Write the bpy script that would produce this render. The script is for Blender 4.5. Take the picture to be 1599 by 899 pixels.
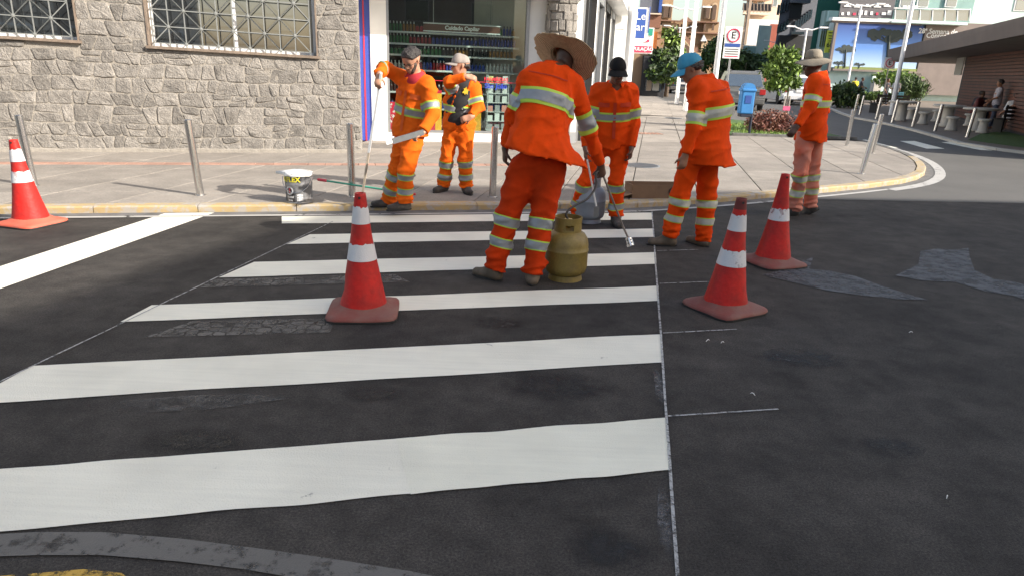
import bpy, bmesh, math, random
import numpy as np
from mathutils import Vector, Matrix, noise as mnoise
rad = math.radians
for o in list(bpy.data.objects): bpy.data.objects.remove(o)
SC = bpy.context.scene
COL = SC.collection
random.seed(7); np.random.seed(7)

# ------------------------------------------------------------------ camera
FPX, HORIZ, ROLL, CAMH = 1080.0, 103.5, rad(2.2), 1.6
PITCH = math.atan((449.5 - HORIZ) / FPX * math.cos(ROLL))
c_f = Vector((0, math.cos(PITCH), -math.sin(PITCH)))
_r0 = Vector((1, 0, 0)); _u0 = _r0.cross(c_f)
c_r = _r0 * math.cos(ROLL) + _u0 * math.sin(ROLL)
c_u = -_r0 * math.sin(ROLL) + _u0 * math.cos(ROLL)
cd = bpy.data.cameras.new('camera'); cam = bpy.data.objects.new('camera', cd); COL.objects.link(cam)
cd.sensor_fit = 'HORIZONTAL'; cd.sensor_width = 36; cd.lens = FPX / 1599 * 36
cd.clip_start = 0.05; cd.clip_end = 4000
M = Matrix((( c_r.x, c_u.x, -c_f.x, 0), (c_r.y, c_u.y, -c_f.y, 0), (c_r.z, c_u.z, -c_f.z, CAMH), (0, 0, 0, 1)))
cam.matrix_world = M
SC.camera = cam

# ------------------------------------------------------------------ sky and sun
SUN_AZ = (0.912, -0.41); SUN_EL = rad(32)
w = bpy.data.worlds.new('World'); SC.world = w; w.use_nodes = True
nt = w.node_tree; nt.nodes.clear()
sk = nt.nodes.new('ShaderNodeTexSky'); sk.sky_type = 'NISHITA'; sk.sun_disc = False
sk.sun_elevation = SUN_EL; sk.sun_rotation = math.atan2(SUN_AZ[0], SUN_AZ[1])
sk.air_density = 1.0; sk.dust_density = 4.0; sk.ozone_density = 0.6; sk.altitude = 700
bg = nt.nodes.new('ShaderNodeBackground'); bg.inputs['Strength'].default_value = 0.15
wo = nt.nodes.new('ShaderNodeOutputWorld')
wbm = nt.nodes.new('ShaderNodeMix'); wbm.data_type = 'RGBA'; wbm.blend_type = 'MULTIPLY'; wbm.inputs['Factor'].default_value = 1; wbm.inputs['B'].default_value = (1.0, 0.93, 0.83, 1)   # daylight white balance of the whole sky
nt.links.new(sk.outputs[0], wbm.inputs['A']); nt.links.new(wbm.outputs['Result'], bg.inputs[0]); nt.links.new(bg.outputs[0], wo.inputs[0])
sl = bpy.data.lights.new('sun', 'SUN'); sl.energy = 4.4; sl.angle = rad(0.53); sl.color = (1.0, 0.93, 0.83)
so = bpy.data.objects.new('sun', sl); COL.objects.link(so)
sdir = Vector((SUN_AZ[0] * math.cos(SUN_EL), SUN_AZ[1] * math.cos(SUN_EL), math.sin(SUN_EL)))
so.rotation_euler = sdir.to_track_quat('Z', 'Y').to_euler(); so.location = (20, -10, 30)
vs = SC.view_settings; vs.view_transform = 'Standard'; vs.look = 'None'; vs.gamma = 1; vs.use_curve_mapping = False
vs.exposure = 1.03
SC.render.resolution_x = 1024; SC.render.resolution_y = 575

# ------------------------------------------------------------------ helpers
def at(px, py, Y):
    d = c_f * FPX + c_r * (px - 799.5) - c_u * (py - 449.5)
    return Vector((0, 0, CAMH)) + d * (Y / d.y)
def gp(px, py, z=0.0):
    d = c_f * FPX + c_r * (px - 799.5) - c_u * (py - 449.5)
    return Vector((0, 0, CAMH)) + d * ((z - CAMH) / d.z)
def srgb(r, g, b):
    def f(c):
        c /= 255.0
        return c / 12.92 if c <= 0.04045 else ((c + 0.055) / 1.055) ** 2.4
    return (f(r), f(g), f(b))

MATS = {}
def mat(name, col, rough=0.6, metal=0.0, var=0.18, scale=6.0, bump=0.0, bscale=80.0, spec=0.5, col2=None, thr=None, objrand=0.0, detail=4.0, dist=0.02, fine=0.0, fscale=300.0, coat=0.0, trans=0.0):
    if name in MATS: return MATS[name]
    m = bpy.data.materials.new(name); m.use_nodes = True; MATS[name] = m
    nt = m.node_tree; N = nt.nodes; L = nt.links
    b = N['Principled BSDF']
    b.inputs['Roughness'].default_value = rough; b.inputs['Metallic'].default_value = metal
    b.inputs['Specular IOR Level'].default_value = spec
    if coat: b.inputs['Coat Weight'].default_value = coat
    if trans: b.inputs['Transmission Weight'].default_value = trans
    tc = N.new('ShaderNodeTexCoord')
    n1 = N.new('ShaderNodeTexNoise'); n1.inputs['Scale'].default_value = scale; n1.inputs['Detail'].default_value = detail; n1.inputs['Roughness'].default_value = 0.6
    L.new(tc.outputs['Object'], n1.inputs['Vector'])
    cr = N.new('ShaderNodeValToRGB')
    if col2 is None:
        cr.color_ramp.elements[0].color = (*[c * (1 - var) for c in col], 1); cr.color_ramp.elements[1].color = (*[min(1, c * (1 + var)) for c in col], 1)
        cr.color_ramp.elements[0].position = 0.3; cr.color_ramp.elements[1].position = 0.7
    else:
        cr.color_ramp.elements[0].color = (*col, 1); cr.color_ramp.elements[1].color = (*col2, 1)
        t = thr or (0.4, 0.6); cr.color_ramp.elements[0].position = t[0]; cr.color_ramp.elements[1].position = t[1]
    L.new(n1.outputs['Fac'], cr.inputs['Fac'])
    out = cr.outputs['Color']
    if fine:
        n3 = N.new('ShaderNodeTexNoise'); n3.inputs['Scale'].default_value = fscale; n3.inputs['Detail'].default_value = 2
        L.new(tc.outputs['Object'], n3.inputs['Vector'])
        mr = N.new('ShaderNodeMapRange'); mr.inputs[1].default_value = 0.25; mr.inputs[2].default_value = 0.75; mr.inputs[3].default_value = 1 - fine; mr.inputs[4].default_value = 1 + fine
        L.new(n3.outputs['Fac'], mr.inputs[0])
        mx = N.new('ShaderNodeMix'); mx.data_type = 'RGBA'; mx.blend_type = 'MULTIPLY'; mx.inputs['Factor'].default_value = 1
        L.new(out, mx.inputs['A']); L.new(mr.outputs[0], mx.inputs['B']); out = mx.outputs['Result']
    if objrand:
        oi = N.new('ShaderNodeObjectInfo'); mr = N.new('ShaderNodeMapRange'); mr.inputs[3].default_value = 1 - objrand; mr.inputs[4].default_value = 1 + objrand
        L.new(oi.outputs['Random'], mr.inputs[0])
        mx = N.new('ShaderNodeMix'); mx.data_type = 'RGBA'; mx.blend_type = 'MULTIPLY'; mx.inputs['Factor'].default_value = 1
        L.new(out, mx.inputs['A']); L.new(mr.outputs[0], mx.inputs['B']); out = mx.outputs['Result']
    L.new(out, b.inputs['Base Color'])
    if bump:
        n2 = N.new('ShaderNodeTexNoise'); n2.inputs['Scale'].default_value = bscale; n2.inputs['Detail'].default_value = 5
        L.new(tc.outputs['Object'], n2.inputs['Vector'])
        bp = N.new('ShaderNodeBump'); bp.inputs['Strength'].default_value = bump; bp.inputs['Distance'].default_value = dist
        L.new(n2.outputs['Fac'], bp.inputs['Height']); L.new(bp.outputs[0], b.inputs['Normal'])
    return m
def emit_free(name, col, rough=0.5): return mat(name, col, rough, var=0.03)

def glass_mat(name, tint=(0.9, 0.95, 0.95), refl=1.0):
    m = bpy.data.materials.new(name); m.use_nodes = True; MATS[name] = m
    nt = m.node_tree; N = nt.nodes; L = nt.links; N.clear()
    o = N.new('ShaderNodeOutputMaterial'); mix = N.new('ShaderNodeMixShader'); t = N.new('ShaderNodeBsdfTransparent'); g = N.new('ShaderNodeBsdfGlossy')
    t.inputs[0].default_value = (*tint, 1); g.inputs['Roughness'].default_value = 0.01; g.inputs[0].default_value = (refl, refl, refl, 1)
    fr = N.new('ShaderNodeFresnel'); fr.inputs[0].default_value = 1.6
    gm = N.new('ShaderNodeNewGeometry'); iv = N.new('ShaderNodeMath'); iv.operation = 'SUBTRACT'; iv.inputs[0].default_value = 1; L.new(gm.outputs['Backfacing'], iv.inputs[1]); ml = N.new('ShaderNodeMath'); ml.operation = 'MULTIPLY'; L.new(fr.outputs[0], ml.inputs[0]); L.new(iv.outputs[0], ml.inputs[1])   # only the entry face of a thin pane reflects
    L.new(ml.outputs[0], mix.inputs[0]); L.new(t.outputs[0], mix.inputs[1]); L.new(g.outputs[0], mix.inputs[2]); L.new(mix.outputs[0], o.inputs[0])
    return m

class MB:
    """collects boxes, bars, lathes and prisms and links them as ONE mesh object"""
    def __init__(s): s.v = []; s.f = []; s.mi = []; s.cm = 0
    def add(s, vs, fs):
        o = len(s.v); s.v += [tuple(p) for p in vs]; s.f += [tuple(i + o for i in f) for f in fs]; s.mi += [s.cm] * len(fs); return s
    def box(s, c, size, X=(1, 0, 0), Y=None, Z=(0, 0, 1)):
        X = Vector(X).normalized(); Z = Vector(Z).normalized(); Y = Vector(Y).normalized() if Y else Z.cross(X).normalized()
        c = Vector(c); a, b, h = size[0] / 2, size[1] / 2, size[2] / 2
        vs = [c + X * (i * a) + Y * (j * b) + Z * (k * h) for k in (-1, 1) for j in (-1, 1) for i in (-1, 1)]
        return s.add(vs, [(0, 2, 3, 1), (4, 5, 7, 6), (0, 1, 5, 4), (2, 6, 7, 3), (0, 4, 6, 2), (1, 3, 7, 5)])
    def bar(s, p0, p1, wx, wy, up=(0, 0, 1)):
        p0 = Vector(p0); p1 = Vector(p1); d = p1 - p0
        Z = d.normalized(); X = Vector(up).cross(Z)
        if X.length < 1e-4: X = Vector((1, 0, 0)).cross(Z)
        X.normalize(); return s.box((p0 + p1) / 2, (wx, wy, d.length), X, Z.cross(X), Z)
    def tube(s, pts, radii, n=10, cap=True):
        pts = [Vector(p) for p in pts]
        if not hasattr(radii, '__len__'): radii = [radii] * len(pts)
        vs = []; prev = None
        for i, p in enumerate(pts):
            t = (pts[min(i + 1, len(pts) - 1)] - pts[max(i - 1, 0)]).normalized()
            if prev is None:
                a = t.orthogonal().normalized()
            else:
                a = (prev - t * prev.dot(t)).normalized()
            prev = a; b = t.cross(a)
            for k in range(n):
                an = 2 * math.pi * k / n; vs.append(p + (a * math.cos(an) + b * math.sin(an)) * radii[i])
        fs = [(i * n + k, i * n + (k + 1) % n, (i + 1) * n + (k + 1) % n, (i + 1) * n + k) for i in range(len(pts) - 1) for k in range(n)]
        if cap: fs += [tuple(range(n - 1, -1, -1)), tuple(range((len(pts) - 1) * n, len(pts) * n))]
        return s.add(vs, fs)
    def lathe(s, prof, c=(0, 0, 0), n=24, X=(1, 0, 0), Z=(0, 0, 1), cap=True, sx=1.0, sy=1.0):
        c = Vector(c); Z = Vector(Z).normalized(); X = Vector(X); X = (X - Z * X.dot(Z)).normalized(); Y = Z.cross(X)
        vs = [c + X * (r * sx * math.cos(2 * math.pi * k / n)) + Y * (r * sy * math.sin(2 * math.pi * k / n)) + Z * z for r, z in prof for k in range(n)]
        fs = [(i * n + k, i * n + (k + 1) % n, (i + 1) * n + (k + 1) % n, (i + 1) * n + k) for i in range(len(prof) - 1) for k in range(n)]
        if cap: fs += [tuple(range(n - 1, -1, -1)), tuple(range((len(prof) - 1) * n, len(prof) * n))]
        return s.add(vs, fs)
    def prism(s, poly, depth, O=(0, 0, 0), X=(1, 0, 0), Y=(0, 1, 0)):
        """2D polygon in plane (X,Y) at O, extruded along X x Y by depth"""
        O = Vector(O); X = Vector(X).normalized(); Y = Vector(Y).normalized(); Zv = X.cross(Y); n = len(poly)
        vs = [O + X * a + Y * b for a, b in poly] + [O + X * a + Y * b + Zv * depth for a, b in poly]
        return s.add(vs, [tuple(range(n - 1, -1, -1)), tuple(range(n, 2 * n))] + [(k, (k + 1) % n, n + (k + 1) % n, n + k) for k in range(n)])
    def build(s, name, m, parent=None, smooth=False, bevel=0, local=False):
        me = bpy.data.meshes.new(name); me.from_pydata(s.v, [], s.f)
        ms = m if isinstance(m, (list, tuple)) else [m]
        for x in ms: me.materials.append(MATS[x] if isinstance(x, str) else x)
        if len(ms) > 1: me.polygons.foreach_set('material_index', s.mi)
        return link(name, me, parent, smooth, bevel, local)

WLOC = {}
def wloc(o):
    p = Vector((0, 0, 0))
    while o: p = p + o.location; o = o.parent
    return p
def link(name, me, parent=None, smooth=False, bevel=0, local=False):
    """mesh verts are world coordinates unless local; origin goes to the parent's base or the thing's own base"""
    o = bpy.data.objects.new(name, me); COL.objects.link(o)
    if not local:
        if parent is not None: me.transform(Matrix.Translation(-wloc(parent)))
        else:
            c = np.empty(len(me.vertices) * 3); me.vertices.foreach_get('co', c); c = c.reshape(-1, 3)
            if len(c):
                b = Vector(((c[:, 0].min() + c[:, 0].max()) / 2, (c[:, 1].min() + c[:, 1].max()) / 2, c[:, 2].min()))
                me.transform(Matrix.Translation(-b)); o.location = b
    if parent is not None: o.parent = parent
    if bevel:
        md = o.modifiers.new('bevel', 'BEVEL'); md.width = bevel; md.segments = 2; md.limit_method = 'ANGLE'; md.angle_limit = rad(40)
    if smooth: me.polygons.foreach_set('use_smooth', [True] * len(me.polygons))
    me.update()
    return o
def tag(o, label=None, cat=None, group=None, kind=None):
    if label: o['label'] = label
    if cat: o['category'] = cat
    if group: o['group'] = group
    if kind: o['kind'] = kind
    return o
def thing(name, loc, label, cat, group=None):
    o = bpy.data.objects.new(name, None); COL.objects.link(o); o.location = loc; o.empty_display_size = 0.2
    return tag(o, label, cat, group)
def copy_tree(o, parent=None):
    c = o.copy(); COL.objects.link(c); c.parent = parent
    for ch in list(o.children): copy_tree(ch, c)
    return c
def text_mesh(txt, size, O, X, Y, depth=0.002, align='CENTER', shear=0, spacing=1.0, bold=0.0):
    cu = bpy.data.curves.new('txt', 'FONT'); cu.body = txt; cu.size = size; cu.align_x = align; cu.align_y = 'CENTER'; cu.extrude = depth / 2; cu.shear = shear; cu.space_character = spacing; cu.offset = bold; cu.resolution_u = 3
    to = bpy.data.objects.new('txt', cu); COL.objects.link(to)
    dg = bpy.context.evaluated_depsgraph_get()
    me = bpy.data.meshes.new_from_object(to.evaluated_get(dg))
    bpy.data.objects.remove(to); bpy.data.curves.remove(cu)
    X = Vector(X).normalized(); Y = Vector(Y).normalized(); Z = X.cross(Y)
    me.transform(Matrix(((X.x, Y.x, Z.x, O[0]), (X.y, Y.y, Z.y, O[1]), (X.z, Y.z, Z.z, O[2]), (0, 0, 0, 1))))
    return me
def text(txt, size, O, X, Y, m, parent, name='lettering', **kw):
    me = text_mesh(txt, size, O, X, Y, **kw); me.name = name
    me.materials.clear(); me.materials.append(MATS[m] if isinstance(m, str) else m)
    return link(name, me, parent)
def clip_poly(poly, a, b, c):
    """keep a*x+b*y<=c"""
    out = []; n = len(poly)
    for i in range(n):
        p, q = poly[i], poly[(i + 1) % n]; dp = a * p[0] + b * p[1] - c; dq = a * q[0] + b * q[1] - c
        if dp <= 0: out.append(p)
        if dp * dq < 0:
            t = dp / (dp - dq); out.append((p[0] + (q[0] - p[0]) * t, p[1] + (q[1] - p[1]) * t))
    return out
def poly_area(p): return 0.5 * sum(p[i][0] * p[(i + 1) % len(p)][1] - p[(i + 1) % len(p)][0] * p[i][1] for i in range(len(p)))
def inset_poly(poly, d):
    """inset a convex ccw polygon"""
    n = len(poly); res = list(poly)
    for i in range(n):
        p, q = poly[i], poly[(i + 1) % n]; ex, ey = q[0] - p[0], q[1] - p[1]; l = math.hypot(ex, ey)
        if l < 1e-6: continue
        nx, ny = ey / l, -ex / l
        res = clip_poly(res, nx, ny, nx * p[0] + ny * p[1] - d)
        if len(res) < 3: return []
    return res

UX = Vector((0.971, 0.238, 0)).normalized()      # along the main kerb
VX = Vector((0.184, 0.983, 0)).normalized()      # along the side street
KZ = 0.07                                        # pavement height
# ================================================================== MATERIALS OF THE SETTING
def asphalt_mat():
    m = bpy.data.materials.new('asphalt'); m.use_nodes = True; MATS['asphalt'] = m
    nt = m.node_tree; N = nt.nodes; L = nt.links; b = N['Principled BSDF']
    b.inputs['Roughness'].default_value = 0.82; b.inputs['Specular IOR Level'].default_value = 0.22
    tc = N.new('ShaderNodeTexCoord')
    def noise(sc, det=5, ro=0.6):
        n = N.new('ShaderNodeTexNoise'); n.inputs['Scale'].default_value = sc; n.inputs['Detail'].default_value = det; n.inputs['Roughness'].default_value = ro
        L.new(tc.outputs['Object'], n.inputs['Vector']); return n
    def ramp(src, a, b_, pa=0.35, pb=0.65):
        r = N.new('ShaderNodeValToRGB'); r.color_ramp.elements[0].color = (*a, 1); r.color_ramp.elements[1].color = (*b_, 1); r.color_ramp.elements[0].position = pa; r.color_ramp.elements[1].position = pb
        L.new(src, r.inputs[0]); return r.outputs[0]
    def mul(a, b_, f=1.0):
        x = N.new('ShaderNodeMix'); x.data_type = 'RGBA'; x.blend_type = 'MULTIPLY'; x.inputs['Factor'].default_value = f
        L.new(a, x.inputs['A']); L.new(b_, x.inputs['B']); return x.outputs['Result']
    c = ramp(noise(0.9, 6).outputs['Fac'], (0.028, 0.0265, 0.0255), (0.052, 0.049, 0.046))
    c = mul(c, ramp(noise(5.5, 6, 0.7).outputs['Fac'], (0.72, 0.72, 0.72), (1.28, 1.27, 1.25)))
    c = mul(c, ramp(noise(330, 3, 0.7).outputs['Fac'], (0.45, 0.45, 0.46), (1.75, 1.72, 1.68), 0.3, 0.72))
    c = mul(c, ramp(noise(105, 3, 0.75).outputs['Fac'], (0.5, 0.5, 0.51), (1.7, 1.67, 1.62), 0.32, 0.7))
    # pale dust specks and dark oil blots
    c = mul(c, ramp(noise(2.1, 3).outputs['Fac'], (0.62, 0.61, 0.6), (1, 1, 1), 0.27, 0.36))
    sp = ramp(noise(46, 2, 0.5).outputs['Fac'], (0, 0, 0), (1, 1, 1), 0.735, 0.76)
    x = N.new('ShaderNodeMix'); x.data_type = 'RGBA'; L.new(sp, x.inputs['Factor']); L.new(c, x.inputs['A']); x.inputs['B'].default_value = (0.085, 0.08, 0.075, 1)
    L.new(x.outputs['Result'], b.inputs['Base Color'])
    bp = N.new('ShaderNodeBump'); bp.inputs['Strength'].default_value = 0.6; bp.inputs['Distance'].default_value = 0.006
    L.new(noise(260, 3).outputs['Fac'], bp.inputs['Height']); L.new(bp.outputs[0], b.inputs['Normal'])
    return m
asphalt_mat()
def road_paint(name, col, wear, under=(0.05, 0.05, 0.052), wscale=5.0, bricky=False, rough=0.6, see=True, soft=0.0, radial=False):
    """road paint with worn holes that show the asphalt"""
    m = bpy.data.materials.new(name); m.use_nodes = True; MATS[name] = m
    nt = m.node_tree; N = nt.nodes; L = nt.links; b = N['Principled BSDF']; b.inputs['Roughness'].default_value = rough
    tc = N.new('ShaderNodeTexCoord')
    n = N.new('ShaderNodeTexNoise'); n.inputs['Scale'].default_value = wscale; n.inputs['Detail'].default_value = 9; n.inputs['Roughness'].default_value = 0.72
    L.new(tc.outputs['Object'], n.inputs['Vector'])
    r = N.new('ShaderNodeValToRGB'); r.color_ramp.elements[0].position = wear - 0.03 - soft; r.color_ramp.elements[1].position = wear + 0.06 + soft
    L.new(n.outputs['Fac'], r.inputs[0]); fac = r.outputs[0]
    n2 = N.new('ShaderNodeTexNoise'); n2.inputs['Scale'].default_value = 2.2; n2.inputs['Detail'].default_value = 6
    L.new(tc.outputs['Object'], n2.inputs['Vector'])
    r2 = N.new('ShaderNodeValToRGB'); r2.color_ramp.elements[0].color = (*[c * 0.9 for c in col], 1); r2.color_ramp.elements[1].color = (*col, 1); r2.color_ramp.elements[0].position = 0.35; r2.color_ramp.elements[1].position = 0.6
    L.new(n2.outputs['Fac'], r2.inputs[0])
    mp = N.new('ShaderNodeMapping'); mp.inputs['Rotation'].default_value = (0, 0, -.25); mp.inputs['Scale'].default_value = (1.2, 22, 1); L.new(tc.outputs['Object'], mp.inputs[0])
    n5 = N.new('ShaderNodeTexNoise'); n5.inputs['Scale'].default_value = 1.6; n5.inputs['Detail'].default_value = 5; L.new(mp.outputs[0], n5.inputs['Vector'])
    r5 = N.new('ShaderNodeMapRange'); r5.inputs[1].default_value = .3; r5.inputs[2].default_value = .7; r5.inputs[3].default_value = .95; r5.inputs[4].default_value = 1.03; L.new(n5.outputs['Fac'], r5.inputs[0])
    x5 = N.new('ShaderNodeMix'); x5.data_type = 'RGBA'; x5.blend_type = 'MULTIPLY'; x5.inputs['Factor'].default_value = 1; L.new(r2.outputs[0], x5.inputs['A']); L.new(r5.outputs[0], x5.inputs['B'])
    class _O: outputs = [x5.outputs['Result']]
    r2 = _O
    if bricky:   # old paint cracked into small blocks
        vo = N.new('ShaderNodeTexVoronoi'); vo.feature = 'DISTANCE_TO_EDGE'; vo.inputs['Scale'].default_value = 13; vo.inputs['Randomness'].default_value = 0.6
        L.new(tc.outputs['Object'], vo.inputs['Vector'])
        r3 = N.new('ShaderNodeValToRGB'); r3.color_ramp.elements[0].position = 0.03; r3.color_ramp.elements[1].position = 0.07
        L.new(vo.outputs['Distance'], r3.inputs[0])
        mu = N.new('ShaderNodeMath'); mu.operation = 'MULTIPLY'; L.new(fac, mu.inputs[0]); L.new(r3.outputs[0], mu.inputs[1]); fac = mu.outputs[0]
    if radial:   # a spill thins out towards its rim
        gx = N.new('ShaderNodeVectorMath'); gx.operation = 'SUBTRACT'; gx.inputs[1].default_value = (.5, .5, 0); L.new(tc.outputs['Generated'], gx.inputs[0])
        sc_ = N.new('ShaderNodeVectorMath'); sc_.operation = 'MULTIPLY'; sc_.inputs[1].default_value = (1, 1, 0); L.new(gx.outputs[0], sc_.inputs[0])
        ln = N.new('ShaderNodeVectorMath'); ln.operation = 'LENGTH'; L.new(sc_.outputs[0], ln.inputs[0])
        fr = N.new('ShaderNodeMapRange'); fr.interpolation_type = 'SMOOTHSTEP'; fr.inputs[1].default_value = .46; fr.inputs[2].default_value = .14; L.new(ln.outputs['Value'], fr.inputs[0])
        mu2 = N.new('ShaderNodeMath'); mu2.operation = 'MULTIPLY'; L.new(fac, mu2.inputs[0]); L.new(fr.outputs[0], mu2.inputs[1]); fac = mu2.outputs[0]
    if see:      # worn places are bare: the asphalt below shows
        tr = N.new('ShaderNodeBsdfTransparent'); ms = N.new('ShaderNodeMixShader'); L.new(fac, ms.inputs[0]); L.new(tr.outputs[0], ms.inputs[1]); L.new(b.outputs[0], ms.inputs[2])
        L.new(ms.outputs[0], N['Material Output'].inputs[0]); L.new(r2.outputs[0], b.inputs['Base Color'])
    else:
        x = N.new('ShaderNodeMix'); x.data_type = 'RGBA'; L.new(fac, x.inputs['Factor']); x.inputs['A'].default_value = (*under, 1); L.new(r2.outputs[0], x.inputs['B'])
        L.new(x.outputs['Result'], b.inputs['Base Color'])
    n4 = N.new('ShaderNodeTexNoise'); n4.inputs['Scale'].default_value = 150; L.new(tc.outputs['Object'], n4.inputs['Vector'])
    bp = N.new('ShaderNodeBump'); bp.inputs['Strength'].default_value = 0.6; bp.inputs['Distance'].default_value = 0.005; L.new(n4.outputs['Fac'], bp.inputs['Height']); L.new(bp.outputs[0], b.inputs['Normal'])
    return m
road_paint('fresh_white', (0.82, 0.80, 0.68), 0.285)
road_paint('fresh_white_b', (0.80, 0.785, 0.655), 0.285)
road_paint('edge_white', (0.42, 0.41, 0.39), 0.38)
road_paint('chalk', (0.42, 0.425, 0.42), 0.43, wscale=34, soft=.06)
road_paint('old_paint', (0.12, 0.116, 0.11), 0.46, bricky=True, wscale=3.5, soft=.09)
road_paint('ghost_paint', (0.085, 0.086, 0.09), 0.40, wscale=7, soft=.16)
road_paint('oil', (0.011, 0.0105, 0.010), 0.47, wscale=7, soft=.10, radial=True); road_paint('smear', (0.14, 0.14, 0.145), 0.52, wscale=22, soft=.10, radial=True); road_paint('ghost_smear', (0.07, 0.069, 0.068), 0.50, wscale=9, soft=.08, radial=True); road_paint('worn_cement', (0.12, 0.116, 0.108), 0.37, wscale=11, soft=.05)
road_paint('yellow_paint', (0.42, 0.31, 0.15), 0.47, under=(0.35, 0.32, 0.28), wscale=9, see=False)
road_paint('yellow_old', (0.55, 0.34, 0.05), 0.46, wscale=6)
mat('cement', (0.13, 0.127, 0.12), 0.9, var=0.4, scale=7, bump=0.5, bscale=90, fine=0.25)
mat('gutter', (0.13, 0.128, 0.125), 0.9, var=0.3, scale=6, bump=0.3, fine=0.2)
mat('slab', (0.235, 0.212, 0.186), 0.85, var=0.16, scale=2.2, bump=0.25, bscale=120, objrand=0.13, fine=0.20, fscale=55)
mat('red_tile', (0.34, 0.20, 0.15), 0.85, var=0.2, scale=5, bump=0.3, objrand=0.14, fine=0.12)
mat('joint', (0.13, 0.12, 0.11), 0.95, var=0.3, scale=8)
mat('stone', (0.212, 0.197, 0.178), 0.92, var=0.28, scale=7, bump=0.8, bscale=42, objrand=0.22, fine=0.34, fscale=80, dist=0.02)
mat('mortar', (0.29, 0.265, 0.23), 0.95, var=0.14, scale=14, bump=0.6, bscale=60)
mat('wall_paint', (0.62, 0.60, 0.56), 0.85, var=0.08, scale=3, bump=0.1)
mat('white_wall', (0.80, 0.80, 0.78), 0.6, var=0.05, scale=2)
mat('white_metal', (0.72, 0.73, 0.73), 0.35, var=0.04)
mat('grey_metal', (0.33, 0.34, 0.35), 0.4, 0.6, var=0.08)
mat('dark_frame', (0.045, 0.043, 0.042), 0.45, var=0.15)
mat('grille', (0.24, 0.25, 0.24), 0.5, 0.2, var=0.1, scale=10)
mat('sill', (0.20, 0.155, 0.12), 0.8, var=0.25, scale=10, bump=0.2)
mat('blue_panel', (0.045, 0.075, 0.36), 0.35, var=0.04)
mat('red_trim', (0.55, 0.03, 0.05), 0.4, var=0.05)
mat('steel', (0.62, 0.61, 0.60), 0.27, 1.0, var=0.06, scale=20)
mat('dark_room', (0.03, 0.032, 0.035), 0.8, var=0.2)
mat('shelf', (0.30, 0.31, 0.32), 0.4, var=0.05)
mat('grass', (0.05, 0.10, 0.02), 0.8, var=0.45, scale=14, bump=0.6, bscale=60)
glass_mat('shop_glass', (0.80, 0.86, 0.84)); glass_mat('car_glass', (0.25, 0.3, 0.3))
def mirror_glass(name, col):
    m = bpy.data.materials.new(name); m.use_nodes = True; MATS[name] = m
    b = m.node_tree.nodes['Principled BSDF']; b.inputs['Base Color'].default_value = (*col, 1); b.inputs['Roughness'].default_value = 0.03; b.inputs['Specular IOR Level'].default_value = 1.0; b.inputs['IOR'].default_value = 2.0
mirror_glass('window_glass', (0.025, 0.03, 0.034)); mirror_glass('far_glass', (0.05, 0.07, 0.09))

# ================================================================== GROUND
def sheet(name, poly, z, m, parent=None, kind='structure'):
    mb = MB(); mb.add([(p[0], p[1], z) for p in poly], [tuple(range(len(poly)))])
    o = mb.build(name, m, parent)
    if parent is None and kind: o['kind'] = kind
    return o
bm = MB(); bm.add([(x, y, 0) for y in (-600, 1500) for x in (-1200, 1200)], [(0, 1, 3, 2)])
road = bm.build('road', 'asphalt'); road['kind'] = 'structure'

KERB = [(-16.0, 4.17), (-5.15, 6.76), (-2.14, 7.48), (1.37, 8.33), (2.45, 8.86), (3.47, 9.46), (6.0, 11.05), (7.1, 12.15), (7.95, 13.6), (8.6, 15.2), (9.0, 16.9), (9.2, 19.0), (9.2, 21.5), (8.7, 24.0), (7.9, 25.4), (6.6, 26.2)]
def offset_line(line, d):
    """offset a polyline to its left by d"""
    out = []
    for i, p in enumerate(line):
        a = Vector(line[max(0, i - 1)]); b = Vector(line[min(len(line) - 1, i + 1)]); t = (b - a).normalized(); out.append((p[0] - t.y * d, p[1] + t.x * d))
    return out
def smooth_line(line, n=2):
    for _ in range(n):
        out = [line[0]]
        for i in range(len(line) - 1):
            p, q = line[i], line[i + 1]
            out += [(p[0] * .75 + q[0] * .25, p[1] * .75 + q[1] * .25), (p[0] * .25 + q[0] * .75, p[1] * .25 + q[1] * .75)]
        line = out + [line[-1]]
    return line
KS = KERB[:3] + smooth_line(KERB[3:], 1)
# plaza bed under the slabs
inner = offset_line(KS, 0.16)
bed = inner + [(3.2, 26.2), (1.0, 16), (-16, 12)]
side = sheet('pavement', bed, KZ - 0.03, 'joint')
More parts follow.
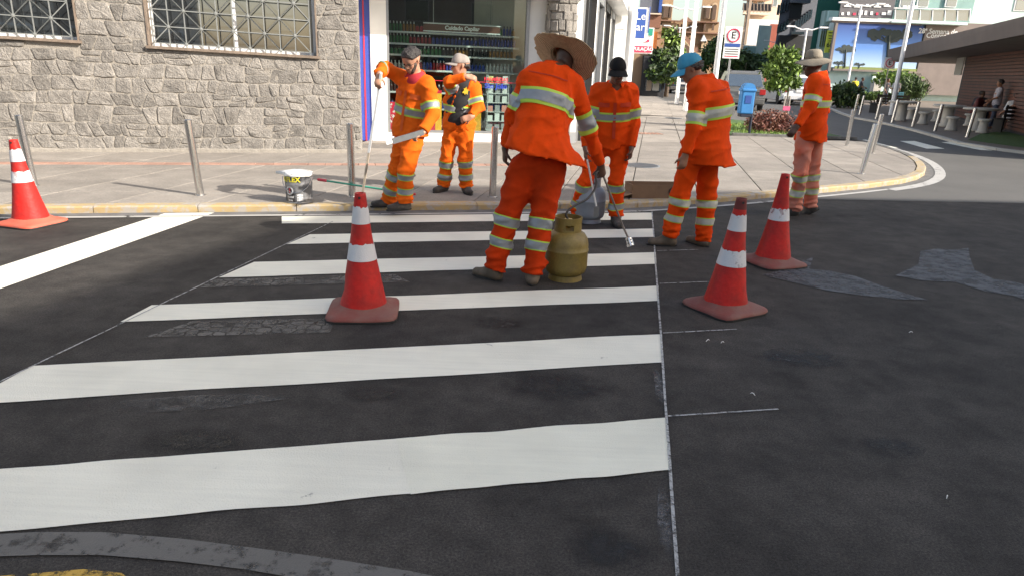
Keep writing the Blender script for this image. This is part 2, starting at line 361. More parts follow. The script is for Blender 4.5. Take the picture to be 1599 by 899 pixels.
# kerb stones (yellow painted edge)
mbk = None
kerb = thing('kerb', (1.37, 8.33, 0), None, None); kerb['kind'] = 'structure'
def along(line, step):
    pts = [Vector((*p, 0)) for p in line]; res = [pts[0]]; acc = 0
    for i in range(len(pts) - 1):
        seg = pts[i + 1] - pts[i]; l = seg.length; pos = 0
        while acc + (l - pos) >= step:
            pos += step - acc; acc = 0; res.append(pts[i] + seg * (pos / l))
        acc += l - pos
    res.append(pts[-1]); return res
fine = along(KS, 0.2)
k = 0
while k < len(fine) - 1:
    seg = fine[k:k + 6]; k += 5
    if len(seg) < 2: break
    o0 = [(p.x, p.y) for p in seg]
    if o0[0][0] < -9: continue
    i0 = offset_line(o0, 0.15)
    e = 0.004
    mb = MB(); n = len(o0); zt = KZ + 0.006 + random.uniform(-.002, .003)
    # shrink ends for the joint
    def shr(l):
        a = Vector(l[0]); b = Vector(l[1]); c = Vector(l[-1]); d = Vector(l[-2])
        l = list(l); l[0] = tuple(a + (b - a).normalized() * e); l[-1] = tuple(c + (d - c).normalized() * e); return l
    o0 = shr(o0); i0 = shr(i0); ch = offset_line(o0, 0.018)
    vs = [(x, y, -0.05) for x, y in o0] + [(x, y, zt - 0.016) for x, y in o0] + [(x, y, zt) for x, y in ch] + [(x, y, zt) for x, y in i0] + [(x, y, -0.05) for x, y in i0]
    fs = [(r * n + j, r * n + j + 1, (r + 1) * n + j + 1, (r + 1) * n + j) for r in range(4) for j in range(n - 1)]
    fs += [tuple(r * n for r in (4, 3, 2, 1, 0)), tuple(r * n + n - 1 for r in range(5))]
    mb.add(vs, fs)
    yellow = o0[0][0] < 8.2 and o0[0][1] < 14.6
    mb.build('kerb_stone', 'yellow_paint' if yellow else 'cement', kerb)
# gutter strip, then white edge line beyond it
def strip(name, line, d0, d1, z, m, parent):
    a = offset_line(line, -d0); b = offset_line(line, -d1); n = len(a); mb = MB()
    mb.add([(x, y, z) for x, y in a] + [(x, y, z) for x, y in b], [(n + i, n + i + 1, i + 1, i) for i in range(n - 1)])
    return mb.build(name, m, parent)
KL = smooth_line(KS, 1)
strip('gutter', KL, -0.02, 0.13, 0.0035, 'gutter', road)
iA = [p for p in KL if p[0] < 2.3]; iB = [p for p in KL if p[0] > 2.2]
strip('edge_line', [p for p in KL if p[1] < 24], 0.16, 0.235, 0.0065, 'edge_white', road)
strip('edge_line', [p for p in KL if p[0] > 5.5 and p[1] < 22], 0.2352, 0.33, 0.0066, 'edge_white', road)

# pavement slabs, cut along the kerb
def halfplanes(line):
    hp = []
    for i in range(len(line) - 1):
        (x0, y0), (x1, y1) = line[i], line[i + 1]; nxn, nyn = (y1 - y0), -(x1 - x0); l = math.hypot(nxn, nyn)
        hp.append((nxn / l, nyn / l, (nxn * x0 + nyn * y0) / l))
    return hp
HP = halfplanes(offset_line(KERB[:3] + smooth_line(KERB[3:], 1), 0.165))
WA = Vector((-7.9, 10.61, 0)); WB = Vector((-2.68, 12.13, 0)); WD = (WB - WA).normalized()
def slab_obj(poly, z0, th, m, parent, name='paving_slab', gap=0.007):
    for a, b, c in HP:
        poly = clip_poly(poly, a, b, c)
        if len(poly) < 3: return None
    if poly_area(poly) < 0: poly = poly[::-1]
    poly = inset_poly(poly, gap)
    # drop nearly duplicate points
    q = []
    for p in poly:
        if not q or math.hypot(p[0] - q[-1][0], p[1] - q[-1][1]) > 0.004: q.append(p)
    if len(q) < 3 or abs(poly_area(q)) < 0.01: return None
    top = inset_poly(q, 0.003)
    if len(top) != len(q): top = q
    n = len(q); mb = MB()
    tx, ty = random.uniform(-.0016, .0016), random.uniform(-.0016, .0016); cx = sum(p[0] for p in q) / n; cy = sum(p[1] for p in q) / n
    zt = lambda p: z0 + (p[0] - cx) * tx + (p[1] - cy) * ty
    mb.add([(x, y, z0 - th) for x, y in q] + [(x, y, zt((x, y)) - 0.005) for x, y in q] + [(x, y, zt((x, y))) for x, y in top],
           [(r * n + j, r * n + (j + 1) % n, (r + 1) * n + (j + 1) % n, (r + 1) * n + j) for r in range(2) for j in range(n)] + [tuple(range(2 * n, 3 * n))])
    return mb.build(name, m, parent)
# left zone: slabs along the wall, with a red tile course; right zone: bigger slabs of the plaza
count = 0
O = Vector((1.37, 8.33, 0)); S = 0.98
def wallside(u): return (WA + WD * ((u - WA.x) / WD.x)).y if u < -2.68 else 13.9 + 0.24 * (u + 3.1)
TR = Vector((-2.44, 10.72, 0)); TD = Vector((4.67, 1.2, 0)).normalized(); TN = Vector((-TD.y, TD.x, 0))
def strip_sides(poly):
    """split a slab against the tile course band (0.24 m wide)"""
    c0 = TN.dot(TR)
    below = clip_poly(poly, TN.x, TN.y, c0 - 0.12); above = clip_poly(poly, -TN.x, -TN.y, -(c0 + 0.12))
    return [below, above]
slabs = []
for i in range(-12, 9):
    for j in range(-4, 19):
        p0 = O + UX * (i * S) + VX * (j * S)
        sh = UX * (0.0)
        q = [p0 + sh, p0 + sh + UX * S, p0 + sh + UX * S + VX * S, p0 + sh + VX * S]
        c = sum(q, Vector()) / 4
        if c.y > wallside(c.x) + 0.6 and c.x < 1.6: continue
        if c.x > 1.5 and c.x < 1.2 + (c.y - 15) * .187 - 0.7: continue
        if c.x < -8.6 or c.y > 26: continue
        if 18.6 < c.y < 25.5 and c.x > 5.75 + (c.y - 20) * .187: continue
        slabs.append((c, [(p.x, p.y) for p in q]))
slabs.sort(key=lambda s: s[0].length)
for c, q in slabs:
    polys = strip_sides(q) if c.x < 1.2 else [q]
    for p in polys:
        if len(p) >= 3: slab_obj(p, KZ, 0.05, 'slab', side)
for i in range(-32, 18):
    p = TR + TD * (i * 0.25) - TN * 0.12
    if p.x < -8.6: continue
    q = [p, p + TD * 0.25, p + TD * 0.25 + TN * 0.24, p + TN * 0.24]
    slab_obj([(a.x, a.y) for a in q], KZ + 0.001, 0.05, 'red_tile', side, 'red_tile', 0.003)

# long pavement strip up the side street
far_side = sheet('side_street_pavement', [(1.0, 15.5), (3.2, 26.1), (6.6, 26.1), (9.3, 50), (16, 90), (13, 90), (6.4, 45)], KZ - 0.004, 'slab')
fk = MB()
for a, b in (((6.6, 26.1), (9.3, 50)), ((9.3, 50), (16, 90))):
    fk.bar((a[0], a[1], 0.033), (b[0], b[1], 0.033), 0.075, 0.16, (1, 0, 0))
fk = fk.build('side_street_kerb', 'cement'); fk['kind'] = 'structure'
# slab joints of the far strip: a few large slabs
for j in range(0, 14):
    for i in range(4):
        p = Vector((3.25, 26.15, 0)) + VX * (j * 1.0) + Vector((0.80 * i, 0, 0))
        mb = MB(); q = [p, p + Vector((.78, 0, 0)), p + Vector((.78, 0, 0)) + VX * .97, p + VX * .97]
        mb.add([(v.x, v.y, KZ - 0.003) for v in q] + [(v.x, v.y, KZ + 0.002) for v in q], [(4, 5, 6, 7), (0, 1, 5, 4), (1, 2, 6, 5), (2, 3, 7, 6), (3, 0, 4, 7)])
        mb.build('paving_slab', 'slab', far_side)

# ------------------------------------------------------------------ road markings
def gpoly(pts): return [gp(x, y)[:2] for x, y in pts]
def wavy(poly_l, z, name, m, n=26, amp=0.012, ends=True):
    """stripe between two edges (near edge l->r, far edge l->r) with slightly wavy borders, laid over the road"""
    (a, b), (c, d) = [(Vector((*p, 0)), Vector((*q, 0))) for p, q in poly_l]
    mb = MB(); vs = []; s0 = random.uniform(0, 50)
    for i in range(n + 1):
        t = i / n
        e1 = a.lerp(b, t); e2 = c.lerp(d, t); w1 = mnoise.noise((s0 + t * 5, 1, 0)) * amp * 1.6; w2 = mnoise.noise((s0 + t * 5, 9, 0)) * amp * 1.6
        vs += [(e1.x, e1.y + w1, z), (e2.x, e2.y + w2, z)]
    mb.add(vs, [(2 * i, 2 * i + 2, 2 * i + 3, 2 * i + 1) for i in range(n)])
    return mb.build(name, m, road)
def G2(x, y): return tuple(gp(x, y)[:2])
ST = [((-60, 836), (1046, 735), (-60, 738), (1041, 653)), ((-60, 632), (1035, 566), (50, 572), (1033, 522)),
      ((188, 503), (1028, 470), (237, 477), (1028, 447)), ((342, 434), (1025, 413), (397, 410), (1024, 395)),
      ((448, 382), (1021, 371), (484, 367), (1020, 358)), ((440, 350), (1018, 344), (440, 339), (1018, 333))]
def lerp2(p, q, t): return (p[0] + (q[0] - p[0]) * t, p[1] + (q[1] - p[1]) * t)
s = ST.pop(0); a_, b_, c_, d_ = [G2(*q) for q in s]; m0, m1 = lerp2(a_, b_, .585), lerp2(c_, d_, .565)      # the nearest stripe shows a joint between two coats
wavy(((a_, m0), (c_, m1)), 0.005, 'crosswalk_stripe', 'fresh_white', amp=0.011); wavy(((m0, b_), (m1, d_)), 0.006, 'crosswalk_stripe', 'fresh_white_b', amp=0.011)
for s in ST: wavy(((G2(*s[0]), G2(*s[1])), (G2(*s[2]), G2(*s[3]))), 0.005, 'crosswalk_stripe', 'fresh_white', amp=0.012)
wavy(((G2(-80, 480), G2(335, 333)), (G2(-80, 443), G2(258, 334))), 0.005, 'stop_line', 'fresh_white', amp=0.012)
def line_mark(p, q, wdt, name, m, z=0.006):
    a = Vector((*G2(*p), 0)); b = Vector((*G2(*q), 0)); t = (b - a).normalized(); n = Vector((-t.y, t.x, 0)) * wdt / 2
    mb = MB(); k = 14; vs = []
    for i in range(k + 1):
        c = a.lerp(b, i / k); ww = 1 + 0.35 * mnoise.noise((i * .8, p[0] * .1, 0)); j = n * (0.6 * mnoise.noise((i * .5, p[1] * .1, 3)))
        vs += [tuple(c + n * ww + j + Vector((0, 0, z))), tuple(c - n * ww + j + Vector((0, 0, z)))]
    mb.add(vs, [(2 * i, 2 * i + 1, 2 * i + 3, 2 * i + 2) for i in range(k)]); return mb.build(name, m, road)
line_mark((1060, 930), (1018, 331), 0.013, 'chalk_line', 'chalk', 0.0085)
line_mark((-30, 612), (520, 347), 0.011, 'chalk_line', 'chalk', 0.0085)
for p, q in (((1043, 651), (1215, 640)), ((1035, 521), (1150, 515)), ((1030, 444), (1110, 441)), ((1026, 393), (1090, 391))): line_mark(p, q, 0.011, 'chalk_line', 'chalk', 0.0085)
def flat(name, pts, m, z): return MB().add([(*G2(x, y), z) for x, y in pts], [tuple(range(len(pts)))]).build(name, m, road)
flat('old_stripe', [(310, 450), (640, 441), (618, 429), (335, 437)], 'old_paint', 0.005)
flat('old_stripe', [(225, 527), (515, 520), (525, 497), (300, 502)], 'old_paint', 0.005)
flat('old_stripe', [(60, 655), (330, 640), (560, 608), (300, 618), (100, 632)], 'ghost_smear', 0.005)
flat('faded_arrow', [(1437, 393), (1462, 389), (1490, 391), (1512, 388), (1514, 402), (1522, 423), (1550, 436), (1585, 441), (1620, 452), (1640, 480), (1580, 462), (1540, 456), (1490, 441), (1440, 439), (1398, 431), (1418, 421), (1434, 414)], 'ghost_paint', 0.005)
flat('faded_arrow', [(1215, 424), (1245, 412), (1270, 402), (1266, 413), (1264, 421), (1298, 424), (1335, 432), (1382, 449), (1450, 469), (1405, 468), (1345, 462), (1290, 454), (1235, 441), (1190, 430)], 'ghost_paint', 0.0052)
mat('sunlit_asphalt', (0.088, 0.085, 0.08), .85, var=.12, scale=.8, bump=.4, bscale=240, dist=.006, fine=.35, fscale=260)  # paler road tone: full sun beyond the shade put into the colour
sheet('sunlit_side_road', [(2.2, 9.1), (4.4, 9.55), (7.3, 9.85), (24, 11.5), (60, 14), (90, 120), (16, 120), (16, 90), (9.3, 50), (6.6, 26)], 0.003, 'sunlit_asphalt')  # near edge of this lighter sheet follows the end of the shade
# cement arc and yellow patch bottom left
arc_o = [(-60, 838), (60, 832), (160, 832), (280, 842), (400, 857), (520, 874), (640, 893), (760, 918)]
arc_i = [(-60, 872), (60, 868), (160, 868), (280, 878), (380, 890), (470, 905), (560, 925), (660, 950)]
flat('cement_arc', arc_o + arc_i[::-1], 'worn_cement', 0.006)
flat('yellow_mark', [(-60, 905), (60, 896), (130, 890), (190, 896), (230, 925), (-60, 940)], 'yellow_old', 0.006)
def blot(name, cx, cy, rx, ry, m, z): flat(name, [(cx + math.cos(a) * rx * (1 + .25 * mnoise.noise((math.cos(a) * 2, math.sin(a) * 2, cx))), cy + math.sin(a) * ry * (1 + .25 * mnoise.noise((math.cos(a) * 2, math.sin(a) * 2, cy)))) for a in np.linspace(0, 6.283, 25)[:-1]], m, z)
for q in ((870, 605, 120, 32), (945, 860, 90, 45), (590, 615, 60, 18), (780, 505, 60, 12), (1000, 560, 30, 10), (300, 690, 120, 26), (1390, 700, 60, 22), (1250, 560, 90, 20)): blot('oil_stain', *q, 'oil', 0.0028)
flat('chalk_smear', [(1028, 745), (1044, 742), (1056, 896), (1030, 896), (1026, 820)], 'smear', 0.0035); flat('chalk_smear', [(1020, 570), (1034, 568), (1038, 645), (1024, 640)], 'smear', 0.0035)
# crosswalk of the far street
for s in (((1418, 222), (1492, 235), (1460, 220), (1475, 236)),):
    flat('far_crosswalk_stripe', [(1405, 221), (1447, 233), (1475, 233), (1428, 221)], 'fresh_white', 0.006)
    flat('far_crosswalk_stripe', [(1470, 223), (1530, 235), (1550, 236), (1487, 222)], 'fresh_white', 0.006)
    flat('far_crosswalk_stripe', [(1340, 219), (1380, 232), (1402, 232), (1352, 219)], 'fresh_white', 0.006)
for a, b, lab in (((1422, 520), .03, 'pale scrap right of the nearest right cone'), ((1128, 536), .025, 'pale crumb below the nearest right cone'), ((1105, 533), .04, 'thin pale shaving below the nearest right cone'), ((1175, 617), .03, 'curled pale shaving above the lower chalk tick'), ((1478, 778), .02, 'pale crumb alone on asphalt at lower right')):
    p = gp(*a); mb = MB(); an = random.uniform(0, 3)
    mb.tube([(p.x + b * .5 * math.cos(an) * t, p.y + b * .5 * math.sin(an) * t, 0.006 + .01 * (1 - t * t)) for t in (-1, -.3, .4, 1)], [.001, .0022, .0022, .001], 6)
    mb.build('litter_scrap', 'white_wall'); o = bpy.data.objects['litter_scrap'] if False else COL.objects[-1]
    tag(o, lab, 'litter', 'litter scraps on the asphalt')
# ================================================================== STONE BUILDING (left)
WN = Vector((WD.y, -WD.x, 0))            # outward normal of the stone wall
S0, S1, ZTOP = -4.0, 5.437, 3.4          # extent along the wall from WA
def wp(s, z, out=0.0): return WA + WD * s + WN * out + Vector((0, 0, z))
def ws(x): return (x - WA.x) / WD.x
stone_building = thing('stone_building', WB - WD * 2.5, 'rough grey stone clad building with lattice grilles over its windows', 'building')
# windows: (s0, s1, z0 at s0, z0 at s1)
WINS = [(-3.2, ws(-6.66), 1.82, 1.72), (ws(-5.74), ws(-3.34), 1.69, 1.63)]
ZW = 3.0
mb = MB()
def wall_prism(mb, poly, d0, d1):
    mb.prism(poly, d1 - d0, wp(0, 0, d0), WD, (0, 0, 1))
# backing wall round the openings; prism normal = WD x Z = outward
segs = [(S0, WINS[0][0]), (WINS[0][1], WINS[1][0]), (WINS[1][1], S1)]
for a, b in segs: wall_prism(mb, [(a, 0), (b, 0), (b, ZTOP), (a, ZTOP)], -0.35, -0.004)
for (a, b, za, zb) in WINS:
    wall_prism(mb, [(a, 0), (b, 0), (b, zb), (a, za)], -0.35, -0.004); wall_prism(mb, [(a, ZW), (b, ZW), (b, ZTOP), (a, ZTOP)], -0.35, -0.004)
mb.build('wall', 'mortar', stone_building)
mb = MB(); wall_prism(mb, [(S0, ZTOP), (S1, ZTOP), (S1, 9), (S0, 9)], -0.35, 0.0); mb.build('upper_wall', 'wall_paint', stone_building)
# side and back so that it is a building, not a screen
mb = MB(); mb.box(wp((S0 + S1) / 2, 4.5, -4.36), (S1 - S0, 8.0, 9), WD, None); mb.build('building_core', 'wall_paint', stone_building)
# stones: uneven courses of squared rubble, each stone its own piece
rs = random.Random(11)
def course(r, s): return r + 0.045 * mnoise.noise((s * 1.7, r * 9.1, 3.3)) + 0.03 * mnoise.noise((s * 4.3, r * 5.7, 8.1))
zr = [0.10]
while zr[-1] < 2.75: zr.append(zr[-1] + rs.uniform(.15, .27))
cells = []
for r in range(len(zr) - 1):
    s = -2.2 + rs.uniform(0, .2); tilt = rs.uniform(-.03, .03)
    while s < S1:
        wd = rs.choice((.16, .20, .24, .28, .33, .40)) * rs.uniform(.85, 1.15); e = min(s + wd, S1 - .012); t2 = rs.uniform(-.05, .05)
        if S1 - e < .1: e = S1 - .012
        f0, f1 = (lambda q: course(zr[r], q)), (lambda q: course(zr[r + 1], q)); md = (s + e) / 2
        lo = [(s - tilt, f0(s)), (md, f0(md)), (e - t2, f0(e))]; hi = [(e + t2, f1(e)), (md, f1(md)), (s + tilt, f1(s))]
        if S1 - e < .02: lo[2] = (S1 - .012, f0(e)); hi[0] = (S1 - .012, f1(e))
        if wd > .24 and rs.random() < .30:      # a pair of thin stones instead of one
            k = rs.uniform(.38, .62); m0 = (lo[0][0] + (hi[2][0] - lo[0][0]) * k, lo[0][1] + (hi[2][1] - lo[0][1]) * k); m1 = (lo[2][0] + (hi[0][0] - lo[2][0]) * (1 - k * .9), lo[2][1] + (hi[0][1] - lo[2][1]) * (1 - k * .9))
            cells += [[lo[0], lo[1], lo[2], m1, m0], [m0, m1, hi[0], hi[1], hi[2]]]
        elif wd > .3 and rs.random() < .35:     # split by a slanting joint
            q0, q1 = lo[0][0] + wd * rs.uniform(.3, .7), lo[0][0] + wd * rs.uniform(.3, .7); cells += [[lo[0], (q0, f0(q0)), (q1, f1(q1)), hi[2]], [(q0, f0(q0)), lo[2], hi[0], (q1, f1(q1))]]
        else: cells.append(lo + hi)
        s = e; tilt = t2
        if s > S1 - .03: break
for poly in cells:
    cx = sum(a for a, b in poly) / len(poly); cy = sum(b for a, b in poly) / len(poly); drop = False
    for (a, b, za, zb) in WINS:
        zl = za + (zb - za) * (cx - a) / (b - a); ov = [p for p in poly if a < p[0] < b and p[1] > zl - .05]
        if a < cx < b and cy > zl - .045: drop = True; break
        if cx <= a and cy > zl - .2: poly = clip_poly(poly, 1, 0, a - .006)
        elif cx >= b and cy > zl - .2: poly = clip_poly(poly, -1, 0, -(b + .006))
        elif a - .3 < cx < b + .3: poly = clip_poly(poly, 0, 1, zl - .042)
        if len(poly) < 3: drop = True; break
    if drop: continue
    poly = clip_poly(poly, 0, -1, -.09)
    if len(poly) < 3 or abs(poly_area(poly)) < .006: continue
    if poly_area(poly) < 0: poly = poly[::-1]
    n = len(poly); cx = sum(a for a, b in poly) / n; cy = sum(b for a, b in poly) / n; ex = max(p[0] for p in poly) - min(p[0] for p in poly); ey = max(p[1] for p in poly) - min(p[1] for p in poly); g_ = rs.uniform(.006, .011)
    sx_, sy_ = max(.5, 1 - 2 * g_ / ex), max(.5, 1 - 2 * g_ / ey)
    q = []
    for k in range(n):
        u, v = poly[k], poly[(k + 1) % n]; ln = math.hypot(v[0] - u[0], v[1] - u[1])
        w0, w1 = (.14, .86) if ln > .09 else (.22, .78)     # knocked-off corners
        for t_ in (w0, .5, w1) if ln > .15 else (w0, w1): q.append((u[0] + (v[0] - u[0]) * t_ + rs.uniform(-.005, .005), u[1] + (v[1] - u[1]) * t_ + rs.uniform(-.005, .005)))
    q = [(cx + (a - cx) * sx_, cy + (b - cy) * sy_) for a, b in q]; n = len(q)
    h = rs.uniform(.003, .014); tx, ty = rs.uniform(-.045, .045), rs.uniform(-.045, .045)
    mb = MB(); lay = lambda sc, f, jit: [wp(cx + (a - cx) * sc, cy + (b - cy) * sc, f * (h + (a - cx) * tx + (b - cy) * ty) + rs.uniform(-jit, jit)) for a, b in q]
    mb.add([wp(a, b, -0.03) for a, b in q] + lay(1.0, .3, .0015) + lay(.90, .95, .003) + lay(.5, 1.1, .005) + [wp(cx, cy, h * 1.15)],
           [(r_ * n + k, r_ * n + (k + 1) % n, (r_ + 1) * n + (k + 1) % n, (r_ + 1) * n + k) for r_ in range(3) for k in range(n)] + [(3 * n + k, 3 * n + (k + 1) % n, 4 * n) for k in range(n)])
    mb.build('stone', 'stone', stone_building)
print('STONES', len(cells))
# cement skirting along the foot
mb = MB(); vs = []; n = 40
for i in range(n + 1):
    s = -2.6 + (S1 + 2.6) * i / n; zz = 0.10 + 0.03 * mnoise.noise((s * 2, 0, 0)) + KZ * .3
    vs += [wp(s, KZ - .03, .035), wp(s, zz, .028), wp(s, zz + .02, -.02)]
mb.add(vs, [(3 * i + k, 3 * i + 3 + k, 3 * i + 4 + k, 3 * i + 1 + k) for i in range(n) for k in range(2)]); mb.build('skirting', 'mortar', stone_building)
# windows
for wi, (a, b, za, zb) in enumerate(WINS):
    win = bpy.data.objects.new('window', None); COL.objects.link(win); win.location = Vector(wp((a + b) / 2, min(za, zb))) - stone_building.location; win.parent = stone_building
    z_at = lambda s: za + (zb - za) * (s - a) / (b - a)
    mb = MB(); mb.prism([(a, za), (b, zb), (b, ZW), (a, ZW)], 0.012, wp(0, 0, -.26), WD, (0, 0, 1)); mb.build('pane', 'window_glass', win)
    fr = MB(); t = .055
    for poly in ([(a, za), (b, zb), (b, zb + t), (a, za + t)], [(a, za), (a + t, za), (a + t, ZW), (a, ZW)], [(b - t, zb), (b, zb), (b, ZW), (b - t, ZW)]): fr.prism(poly, .05, wp(0, 0, -.25), WD, (0, 0, 1))
    nm = max(2, round((b - a) / 1.2))
    for k in range(1, nm): fr.bar(wp(a + (b - a) * k / nm, za, -.22), wp(a + (b - a) * k / nm, ZW, -.22), .045, .045, WN)
    fr.build('frame', 'white_metal', win)
    mb = MB(); mb.prism([(a - .04, za - .035), (b + .04, zb - .035), (b + .04, zb + .006), (a - .04, za + .006)], .31, wp(0, 0, -.25), WD, (0, 0, 1)); mb.build('sill', 'sill', win)
    # reveal lining
    mb = MB(); mb.prism([(b - .012, zb), (b + .012, zb), (b + .012, ZW), (b - .012, ZW)], .26, wp(0, 0, -.245), WD, (0, 0, 1)); mb.build('reveal', 'sill', win); mb = MB(); mb.prism([(a - .012, za), (a + .012, za), (a + .012, ZW), (a - .012, ZW)], .26, wp(0, 0, -.245), WD, (0, 0, 1)); mb.build('reveal', 'sill', win)
    # lattice grille: upright and level bars, star braces; one part per bar
    d = -0.06; ga, gb = a + .06, b - .10; nx = round((gb - ga) / .245); st = (gb - ga) / nx; z0 = min(za, zb) + .06; nz = int((ZW - z0) / .245)
    gr = bpy.data.objects.new('grille', None); COL.objects.link(gr); gr.parent = win
    P = lambda i, j: wp(ga + st * i, z_at(ga + st * i) + .055 + .245 * j, d)
    def gbar(p, q, wd, name): MB().bar(p, q, wd, .014, WN).build(name, 'grille', gr)
    for i in range(nx + 1): gbar(P(i, 0) + Vector((0, 0, -.05)), P(i, nz), .016, 'upright_bar')
    for j in range(nz + 1): gbar(P(0, j) + WN * .003, P(nx, j) + WN * .003, .015, 'level_bar')
    for i in range(1, nx):
        for j in range(-1, nz + 1):
            if (i + j) % 2 == 0:
                for (di, dj) in ((-1, -1), (-1, 1), (1, -1), (1, 1)):
                    if 0 <= i + di <= nx and 0 <= j + dj <= nz and 0 <= j <= nz: gbar(P(i, j) + WN * .006, P(i + di, j + dj) + WN * .006, .014, 'brace')
                if 0 <= j <= nz: MB().lathe([(.0, 0), (.026, .0), (.026, .012), (0, .016)], P(i, j) + WN * .006, 8, WD, WN).build('boss', 'grille', gr)

# ================================================================== PHARMACY (middle)
SD = UX.copy(); SN = Vector((SD.y, -SD.x, 0))
SA = gp(600, 220, KZ); SA = SA - SD * 0.60      # left end of the shop front, at the blue panel
def sp(s, z, out=0.0): return Vector((SA.x, SA.y, 0)) + SD * s + SN * out + Vector((0, 0, z))
def s_of(px, out=0.0):
    """distance along the front where a pixel column meets it (about eye level)"""
    d = c_f * FPX + c_r * (px - 799.5) - c_u * (110 - 449.5); O2 = sp(0, 0, out); n = SN
    t = (O2.x * n.x + O2.y * n.y) / (d.x * n.x + d.y * n.y); p = Vector((d.x * t, d.y * t, 0)); return (p - Vector((O2.x, O2.y, 0))).dot(SD)
shop = thing('pharmacy_shop', sp(1.9, KZ), 'pharmacy with big shop window of shelves, blue left edge and white frame', 'shop')
sb0, sb1, sb2, sb3, sb4 = s_of(566) - .25, s_of(579), s_of(604), s_of(822), s_of(843)
sE = s_of(912)
HT = 3.3
def spanel(mb, a, b, z0, z1, d0, d1): mb.prism([(a, z0), (b, z0), (b, z1), (a, z1)], d1 - d0, sp(0, 0, d0), SD, (0, 0, 1)); return mb
spanel(MB(), sb0, sb1, KZ, HT, -.05, .02).build('blue_panel', 'blue_panel', shop)
spanel(MB(), s_of(568.2), s_of(570.5), KZ, HT, .021, .03).build('red_trim', 'red_trim', shop)
spanel(MB(), sb1 + .002, sb2, KZ, HT, -.05, .05).build('white_pilaster', 'white_wall', shop)
spanel(MB(), sb2, sb3, KZ, 0.24, -.10, .03).build('plinth', 'white_wall', shop)
mb = MB(); t = .05
spanel(mb, sb2 + .002, sb2 + t, .243, HT, -.04, .035); spanel(mb, sb3 - t, sb3 + .02, .243, HT, -.04, .035); spanel(mb, sb2 + t, sb3 - t, .243, .243 + t, -.04, .03); spanel(mb, sb2 + t, sb3 - t, HT - .2, HT, -.04, .03)
mb.build('window_frame', 'grey_metal', shop)
spanel(MB(), sb2 + t, sb3 - t, .243 + t, HT - .2, -.006, .0).build('window_pane', 'shop_glass', shop)
spanel(MB(), sb3 + .022, s_of(905), KZ, HT, -.06, .0).build('white_wall', 'white_wall', shop)
spanel(MB(), sb3 + .022, s_of(905), KZ, .3, .0, .012).build('wall_base', 'shelf', shop)
# interior
mb = MB(); D = 1.25
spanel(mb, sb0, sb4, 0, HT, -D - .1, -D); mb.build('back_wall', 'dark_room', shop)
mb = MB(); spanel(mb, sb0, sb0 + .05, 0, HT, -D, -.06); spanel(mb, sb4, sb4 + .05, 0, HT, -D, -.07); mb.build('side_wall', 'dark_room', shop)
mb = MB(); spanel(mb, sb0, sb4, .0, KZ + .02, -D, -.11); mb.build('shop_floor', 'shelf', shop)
spanel(MB(), sb0 - .2, sE, HT, HT + 2.2, -6.0, .02).build('fascia_wall', 'wall_paint', shop)
spanel(MB(), sb0, sE - .3, KZ, HT, -6.0, -D - .12).build('shop_core', 'wall_paint', shop)
# canopy over the front: casts the shade on the upper shopfront
CZ = 3.02
spanel(MB(), sb0 - .2, s_of(838), CZ, CZ + .16, .052, 0.98).build('canopy', 'white_wall', shop)
mb = MB()
mb.prism([(s_of(838) + .003, CZ), (s_of(838) + .55, CZ), (s_of(838) + 1.1, CZ)], .16, sp(0, 0, .05), SD, (0, 0, 1)) if False else None
spanel(mb, s_of(838) + .003, sE + .4, CZ + .34, CZ + .5, .052, 0.75); mb.build('canopy', 'white_wall', shop)
# shelves
shz = [at(700, y, sp(1.9, 0, -.75).y).z for y in (196, 170, 145, 111, 88, 71, 53)]
for z in shz: spanel(MB(), sb2 - .1, sb3 - .03, z - .018, z, -D + .02, -.62).build('shelf', 'shelf', shop)
for z in shz: spanel(MB(), sb2 - .1, sb3 - .03, z - .032, z + .004, -.618, -.61).build('shelf_edge', 'white_metal', shop)
# category sign inside
c0, c1 = s_of(661, -.10), s_of(779, -.10); zc = at(720, 45, sp(1.9, 0, -.10).y).z
mat('brown_sign', (0.12, 0.045, 0.028), .45, var=.04)
cs = thing('category_sign', sp((c0 + c1) / 2, zc - .07, -.10), 'dark brown hanging sign reading Cuidado Capilar inside shop window', 'sign')
h = .062
poly = [(c0 + .04, zc - h), (c1 - .04, zc - h), (c1, zc - h * .5), (c1, zc + h * .5), (c1 - .04, zc + h), (c0 + .04, zc + h), (c0, zc + h * .5), (c0, zc - h * .5)]
MB().prism(poly, .02, sp(0, 0, -.10), SD, (0, 0, 1)).build('board', 'brown_sign', cs)
mb = MB(); spanel(mb, c0, c1, zc + h + .002, zc + h + .022, -.10, -.075); spanel(mb, c0, c1, zc - h - .022, zc - h - .002, -.10, -.075); mb.build('border', 'white_metal', cs)
text('Cuidado Capilar', .105, sp((c0 + c1) / 2, zc, -.077), SD, (0, 0, 1), 'white_wall', cs, bold=.004)
mb = MB()
for q in (c0 + .2, c1 - .2): mb.tube([sp(q, zc + h + .02, -.09), sp(q, HT, -.09)], .006, 6)
mb.build('hanger', 'grey_metal', cs)
# window lettering
mat('red_film', (0.62, 0.02, 0.05), .4, var=.03); mat('blue_film', (0.03, 0.06, 0.45), .4, var=.03)
z1 = at(770, 125, sp(1.9, 0, 0).y).z; z2 = at(770, 134, sp(1.9, 0, 0).y).z
for px in (650, 775):
    text('FARMÁCIAS', .095, sp(s_of(px), z1, .003), SD, (0, 0, 1), 'red_film', shop, 'window_lettering', bold=.002)
    text('São João', .135, sp(s_of(px), z2 - .02, .003), SD, (0, 0, 1), 'blue_film', shop, 'window_lettering', bold=.003)
for px in (708,): spanel(MB(), s_of(606) + .06, s_of(815), z1 - .062, z1 - .052, .001, .003).build('window_line', 'red_film', shop)
